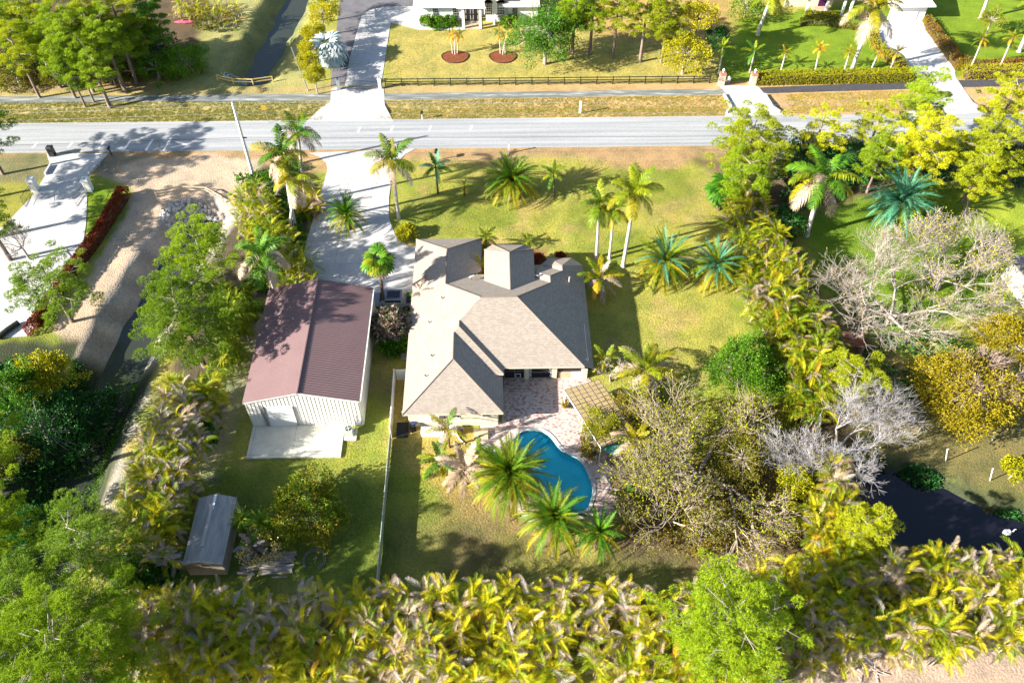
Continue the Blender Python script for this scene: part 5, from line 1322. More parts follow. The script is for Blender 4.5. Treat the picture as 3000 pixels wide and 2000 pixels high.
P_('yellow pine left of and below the tallest round pine', (2585, 330), 9.5, 66, mats='pine_needles_yellow', nb=16, geo='pd')
P_('dense pine below the tallest round pine', (2720, 400), 9.0, 105, mats='pine_needles_yellow', nb=26, geo='pe')
P_('dark lower pine under the yellow pines right of the road', (2590, 440), 7.0, 70, mats='pine_needles', nb=16, geo='pa')
P_('pine crown at the right edge above the road', (2970, 275), 11.0, 78, mats='pine_needles_yellow', nb=20, geo='pc')
P_('yellow pine at the right edge below the road', (2905, 430), 9.0, 100, mats='pine_needles_yellow', nb=26, geo='pe')
P_('low golden pine beside the mossy leaning trunk at the right edge', (2880, 510), 6.0, 62, mats='pine_needles_yellow', nb=16, geo='pb')
PG = 'pines of the wood at the top left'
for i, (c, z, r, m, g, lb) in enumerate([
    ((20, 30), 11, 60, 'pine_needles', 'pe', 'green pine at the very left of the top edge'), ((100, 90), 9.5, 55, 'pine_needles', 'pc', 'green pine between the yellow pine and the middle of the wood'),
    ((400, 70), 8, 48, 'pine_needles', 'pc', 'low round pine at the right end of the wood behind the thicket'), ((215, 160), 8, 46, 'pine_needles', 'pe', 'low pine in the middle of the wood front'),
    ((70, 40), 11, 75, 'pine_needles_yellow', 'pd', 'pine in the very top left corner'),
    ((30, 110), 10, 55, 'pine_needles_yellow', 'pb', 'sparse yellow pine at the left edge of the wood'),
    ((190, 75), 11, 78, 'pine_needles', 'pe', 'tall bright pine in the middle of the top left wood'),
    ((290, 75), 11, 62, 'pine_needles', 'pc', 'tall pine right of the middle of the top left wood'),
    ((330, 20), 11, 60, 'pine_needles_yellow', 'pd', 'pine at the top edge above the kayak side of the wood'),
    ((240, 20), 12, 60, 'pine_needles_yellow', 'pa', 'pine at the top edge of the wood'),
    ((150, 130), 9, 55, 'pine_needles', 'pb', 'shorter pine in front of the tall bright pine'),
    ((255, 155), 9, 58, 'pine_needles', 'pd', 'pine low in the right part of the top left wood'),
    ((200, 200), 6.5, 40, 'pine_needles_pale', 'pb', 'small pale pine at the front edge of the wood near the path'),
    ((135, 30), 11, 50, 'pine_needles_yellow', 'pa', 'pine between the corner pine and the top edge pine'),
    ((345, 95), 8.5, 55, 'pine_needles', 'pd', 'pine at the right end of the top left wood above the green thicket'),
    ((420, 20), 10, 50, 'leaf_mid_green', 'pe', 'dark pine behind the thicket near the pink kayak')]):
    P_(lb, c, z, int(r*1.2), mats=m, geo=g, group=PG)
PH = 'pines of the lot beyond the split rail fence'
for c, z, r, m, g, lb in [((1740, 5), 9.0, 62, 'pine_needles', 'pd', 'pine with a bare brown trunk left in the far pine lot'),
    ((1690, -30), 11, 60, 'pine_needles', 'pe', 'pine cut by the top edge behind the weeping tree'),
    ((1815, -20), 11, 60, 'pine_needles_yellow', 'pc', 'pine at the top edge in the middle of the far pine lot'),
    ((1900, -10), 11, 60, 'pine_needles_yellow', 'pd', 'pine at the top edge right in the far pine lot'),
    ((1960, 30), 9, 60, 'pine_needles_yellow', 'pe', 'yellow green pine above the rounded yellow tree')]:
    P_(lb, c, z, r, mats=m, geo=g, group=PH)

PO = 'pines past the left edge whose shadows cross the road and drive'
for c, z, r, m, g, lb in [((-95, 330), 10, 95, 'pine_needles', 'pe', 'pine past the left edge beyond the road'), ((-150, 520), 10, 100, 'pine_needles', 'pc', 'pine past the left edge beside the white drive'),
    ((-70, 600), 9, 80, 'pine_needles', 'pd', 'second pine past the left edge beside the white drive'), ((-260, 400), 11, 110, 'pine_needles', 'pe', 'far pine past the left edge at the road'),
        ((-160, 1250), 11, 150, 'pine_needles', 'pc', 'pine past the left edge over the ditch'), ((-140, 1480), 11, 150, 'pine_needles', 'pe', 'lower pine past the left edge over the ditch')]:
    P_(lb, c, z, r, mats=m, geo=g, group=PO)

# ---- broadleaf trees and shrubs
B_ = lambda lb, c, z, r, m, **k: tree(lb, c, z, r, 'leafy', m, name=k.pop('name', 'leafy_tree'), cat=k.pop('cat', 'tree'), **k)
B_('weeping light green tree left of the far pine lot', (1600, 78), 6.5, 104, 'leaf_mid_green', clumps=150, per=56, drop=1.2, vs=1.4, ln=.3, wd=.1, shell=.25, bark='bark_grey')
B_('darker green tree right behind the weeping one', (1680, 60), 5.5, 50, 'leaf_bright_green', clumps=40, per=40, vs=1.3)
B_('rounded yellow tree behind the split rail fence', (2010, 150), 4.0, 78, 'leaf_yellow_green', clumps=80, per=46, vs=1.1)
B_('tall yellow green tree above the rounded yellow one', (2045, 55), 7.0, 62, 'leaf_yellow_green', clumps=60, per=40, vs=1.4)
B_('dark tree by the left gate pillar behind the yellow trees', (2098, 110), 4.5, 40, 'leaf_dark_green', clumps=40, per=36, vs=1.5)
B_('red leaved bushes below the top edge beside the tall royal palm', (2190, 12), 2.5, 55, 'leaf_russet', clumps=40, per=36, name='shrub', cat='shrub')
B_('russet and green mango tree in the middle of the back yard', (895, 1480), 2.8, 112, 'leaf_russet', clumps=110, per=60, ln=.26, wd=.1, lobes=.35)
B_('bright green round tree against the right palm hedge', (2190, 1062), 3.6, 108, 'leaf_bright_green', clumps=110, per=60, ln=.26, wd=.1, lobes=.3)
B_('large golden brown tree at the right edge', (2852, 1130), 4.8, 145, 'leaf_gold', clumps=150, per=60, ln=.24, wd=.12, lobes=.25)
B_('bright golden tree cut by the right edge above the golden brown one', (2975, 985), 5.0, 95, 'leaf_gold', clumps=90, per=60, ln=.22, wd=.12)
B_('small russet tree on the neighbouring lawn at the top right', (2912, 50), 3.2, 38, 'leaf_russet', clumps=40, per=30, ln=.2, wd=.1)
B_('yellow green bush at the foot of the ditch bank left', (120, 1090), 3.4, 88, 'leaf_yellow_green', clumps=80, per=44, lobes=.4, name='shrub', cat='shrub')
B_('dark green thicket left of the dark ditch', (95, 1225), 3.5, 125, 'leaf_dark_green', clumps=90, per=46, lobes=.3, name='shrub', cat='shrub')
B_('dark green thicket with feathery leaves right of the yellow bush', (225, 1170), 2.6, 95, 'leaf_dark_green', clumps=80, per=44, lobes=.4, name='shrub', cat='shrub')
B_('green tree at the left edge above the dark thicket', (25, 1130), 4.5, 75, 'leaf_mid_green', clumps=50, per=44, lobes=.3)
B_('shrub with yellow tips at the left edge beside the dark water', (15, 1330), 3.0, 70, 'leaf_olive', clumps=50, per=40, name='shrub', cat='shrub')
B_('dark bluish bush at the left edge over the water', (30, 1520), 3.0, 85, 'leaf_dark_green', clumps=60, per=50, ln=.35, wd=.08, name='shrub', cat='shrub')
B_('bright green bush at the lower end of the left palm hedge', (390, 1672), 2.8, 78, 'leaf_bright_green', clumps=70, per=44, lobes=.35, name='shrub', cat='shrub')
B_('dark green bush just behind the bright one at the corner', (470, 1690), 2.0, 55, 'leaf_dark_green', clumps=40, per=40, name='shrub', cat='shrub')
B_('green bush in the shade right of the left palm hedge', (600, 1262), 1.6, 42, 'leaf_mid_green', clumps=36, per=30, name='shrub', cat='shrub')
B_('big bright green thicket where the wood meets the ditch', (535, 165), 3.0, 72, 'leaf_bright_green', clumps=80, per=44, lobes=.35, name='shrub', cat='shrub')
B_('dark green thicket behind the bright one by the wood', (430, 120), 3.5, 75, 'leaf_dark_green', clumps=80, per=44, lobes=.35, name='shrub', cat='shrub')
B_('green thicket with fan leaves in front of the dark one', (455, 190), 2.4, 66, 'leaf_bright_green', clumps=60, per=40, lobes=.35, name='shrub', cat='shrub')
B_('yellowing bush on the front edge of the wood', (330, 225), 1.6, 36, 'leaf_olive', clumps=30, per=36, name='shrub', cat='shrub')
B_('vine covered stump bush at the wood edge near the path', (150, 215), 2.0, 38, 'leaf_olive', clumps=34, per=36, name='shrub', cat='shrub')
B_('brown and green bush at the left end of the wood edge', (45, 225), 1.8, 50, 'leaf_olive', clumps=34, per=36, name='shrub', cat='shrub')
B_('dark bush in the wood between the left pines', (60, 165), 2.6, 60, 'leaf_dark_green', clumps=50, per=36, name='shrub', cat='shrub')
B_('dark bush under the pines in the middle of the wood', (200, 120), 3.0, 80, 'leaf_dark_green', clumps=60, per=36, name='shrub', cat='shrub')
B_('dark bush under the right pines of the wood', (340, 150), 2.6, 70, 'leaf_mid_green', clumps=50, per=36, name='shrub', cat='shrub')
B_('variegated pink leaved plant between the metal building and the house', (1142, 948), 2.6, 52, 'leaf_pinkish', clumps=70, per=22, ln=.6, wd=.26, vs=1.3, name='shrub', cat='shrub')
B_('green big leaved plant below the pink one by the house wall', (1150, 1000), 1.4, 40, 'leaf_mid_green', clumps=34, per=18, ln=.55, wd=.24, name='shrub', cat='shrub')
B_('round yellow green shrub at the bottom bend of the driveway', (1192, 676), 1.1, 30, 'leaf_yellow_green', clumps=34, per=36, name='shrub', cat='shrub')
B_('red leaved shrub right of the entry roof', (1575, 757), 1.0, 24, 'leaf_red', clumps=24, per=30, name='shrub', cat='shrub')
B_('small magenta shrub on the lawn edge behind the house', (1640, 748), .7, 13, 'leaf_red', clumps=14, per=24, name='shrub', cat='shrub')
B_('soft green ferny shrub growing over the end of the pergola', (1760, 1235), 3.2, 60, 'leaf_yellow_green', clumps=60, per=50, ln=.2, wd=.06, lobes=.3, vs=.8, name='shrub', cat='shrub')
B_('olive green fine leaved shrub under the bare branches by the pergola', (1835, 1200), 2.6, 75, 'leaf_olive', clumps=60, per=50, ln=.2, wd=.06, lobes=.4, vs=.8, name='shrub', cat='shrub')
B_('green tree crown behind the bare branches below the bright round tree', (2180, 1330), 3.6, 90, 'leaf_olive', clumps=80, per=36, ln=.18, wd=.08, lobes=.4)
B_('bright green shrub between the tangled tree and the right palm hedge', (2345, 1395), 3.4, 55, 'leaf_yellow_green', clumps=50, per=44, lobes=.3, name='shrub', cat='shrub')
B_('olive shrub with drooping twigs under the tangled tree', (2070, 1520), 2.4, 85, 'leaf_olive', clumps=60, per=36, ln=.18, wd=.07, lobes=.4, name='shrub', cat='shrub')
B_('dark green bushes behind the pines near the right drive', (2480, 455), 3.0, 90, 'leaf_dark_green', clumps=70, per=40, lobes=.3, name='shrub', cat='shrub')
B_('dark green thicket under the pines at the right', (2820, 470), 3.0, 90, 'leaf_dark_green', clumps=70, per=40, lobes=.3, name='shrub', cat='shrub')
B_('purplish dark tree behind the shaggy royal palm', (2370, 440), 3.8, 75, 'leaf_dark_green', clumps=70, per=40, lobes=.3)
B_('dark bush behind the trunk of the shaggy royal palm', (2300, 640), 2.4, 60, 'leaf_dark_green', clumps=50, per=40, name='shrub', cat='shrub')
B_('small glossy shrub in the planter by the lower end of the pergola', (1728, 1318), 1.4, 28, 'leaf_olive', clumps=28, per=30, ln=.16, wd=.08, name='shrub', cat='shrub')
B_('green bush at the right edge between golden tree and canal', (2985, 1370), 2.0, 40, 'leaf_yellow_green', clumps=30, per=40, name='shrub', cat='shrub')
B_('ferny dark shrub at the left bank of the far canal', (600, 60), 1.6, 30, 'leaf_olive', clumps=24, per=30, name='shrub', cat='shrub')
B_('light green shrubs at the front of the house beyond the lawn', (1285, 58), 1.0, 34, 'leaf_bright_green', clumps=40, per=36, vs=.5, name='shrub', cat='shrub')
for i, (px, lb) in enumerate([(1252, 'left'), (1318, 'right')]):
    B_('%s end of the bright shrub row under the far house windows' % lb, (px, 58), 1.0, 22, 'leaf_bright_green', clumps=26, per=36, name='shrub', cat='shrub')
B_('bright green shrub right of the far house porch', (1490, 58), 1.1, 28, 'leaf_bright_green', clumps=30, per=36, name='shrub', cat='shrub')
# cedars along the far drive
for i, (px, py, r) in enumerate([(962, 20, 46), (945, 62, 42), (922, 110, 34), (912, 155, 34), (908, 198, 34), (922, 232, 30)]):
    B_(['cedar at the top edge left of the grey drive', 'cedar second from the top edge left of the grey drive', 'cedar just above the silver fan palm', 'cedar left of the silver fan palm', 'cedar behind the thin pole by the gate', 'lowest cedar next to the gate of the far drive'][i], (px, py), 2.6, r, 'leaf_yellow_green', clumps=44, per=44, ln=.3, wd=.07, vs=2.2, name='cedar', cat='cedar', group='cedars along the far drive')
# bare trees
bare_tree('big white leafless tree spreading behind the right palm hedge', (2640, 860), 5.0, 270, 'bark_white', H=9.5, depth=6, leafm='leaf_olive', leaves=600, split=(2, 3))
bare_tree('pale fine twigged tree above the big leafless one at the right', (2800, 750), 5.5, 190, 'bark_white', H=9, depth=6, leafm='leaf_yellow_green', leaves=1300, split=(2, 3))
bare_tree('silver leafless tree right of the tangled branches', (2490, 1240), 5.5, 235, 'bark_silver', H=8.5, depth=6, leafm='leaf_olive', leaves=400, split=(3, 3), ratio=.8)
bare_tree('wide tangled tree of bare limbs and sparse leaves right of the pool', (2060, 1330), 4.4, 320, 'bark_tan', H=7.0, depth=6, limb=.03, leafm='leaf_yellow_green', leaves=3800, split=(2, 3))
bare_tree('smaller bare tree in front of the tangled one, above the hedge', (1980, 1480), 3.5, 170, 'bark_tan', H=5.5, depth=5, leafm='leaf_olive', leaves=1500)
bare_tree('white branched frangipani at the corner of the pergola', (1795, 1075), 2.6, 50, 'bark_white', H=3.6, depth=4, leafm='palm_lime', leaves=60)
bare_tree('bare tree at the left edge of the white drive', (45, 690), 4.0, 60, 'bark_grey', H=6, depth=5)
bare_tree('brown dead banana plants beside the shed', (770, 1610), 1.4, 62, 'bark_grey', H=2.6, depth=4, leafm='leaf_tan', leaves=420, name='dead_plant', cat='dead plant')
bare_tree('leafless top among the golden brown tree at right', (2900, 1080), 5.5, 110, 'bark_pinkish', H=7.6, depth=5, split=(3, 3))

# ---- areca masses
MIX = {'areca_green': 4.5, 'areca_yellow': 6, 'palm_dry': 3.4, 'palm_grey': .7, 'areca_orange': .08}
MIXG = {'areca_green': 7, 'areca_yellow': 3, 'palm_dry': .7, 'palm_grey': .4, 'areca_orange': .08}
MIXY = {'areca_green': 2.5, 'areca_yellow': 6, 'palm_dry': 2.0, 'palm_grey': .7, 'areca_orange': .3}
AG = 'palm hedges round the back yard'
areca_hedge('long thick palm hedge of green, yellow and dry fronds along the bottom edge', [(330, 1850), (800, 1860), (1300, 1845), (1800, 1855), (2250, 1850)], [8.2, 8.2, 8.6, 8.4, 7.8], 6.2, 3900, 290, MIX, AG, 11, taper=.14)
areca_hedge('palm hedge with many tan fronds continuing to the bottom right corner', [(2200, 1800), (2450, 1765), (2720, 1740), (3050, 1720), (3350, 1730)], [7.5, 9.0, 9.0, 7.0, 6.0], 6.0, 2500, 250, MIX, AG, 12, taper=.14)
areca_hedge('yellow green palm hedge running down the right side of the lawn', [(2185, 555), (2235, 680), (2300, 830), (2365, 980), (2410, 1090), (2390, 1190)], [5.2, 6.6, 7.8, 7.4, 6.2, 4.6], 5.2, 2300, 280, {'areca_green': 5, 'areca_yellow': 5, 'palm_dry': 1.5, 'palm_grey': .4, 'areca_orange': .08}, AG, 13)
areca_hedge('palm hedge with grey dry fronds along the ditch track left of the yard', [(560, 1100), (520, 1200), (470, 1330), (435, 1440), (415, 1560), (400, 1630)], [5.2, 5.6, 4.8, 4.6, 4.4, 3.8], 6.0, 1300, 260, {'areca_green': 4.5, 'areca_yellow': 4, 'palm_dry': 1.6, 'palm_grey': 1.8}, AG, 14)
areca_hedge('short yellow palm hedge beside the dark canal', [(2440, 1330), (2460, 1420), (2450, 1540), (2440, 1600)], [4.2, 5.0, 4.6, 3.4], 4.8, 600, 220, MIXY, AG, 15)
areca_hedge('dense low palm clumps left of the driveway under the royal palms', [(730, 520), (750, 620), (800, 700), (850, 780), (870, 820)], [3.4, 5.0, 5.6, 5.0, 3.0], 4.0, 800, 220, MIXG, AG, 16)
areca_hedge('green palm clumps between the big pine and the metal building', [(660, 820), (690, 900), (660, 1000), (640, 1080)], [4.0, 4.0, 3.6, 3.0], 3.6, 480, 180, {'areca_green': 8, 'areca_yellow': 1}, AG, 17)
areca_hedge('yellow palm clump right of the royal palm row by the driveway', [(885, 530), (905, 600)], 2.6, 2.6, 110, 80, MIXY, AG, 18)
areca_hedge('palm clump at the top edge behind the thicket and kayak', [(510, -5), (600, 8), (690, 20)], 4.0, 3.4, 160, 90, MIXY, AG, 19)
areca_hedge('palm clump between the pergola palm and the bright round tree', [(1840, 1120), (1900, 1160)], 3.5, 2.8, 110, 80, MIXG, AG, 20)

# ---- clipped hedges
def clipped(name, label, poly_px, h, m, n, ln=.14, wd=.09, base='mulch_brown', seed=5, world=None):
    poly = world or ats(poly_px); A = np.array(poly); r = np.random.default_rng(seed)
    c = A.mean(0); t = thing(name, label, 'hedge', (c[0], c[1], 0))
    ob('stems', MB().prism([(x-c[0]+(c[0]-x)*.04, y-c[1]+(c[1]-y)*.1) for x, y in poly], 0, h*.86, base), t)
    C = []; N = []
    P = r.uniform(A.min(0), A.max(0), (n*4, 2)); P = P[in_poly(P, poly)][:n//2]
    C.append(np.column_stack([P, h+(vnoise(P*3+90, 1.0, 4)-.5)*.3])); N.append(np.tile([0, 0, 1.], (len(P), 1)))
    L = [np.linalg.norm(A[(i+1) % len(A)]-A[i]) for i in range(len(A))]; tot = sum(L)
    area = (1 if sum(A[i][0]*A[(i+1) % len(A)][1]-A[(i+1) % len(A)][0]*A[i][1] for i in range(len(A))) > 0 else -1)
    for i, l in enumerate(L):
        k = int(n/2*l/tot); f = r.random((k, 1)); q = A[i]*(1-f)+A[(i+1) % len(A)]*f; d = (A[(i+1) % len(A)]-A[i])/l; nn = np.array([d[1], -d[0]])*area
        C.append(np.column_stack([q+nn*r.uniform(-.05, .1, (k, 1)), r.uniform(.05, h, (k, 1))])); N.append(np.tile([nn[0], nn[1], .3], (k, 1)))
    C = np.concatenate(C); C[:, :2] -= c
    V, T = tufts(C, np.concatenate(N), r, 4, ln, wd, .6, quad=True); ob('foliage', np_mesh('foliage', V, T, [m]), t)
a = at(2210, 252); b = at(2666, 236)
clipped('clipped_hedge', 'long clipped green hedge between the gate pillars and the white driveway', None, 1.5, 'leaf_yellow_green', 9000, world=[(a.x, a.y), (b.x, a.y+.5), (b.x, a.y+2.4), (a.x, a.y+1.9)])
a = at(2822, 236)
clipped('clipped_hedge', 'clipped green hedge right of the white driveway at the edge', None, 1.5, 'leaf_yellow_green', 4200, world=[(a.x, a.y), (a.x+25, a.y+1.2), (a.x+25, a.y+3.2), (a.x, a.y+2.0)])
clipped('red_hedge', 'long narrow clipped dark red hedge beside the white drive and sand lot', [(356, 572), (384, 572), (300, 706), (212, 828), (98, 985), (84, 985), (200, 810), (288, 690)], 1.5, 'leaf_red', 9000)
clipped('clipped_hedge', 'low green hedge round the planting in front of the right far house', [(2355, 62), (2452, 62), (2452, 48), (2355, 46)], .9, 'leaf_yellow_green', 1500)
clipped('flower_border', 'dark purple and pink low border in front of the right far house', [(2340, 76), (2420, 78), (2520, 92), (2515, 80), (2440, 66), (2345, 62)], .6, 'leaf_russet', 1600)
clipped('flower_border', 'yellow and pink planting along the right side of the white driveway', [(2706, 60), (2722, 58), (2760, 110), (2800, 150), (2815, 205), (2800, 208), (2745, 135), (2708, 85)], .9, 'leaf_russet', 2400)
clipped('flower_border', 'yellow planting strip left of the white driveway behind the small palms', [(2540, 95), (2566, 95), (2580, 140), (2650, 190), (2660, 212), (2620, 210), (2550, 140)], .7, 'leaf_yellow_green', 2000)
clipped('flower_border', 'pink flowering border above the short hedge at the right edge', [(2800, 205), (3000, 200), (3000, 180), (2860, 186), (2790, 160)], .7, 'leaf_russet', 2400)

# ---- ground plants nobody could count
undergrowth('undergrowth', 'low green and brown plants on the floor of the top left wood', [(-60, 150), (580, 150), (600, 215), (520, 240), (-60, 262)], 0, 'leaf_olive', 5200, hmax=1.3)
undergrowth('undergrowth', 'low plants on the shaded bank left of the ditch', [(-100, 1050), (240, 1060), (270, 1180), (150, 1500), (-100, 1900)], 0, 'leaf_dark_green', 5200, hmax=1.5)
undergrowth('undergrowth', 'weeds along the ditch bed and track', [(330, 1060), (400, 1110), (330, 1300), (250, 1480), (120, 1800), (60, 1700), (200, 1350)], 0, 'leaf_mid_green', 2400, hmax=.5, ln=.25, wd=.1)
undergrowth('undergrowth', 'scrub below the bare branches right of the pool', [(1780, 1330), (1900, 1150), (2280, 1200), (2420, 1350), (2400, 1600), (2000, 1640), (1800, 1560)], 0, 'leaf_olive', 7000, hmax=1.8, ln=.3, wd=.09)
undergrowth('undergrowth', 'dark plants under the pines and along the right boundary', [(2250, 430), (2700, 420), (3060, 430), (3000, 560), (2600, 520), (2300, 640)], 0, 'leaf_dark_green', 4200, hmax=1.4)
undergrowth('undergrowth', 'dark shaded plants behind the right palm hedge', [(2440, 820), (2650, 950), (2950, 1050), (2700, 1200), (2560, 1130)], 0, 'leaf_dark_green', 1500, hmax=.8)
undergrowth('undergrowth', 'reeds and weeds on the bank of the dark canal', [(2560, 1330), (2700, 1370), (3060, 1500), (3060, 1540), (2700, 1420), (2600, 1400)], 0, 'leaf_dark_green', 2400, hmax=.7)
undergrowth('undergrowth', 'plants under the royal palms left of the driveway', [(690, 520), (900, 490), (915, 640), (860, 830), (700, 1000), (640, 960), (740, 760)], 0, 'leaf_mid_green', 3800, hmax=1.2)
# short grass tufts give the lawns and verges their nap
def grass(name, label, px, n, m='grass_blades', ln=.12, wd=.03, k=5, seed=4, world=None):
    poly = world or ats(px); A = np.array(poly); r = np.random.default_rng(seed)
    P = r.uniform(A.min(0), A.max(0), (n*3, 2)); P = P[in_poly(P, poly)][:n]
    P = P[vnoise(P+70, .35, seed) > .25]
    C = np.column_stack([P, terrain(P)+.0]); N = np.tile([0, 0, 1.0], (len(C), 1))
    V, T = tufts(C, N, r, k, ln, wd, .7); o = ob(name, np_mesh(name, V, T, [m])); o['kind'] = 'stuff'; o['label'] = label; o['category'] = 'grass'
grass('grass', 'short grass of the front lawn', [(1200, 470), (2050, 470), (2130, 700), (2150, 1000), (2000, 1130), (1760, 1060), (1760, 800), (1560, 700), (1250, 690)], 60000, m='lawn_blades', ln=.11, wd=.035, k=3)
grass('grass', 'short grass of the back yard', [(1080, 1050), (1150, 1060), (1140, 1280), (1400, 1300), (1400, 1500), (1700, 1680), (600, 1720), (560, 1420), (740, 1370), (1040, 1260)], 34000, m='lawn_blades', ln=.09, wd=.035, k=3)
grass('grass', 'short grass of the far lawn', [(1130, 90), (2080, 90), (2080, 245), (1130, 252)], 26000, m='lawn_blades', ln=.13, wd=.05, k=3)
grass('grass', 'rough dry grass of the verge beyond the road', None, 26000, world=[(-80, 106.4), (-26, 106.3), (-26, 111.3), (-80, 112)], ln=.2, wd=.06, k=4)
grass('grass', 'rough brown grass of the verge right of the far driveway', None, 26000, world=[(-18, 106.3), (36, 106.5), (36, 112), (-18, 111.3)], ln=.18, wd=.06, k=4)
grass('grass', 'brown grass of the verge in front of the right houses', None, 12000, world=[(45, 107), (70, 107.5), (70, 113), (45, 112)], ln=.18, wd=.06, k=4)

# ================================================================== fences, posts, signs and small things
# split rail fence
a = at(1130, 253); b = at(2078, 244)
hf = thing('rail_fence', 'long black three rail fence along the far verge', 'fence', (a.x, a.y, 0))
Lf = b.x-a.x; nb_ = 20; fyl = b.y-a.y
pm = MB().box((0, 0, .68), (.13, .13, 1.36), 'black_fence').mesh('fence_post'); rm = MB().box((0, 0, 0), (Lf/nb_, .05, .14), 'black_fence').mesh('rail')
for i in range(nb_+1): ob('fence_post', pm, hf, (Lf*i/nb_, fyl*i/nb_, 0))
for i in range(nb_):
    for z in (.35, .78, 1.22): ob('rail', rm, hf, (Lf*(i+.5)/nb_, fyl*(i+.5)/nb_, z), (0, 0, math.atan2(fyl, Lf)))
# entrance gate of the far drive
pa = at(1001, 262); pb = at(1112, 260)
for nm, p, lb in (('l', at(993, 262), 'left white gate post of the far drive'), ('r', at(1114, 260), 'right white gate post of the far drive')):
    t = thing('gate_post', lb, 'gate post', (p.x, p.y, 0)); ob('shaft', MB().box((0, 0, .85), (.45, .45, 1.7), 'paint_white'), t); ob('cap', MB().box((0, 0, 1.76), (.58, .58, .12), 'paint_white', 0, .6), t); ob('lantern', MB().tube([(0, 0, 1.82), (0, 0, 2.05)], [.06, .1], 'black', 6), t)
gt = thing('driveway_gate', 'closed black iron double gate across the far drive', 'gate', (pa.x, pa.y, 0))
wg = pb.x-pa.x
for s in range(2):
    lf = ob('gate_leaf', MB().tube([(wg/2*s+.05, 0, .12), (wg/2*(s+1)-.05, 0, .12)], .03, 'black', 4), gt)
    ob('rail', MB().tube([(wg/2*(s+i/8)+.02, 0, 1.15+.28*math.sin(math.pi*(s*.5+i/16))) for i in range(9)], .03, 'black', 4), lf)
    for i in range(15):
        x = wg/2*(s+(i+.5)/15); ob('bar', MB().tube([(x, 0, .1), (x, 0, 1.15+.28*math.sin(math.pi*x/wg))], .015, 'black', 3), lf)
# neighbour gate at left: pillars and open leaves
for (px, py, lb) in ((110, 556, 'left white gate pillar with a number plate by the neighbouring drive'), (268, 556, 'right white gate pillar of the neighbouring drive')):
    p = at(px-5 if px < 200 else px-4, py+2); t = thing('gate_pillar', lb, 'gate pillar', (p.x, p.y, 0))
    ob('shaft', MB().box((0, 0, .95), (.85, .85, 1.9), 'paint_white'), t); ob('cap', MB().box((0, 0, 1.98), (1.1, 1.1, .22), 'paint_white', 0, .75), t)
    ob('number_plate', MB().box((0, -.44, 1.5), (.45, .03, .25), 'fabric_white'), t) if px < 200 else ob('lamp', MB().tube([(0, 0, 2.08), (0, 0, 2.2)], .06, 'black', 6), t)
    if px < 200:
        for k in range(2): ob('number', MB().box((-.09+.17*k, -.46, 1.5), (.09, .02, .16), 'black'), t)
def leafgate(hx, hy, ex_, ey_, label):
    h_ = at(hx, hy); e_ = at(ex_, ey_); t = thing('gate_leaf', label, 'gate', (h_.x, h_.y, 0)); v = e_-h_; v.z = 0
    ob('frame', MB().tube([Vector((0, 0, .1)), v+Vector((0, 0, .1)), v+Vector((0, 0, 1.7)), v*.5+Vector((0, 0, 1.55)), Vector((0, 0, 1.3)), Vector((0, 0, .1))], .03, 'black', 4), t)
    ob('rail', MB().tube([Vector((0, 0, .5)), v+Vector((0, 0, .5))], .02, 'black', 4), t)
    for i in range(1, 18): q = v*(i/18); ob('bar', MB().tube([q+Vector((0, 0, .1)), q+Vector((0, 0, 1.3+.35*(i/18)))], .014, 'black', 3), t)
leafgate(257, 562, 226, 606, 'right open black iron gate leaf of the neighbouring drive')
leafgate(96, 566, 75, 608, 'left open black iron gate leaf on the grass by the neighbouring drive')
# brick pillars with finials by the right gate
for (px, py, lb) in ((2113, 252, 'left brick gate pillar with a finial beside the standing person'), (2205, 253, 'right brick gate pillar with a finial at the hedge end')):
    p = at(px, py); t = thing('gate_pillar', lb, 'gate pillar', (p.x, p.y+.4, 0))
    ob('shaft', MB().box((0, 0, .95), (.9, .8, 1.9), 'brick_pillar'), t); ob('cap', MB().box((0, 0, 2.0), (1.1, 1.0, .25), 'brick_cap', 0, .8), t)
    ob('finial', MB().tube([(0, 0, 2.1), (0, 0, 2.3), (0, 0, 2.42), (0, 0, 2.62), (0, 0, 2.8)], [.12, .07, .2, .2, .03], 'fabric_white', 8), t)
# utility poles and wires
b = at(740, 508); lo, hi = 5, 20
for _ in range(40):
    m = (lo+hi)/2
    if at(680, 298, m).y > b.y: lo = m
    else: hi = m
tp = at(680, 298, lo); hp = lo
up = thing('utility_pole', 'leaning white concrete utility pole at the road edge by the sand lot', 'utility pole', (b.x, b.y, 0))
ln_ = Vector((tp.x-b.x, 0, hp))
ob('pole', MB().tube([Vector((0, 0, 0)), ln_*.5, ln_], [.26, .22, .17], 'paint_white', 4), up)
ob('bracket', MB().box(ln_*.52+Vector((.35, -.05, 0)), (.5, .12, .14), 'black'), up)
ob('cap', MB().box(ln_+Vector((0, 0, .02)), (.3, .3, .06), 'steel'), up)
for i, (f, dy, m, r, lb) in enumerate([(.99, 0, 'steel', .016, 'topmost pale power wire over the road'), (.93, .25, 'steel', .014, 'second pale power wire over the road'), (.86, -.2, 'steel', .014, 'third pale power wire over the road'), (.72, 0, 'steel', .014, 'fourth pale power wire over the road'), (.52, 0, 'black', .022, 'thick black cable over the near side of the road')]):
    c = Vector((b.x, b.y, 0))+ln_*f; pts = []
    for side in (-1, 1):
        for k in range(13) if side > 0 else range(12, 0, -1):
            u = k/12; pts.append(Vector((c.x+side*u*110, c.y+dy+side*u*1.2, c.z-1.3*4*u*.5*(1-u*.5))))
    tag(ob('power_wire', MB().tube(pts, r, m, 3, False)), lb, 'wire', 'power wires over the road')
t = thing('street_pole', 'thin grey pole beside the cedars at the far canal', 'pole', tuple(gat(903, 266)))
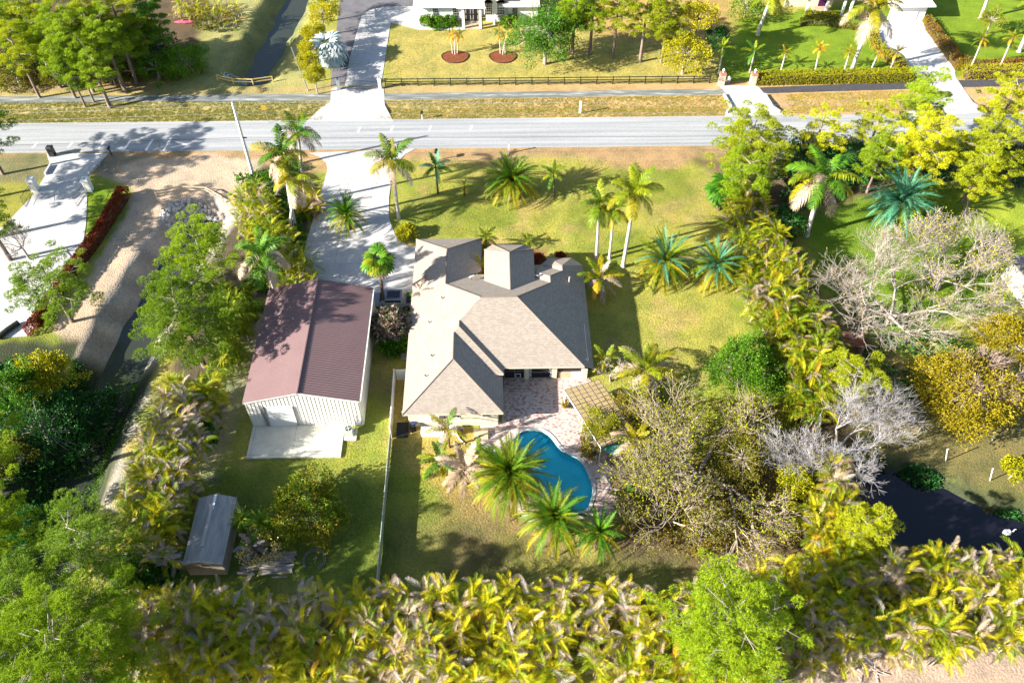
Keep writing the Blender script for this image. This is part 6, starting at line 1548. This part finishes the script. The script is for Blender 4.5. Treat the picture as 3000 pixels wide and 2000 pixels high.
ob('pole', MB().tube([(0, 0, 0), (-1.2, 0, 7.4)], [.09, .06], 'steel', 6), t); ob('base', MB().tube([(0, 0, 0), (0, 0, .2)], .16, 'steel', 8), t)
# posts, mailboxes, signs
def mailbox(px, py, h, col, label, cat='mailbox', w=.3, d=.5, hb=.3, post='paint_white', pr=.06):
    p = at(px, py); t = thing('mailbox', label, cat, (p.x, p.y, 0)); ob('post', MB().box((0, 0, h/2), (pr*2, pr*2, h), post), t)
    ob('box', MB().tube([(0, -d/2, h+.1), (0, d/2, h+.1)], w/2+.04, col, 8), t); ob('door', MB().tube([(0, -d/2-.02, h+.1), (0, -d/2, h+.1)], w/2+.05, col, 8), t)
    ob('flag', MB().box((w/2+.07, 0, h+.22), (.02, .2, .1), 'brick_cap'), t)
mailbox(1237, 350, 1.1, 'black', 'black mailbox on a white post on the far verge')
mailbox(1280, 470, 1.5, 'black', 'black mailbox at the near edge of the road above the feathery palm', post='black', w=.4, d=.6)
mailbox(328, 455, 1.2, 'dark_metal', 'grey mailbox on a post beside the sand lot entrance', post='dark_metal')
t = thing('mailbox', 'large dark brick mailbox at the left drive and road', 'mailbox', tuple(gat(156, 456)))
ob('pillar', MB().box((0, 0, .75), (.75, .75, 1.5), 'dark_metal'), t); ob('cap', MB().box((0, 0, 1.55), (.9, .9, .12), 'dark_metal', 0, .7), t); ob('door', MB().box((0, -.39, 1.1), (.35, .04, .35), 'black'), t)
t = thing('marker_post', 'white marker post on the brown verge', 'post', tuple(gat(1699, 331))); ob('post', MB().box((0, 0, .95), (.32, .2, 1.9), 'paint_white'), t); ob('cap', MB().box((0, 0, 1.95), (.38, .26, .1), 'fabric_white'), t)
t = thing('marker_post', 'short white post at the near road edge above the big date palm', 'post', tuple(gat(1490, 450))); ob('post', MB().box((0, 0, .9), (.16, .16, 1.8), 'paint_white'), t); ob('cap', MB().box((0, 0, 1.84), (.2, .2, .08), 'steel'), t)
t = thing('road_sign', 'orange yellow warning sign on a thin pole on the left verge', 'road sign', tuple(gat(788, 360)));
ob('pole', MB().tube([(0, 0, 0), (-.2, 0, 2.6)], .04, 'steel', 5), t); ob('panel', MB().box((-.2, -.05, 2.6), (.55, .03, .75), 'orange_sign'), t)
t = thing('road_sign', 'narrow grey sign seen edge on at the sand lot edge of the road', 'road sign', tuple(gat(482, 452)));
ob('pole', MB().tube([(0, 0, 0), (-.3, 0, 1.9)], .035, 'steel', 5), t); ob('panel', MB().box((-.3, 0, 1.7), (.08, .6, .8), 'stone_grey'), t)
for px, py, lb in [(2772, 1350, 'white pipe marker standing at the canal bank below the golden brown tree'), (2902, 1407, 'white pipe marker near the water right of the other one'), (2908, 1290, 'short white stake beneath the golden brown tree')]:
    p = gat(px, py); h_ = 2.2 if px != 2908 else .7
    t = thing('pipe_marker', lb, 'post', tuple(p), 0, 'white pipe markers by the canal'); lx_ = -.75*h_/2.2; ob('pipe', MB().tube([(0, 0, -.2), (lx_, 0, h_)], .06, 'paint_white', 6), t); ob('cap', MB().tube([(lx_, 0, h_), (lx_, 0, h_+.08)], .08, 'fabric_white', 6), t)
t = thing('waterbird_decoy', 'white swan shaped float on the dark canal', 'float', tuple(at(2948, 1562, -1.12)))
ob('body', MB().tube([(-.45, 0, .1), (-.2, 0, .25), (.15, 0, .28), (.42, 0, .15)], [.08, .3, .3, .1], 'fabric_white', 8), t); ob('neck', MB().tube([(.3, 0, .2), (.5, 0, .5), (.45, 0, .8), (.6, 0, .85)], [.09, .07, .06, .03], 'fabric_white', 6), t)
t = thing('kayak', 'pink kayak lying on the grass behind the thicket', 'kayak', tuple(gat(545, 68)), .05)
ob('hull', MB().tube([(-2, 0, .25), (-1.2, 0, .2), (0, 0, .18), (1.2, 0, .2), (2, 0, .25)], [.03, .26, .36, .26, .03], 'pink_plastic', 8), t); ob('cockpit', MB().tube([(-.4, 0, .5), (.4, 0, .5)], .12, 'black', 6), t)
t = thing('tiled_shed', 'small red brown roof in the shade behind the right palm hedge', 'shed', tuple(gat(2490, 1025)))
ob('roof', MB().add([(-1.3, -.9, 1.7), (1.2, -.9, 1.5), (1.2, .9, 1.9), (-1.3, .9, 2.1), (-1.3, -.9, 1.6), (1.2, -.9, 1.4), (1.2, .9, 1.8), (-1.3, .9, 2.0)], [(0, 1, 2, 3), (7, 6, 5, 4), (0, 4, 5, 1), (1, 5, 6, 2), (2, 6, 7, 3), (3, 7, 4, 0)], 'rust'), t)
for x in (-1.1, 1.0): ob('wall', MB().box((x, 0, .75), (.1, 1.6, 1.5), 'shed_wall'), t)
# timber guard rails at both culvert heads
def guard(pts, label, m):
    P = [at(*q) for q in pts]; t = thing('guard_rail', label, 'guard rail', tuple(P[0]))
    for p in P: ob('post', MB().box(p-P[0]+Vector((0, 0, .5)), (.13, .13, 1.0), m), t)
    for a_, b_ in zip(P[:-1], P[1:]):
        d = b_-a_
        for z in (.45, .92): ob('rail', MB().box((a_+b_)/2-P[0]+Vector((0, 0, z)), (d.length, .07, .16), m, math.atan2(d.y, d.x)), t)
guard([(638, 235), (685, 246), (742, 248), (800, 240)], 'yellow wooden guard rail at the head of the far canal', 'wood_yellow')
guard([(460, 577), (535, 562), (606, 565), (655, 592)], 'tan wooden guard rail at the head of the sandy ditch', 'wood_tan')
# rubble headwalls
def rubble(name, label, c, rx, ry, n, seed, smin=.15, smax=.5):
    r = random.Random(seed); p = gat(*c); t = thing(name, label, 'rubble', tuple(p)); Vs = []
    mb = MB(); k = 0
    while k < n:
        x, y = r.uniform(-rx, rx), r.uniform(-ry, ry)
        if (x/rx)**2+(y/ry)**2 > 1: continue
        s = r.uniform(smin, smax); z = gz(p.x+x, p.y+y)-p.z; k += 1
        q = MB(); q.box((0, 0, 0), (s, s*.8, s*.6), 'rubble', r.uniform(0, 3), r.uniform(.5, .9))
        q.v = [(a_[0]+r.uniform(-.06, .06), a_[1]+r.uniform(-.06, .06), a_[2]+r.uniform(-.06, .06)) for a_ in q.v]
        if k <= 120: ob('stone', q, t, (x, y, z+.05), (r.uniform(-.5, .5), r.uniform(-.5, .5), 0))
        else: mb.add([(a_[0]+x, a_[1]+y, a_[2]+z+.05) for a_ in q.v], q.f, 'rubble')
    o = ob('small_stones', mb, t); o['kind'] = 'stuff'
rubble('rubble_headwall', 'heap of white broken rubble at the head of the sandy ditch', (548, 622), 3.6, 2.6, 420, 5)
rubble('rubble_headwall', 'patch of white rubble at the head of the far canal', (690, 212), 2.4, 1.0, 140, 6, .12, .3)
# drive kerb walls
for pts, lb in (([(150, 487), (134, 514)], 'low white wall at the left flare of the neighbouring drive'), ([(292, 480), (262, 512)], 'low white wall at the right flare of the neighbouring drive'), ([(2120, 280), (2142, 318), (2128, 333)], 'low concrete headwall on the left side of the gate drive'), ([(2240, 280), (2262, 317), (2285, 332)], 'low concrete headwall on the right side of the gate drive')):
    P = [at(*q) for q in pts]; mb = MB()
    for a_, b_ in zip(P[:-1], P[1:]):
        d = b_-a_; mb.box((a_+b_)/2+Vector((0, 0, .2)), (d.length, .25, .45), 'concrete_bright', math.atan2(d.y, d.x))
    tag(ob('low_wall', mb), lb, 'low wall')
# planters
for px, py, lb in ((1654, 1193, 'orange flowering plant in a small pot beside the pergola post'), (1706, 1290, 'white flowering pot plant under the pergola edge')):
    p = at(px, py); t = thing('potted_plant', lb, 'potted plant', (p.x, p.y, .05)); ob('pot', MB().tube([(0, 0, 0), (0, 0, .45)], [.2, .3], 'terracotta', 8), t)
    r = np.random.default_rng(px); C = r.normal(0, .22, (60, 3))+[0, 0, .8]; V, T = tufts(C, C-[0, 0, .5], r, 4, .25, .1, .5, quad=True); ob('leaves', np_mesh('leaves', V, T, ['leaf_gold' if px < 1700 else 'leaf_pinkish']), t)
p = at(1735, 1335); t = thing('planter', 'square grey planter holding the glossy shrub', 'planter', (p.x, p.y, .05)); 
for dx, dy, sx, sy in ((0, .4, .9, .08), (0, -.4, .9, .08), (.41, 0, .08, .72), (-.41, 0, .08, .72)): ob('side', MB().box((dx, dy, .3), (sx, sy, .6), 'concrete'), t)
ob('soil', MB().box((0, 0, .22), (.7, .7, .4), 'mulch_brown'), t)
t = thing('air_conditioner', 'small grey unit on a slab against the left wall of the house', 'air conditioner', tuple(gat(1186, 1042))); ob('casing', MB().box((0, 0, .4), (.6, .8, .7), 'stone_grey'), t); ob('slab', MB().box((0, 0, .03), (.9, 1.1, .06), 'concrete'), t)
# yard edging logs by the left hedge
for i, (q, lb) in enumerate([(((556, 1432), (536, 1500)), 'upper length of edging along the left palm hedge'), (((531, 1510), (508, 1560)), 'middle length of edging along the left palm hedge'), (((505, 1565), (484, 1640)), 'lower length of edging along the left palm hedge')]):
    tag(ob('hedge_edging', MB().tube([at(*q[0], .1), at(*q[1], .1)], .12, 'bark_grey', 5)), lb, 'edging')

# ---- neighbouring houses
nh = thing('far_house', 'white house with grey roof, arched windows and a columned entry at the top edge', 'house', (0, 0, 0))
NY = 135.4
for x0, x1, ye in ((-13.2, -5.3, NY-.9), (1.2, 7.5, NY-.9)):
    o = ob('wall', MB().box(((x0+x1)/2, NY, 1.45), (x1-x0, .2, 2.9), 'paint_white'), nh)
    mb = roof_face([(x0-.5, ye, 2.95), (x1+.3, ye, 2.95), (x1+.3, ye+8, 6.9), (x0+4, ye+8, 6.9)], 'shingles_grey'); me = mb.mesh('roof_plane'); uvbox(me); ob('roof_plane', me, nh)
    ob('fascia', MB().box(((x0+x1)/2, ye, 2.85), (x1-x0+.8, .06, .2), 'paint_white'), nh)
mb = roof_face([(-13.7, NY-.9, 2.95), (-9.2, NY+7.1, 6.9), (-13.7, NY+12, 2.95)], 'shingles_grey'); me = mb.mesh('roof_plane'); uvbox(me); ob('roof_plane', me, nh)
for x in (-10.0, -6.6, 3.6):
    f_ = ob('window', MB().box((x, NY-.12, 1.45), (1.0, .08, 1.7), 'paint_white'), nh)
    for i in range(3):
        for j in range(4): ob('pane', MB().box((x-.3+.3*i, NY-.18, .85+.4*j), (.22, .03, .32), 'glass_dark'), f_)
ob('wall', MB().box((-2.0, NY+1.5, 2.0), (6.6, .2, 4.0), 'paint_white'), nh)
ob('wall', MB().box((-.0, NY-.3, 2.2), (2.8, .3, 4.4), 'paint_white'), nh)
for x in (-5.2, -2.35):
    ob('column', MB().box((x, NY-2.9, 1.85), (.45, .45, 3.7), 'paint_white'), nh)
ob('entry_beam', MB().box((-3.8, NY-2.9, 3.85), (3.6, .5, .3), 'paint_white'), nh)
pts_ = [(-1.3+1.3*math.cos(t*math.pi/10), .9*math.sin(t*math.pi/10)) for t in range(11)]
mb = MB()
for i in range(10):
    (xa, za), (xb, zb) = pts_[i], pts_[i+1]
    mb.add([(xa-2.45, NY-2.95, 2.9+za), (xb-2.45, NY-2.95, 2.9+zb), (xb-2.45, NY-2.95, 3.85), (xa-2.45, NY-2.95, 3.85)], [(0, 1, 2, 3), (3, 2, 1, 0)], 'paint_white')
ob('arch', mb, nh)
mb = roof_face([(-6.2, NY-3.4, 4.05), (-1.4, NY-3.4, 4.05), (-2.4, NY+4, 6.3), (-5.2, NY+4, 6.3)], 'shingles_grey'); me = mb.mesh('roof_plane'); uvbox(me); ob('roof_plane', me, nh)
ob('fascia', MB().box((-3.8, NY-3.4, 3.95), (4.9, .08, .22), 'paint_white'), nh)
ob('entry_floor', MB().box((-3.8, NY-1.2, .08), (3.0, 4.2, .12), 'dirt_paving'), nh)
for s in (-.62, .62):
    dd = ob('door', MB().box((-3.8+s, NY-.5, 1.45), (1.15, .1, 2.6), 'black'), nh)
    for z in (.8, 1.9): 
        for q in (-.38, .38): ob('trim', MB().box((-3.8+s+q, NY-.56, z), (.05, .02, .8), 'fabric_white'), dd)
ob('wall', MB().box((-3.8, NY-.3, 3.5), (3.4, .2, 1.3), 'paint_white'), nh)
for x in (-.95, 1.2):
    f_ = ob('arched_window', MB().box((x, NY-.5, 2.3), (1.5, .06, 2.0), 'paint_white'), nh)
    ob('arch_head', MB().add([(x+.75*math.cos(t*math.pi/8), NY-.53, 3.3+.6*math.sin(t*math.pi/8)) for t in range(9)], [tuple(range(9)), tuple(range(8, -1, -1))], 'paint_white'), f_)
    for i in range(4):
        for j in range(5): ob('pane', MB().box((x-.48+.32*i, NY-.55, 1.5+.42*j), (.24, .03, .33), 'glass_dark'), f_)
mb = roof_face([(-1.9, NY-.8, 4.4), (2.4, NY-.8, 4.4), (2.4, NY+7, 7.2), (-1.9, NY+7, 7.2)], 'shingles_grey'); me = mb.mesh('roof_plane'); uvbox(me); ob('roof_plane', me, nh)
ob('fountain', MB().tube([(.1, NY-1.4, 0), (.1, NY-1.4, .5), (.1, NY-1.4, .6), (.1, NY-1.4, 1.0)], [.35, .15, .4, .05], 'concrete', 8), nh)
rh = thing('far_garage', 'white tiled roof and wide white garage door at the top edge right', 'garage', (0, 0, 0))
ob('wall', MB().box((71.2, 134.4, 1.4), (6.2, .2, 2.8), 'paint_white'), rh)
gd = ob('garage_door', MB().box((70.7, 134.25, 1.15), (4.6, .06, 2.3), 'door_white'), rh)
for i in range(4): ob('door_panel', MB().box((70.7, 134.2, .33+.56*i), (4.4, .04, .5), 'door_white'), gd)
ob('side_wall', MB().box((74.2, 138.5, 1.4), (.2, 8, 2.8), 'paint_cream'), rh)
mb = roof_face([(67.0, 133.4, 2.95), (75.2, 133.4, 2.95), (72.2, 141, 5.6), (67.0, 141, 5.6)], 'roof_tiles_white'); me = mb.mesh('roof_plane'); uvbox(me); ob('roof_plane', me, rh)
ob('fascia', MB().box((71.1, 133.4, 2.84), (8.2, .08, .2), 'paint_white'), rh)
for (x, y) in ((75.2, 133.4),): 
    mb = roof_face([(75.2, 133.4, 2.95), (72.2, 141, 5.6), (75.2, 149, 2.95)], 'roof_tiles_white'); ob('roof_plane', mb, rh)
eh = thing('far_entrance', 'cream entrance wall with white columns and purple door at the top edge', 'house', (0, 0, 0))
ob('wall', MB().box((55.5, 139.3, 1.5), (8.5, .2, 3.0), 'paint_cream'), eh)
for px in (2356, 2412, 2462, 2484):
    p = at(px, 42); ob('column', MB().box((p.x, 136.0, 1.5), (.35, .35, 3.0), 'paint_white'), eh)
ob('beam', MB().box((56.5, 136.0, 3.1), (8.0, .5, .25), 'paint_white'), eh); mb = roof_face([(52, 135.4, 3.25), (61, 135.4, 3.25), (61, 143, 6), (52, 143, 6)], 'roof_tiles_white'); ob('roof_plane', mb, eh)
ob('door', MB().box((57.9, 139.1, 1.2), (1.5, .1, 2.4), 'purple_glass'), eh); ob('entry_floor', MB().box((57.5, 137, .05), (3.0, 4.5, .1), 'dirt_paving'), eh)
bs = thing('boarded_roof', 'grey boarded roof of a shed cut by the bottom edge', 'shed', (0, 0, 0))
for i in range(14): ob('roof_board', MB().box((14.45, 23.2-.24*i, 2.5-.035*i), (5.75, .225, .05), 'wood_weathered'), bs)
ob('wall', MB().box((14.45, 21.4, 1.15), (5.4, 3.2, 2.2), 'shed_wall'), bs)
t = thing('junk_pile', 'orange and white odds and ends beside the boarded roof', 'pile', tuple(gat(1876, 1990)))
ob('orange_float', MB().tube([(-.3, 0, .3), (.3, .1, .35)], .22, 'orange_sign', 8), t); ob('white_frame', MB().box((.7, .3, .5), (.9, .1, .1), 'fabric_white', .5), t); ob('wheel', MB().tube([(.4, .5, .5), (.45, .65, .5)], .4, 'black', 12), t)
t = thing('grey_roof', 'corner of a grey roof and white wall at the right edge', 'building', tuple(at(2985, 850)))
ob('roof', MB().box((2.2, .2, 3.0), (6.6, 5.6, .2), 'asphalt_grey', .1), t); ob('wall', MB().box((1.9, -.3, 1.45), (5.8, 5.8, 2.85), 'paint_white', .1), t)
t = thing('log', 'cut dark log on the sand at the left end of the bottom edge drive', 'log', tuple(gat(28, 972)), 1.0); ob('log_body', MB().tube([(-1.4, 0, .35), (0, .05, .38), (1.4, 0, .35)], .32, 'black_fence', 8), t)
# dead fallen fronds and debris in the bottom right clearing
r = random.Random(8); t = thing('brush_pile', 'grey fallen twigs and palm debris around the stump in the bottom right clearing', 'brush pile', tuple(gat(2540, 1950)))
for i in range(46):
    x, y, a_ = r.gauss(0, .6), r.gauss(0, .5), r.uniform(0, 6.3); l = r.uniform(.3, .9)
    ob('twig', MB().tube([(x, y, r.uniform(.02, .3)), (x+l*math.cos(a_), y+l*math.sin(a_), r.uniform(.02, .4))], .04, 'bark_white', 4), t)
P = gat(2538, 1925); t = thing('dead_stub', 'thin white dead stem standing in the bottom right clearing', 'dead stem', tuple(P)); ob('stem', MB().tube([(0, 0, 0), (-.1, .1, 1.2), (-.2, .1, 2.2)], [.07, .05, .03], 'bark_white', 6), t)

# ---- the person by the gate
def person(px, py, label):
    p = at(px, py); t = thing('person', label, 'person', (p.x, p.y, .06), 2.4)
    V = [(0, 0, .93), (0, 0, 1.15), (0, 0, 1.38), (0, 0, 1.50), (0, .01, 1.62), (0, .01, 1.74),
         (.10, 0, .86), (.12, .10, .50), (.13, .02, .10), (.13, .14, .05), (-.10, 0, .86), (-.12, -.05, .50), (-.13, -.16, .10), (-.13, -.04, .05),
         (.20, 0, 1.42), (.26, .05, 1.14), (.24, .22, .96), (.23, .29, .90), (-.20, 0, 1.42), (-.27, -.03, 1.14), (-.26, .06, .90), (-.26, .09, .82)]
    E_ = [(0, 1), (1, 2), (2, 3), (3, 4), (4, 5), (0, 6), (6, 7), (7, 8), (8, 9), (0, 10), (10, 11), (11, 12), (12, 13), (2, 14), (14, 15), (15, 16), (16, 17), (2, 18), (18, 19), (19, 20), (20, 21)]
    Rd = [.15, .14, .16, .06, .10, .085, .095, .065, .045, .04, .095, .065, .045, .04, .065, .048, .036, .03, .065, .048, .036, .03]
    me = bpy.data.meshes.new('body'); me.from_pydata(V, E_, []); o = ob('body', me, t)
    sk = o.modifiers.new('skin', 'SKIN'); me.skin_vertices[0].data[0].use_root = True
    for i, q in enumerate(Rd): me.skin_vertices[0].data[i].radius = (q, q*.85)
    ss = o.modifiers.new('sub', 'SUBSURF'); ss.levels = 2; ss.render_levels = 2
    dg = bpy.context.evaluated_depsgraph_get(); me2 = bpy.data.meshes.new_from_object(o.evaluated_get(dg)); o.modifiers.clear(); o.data = me2
    me2.materials.clear()
    for q in ('skin', 'shirt', 'jeans', 'hair'): me2.materials.append(MATS[q])
    for f in me2.polygons:
        c = f.center; f.use_smooth = True
        f.material_index = 2 if c.z < .96 and abs(c.x) < .21 else (1 if c.z < 1.5 and c.z > 1.1 or (c.z > .96 and abs(c.x) < .19 and c.z < 1.5) else (3 if c.z > 1.66 and c.y < .06 else 0))
        if c.z < .09: f.material_index = 3
    return t
person(2131, 251, 'person in jeans and a pale shirt standing by the left brick gate pillar')
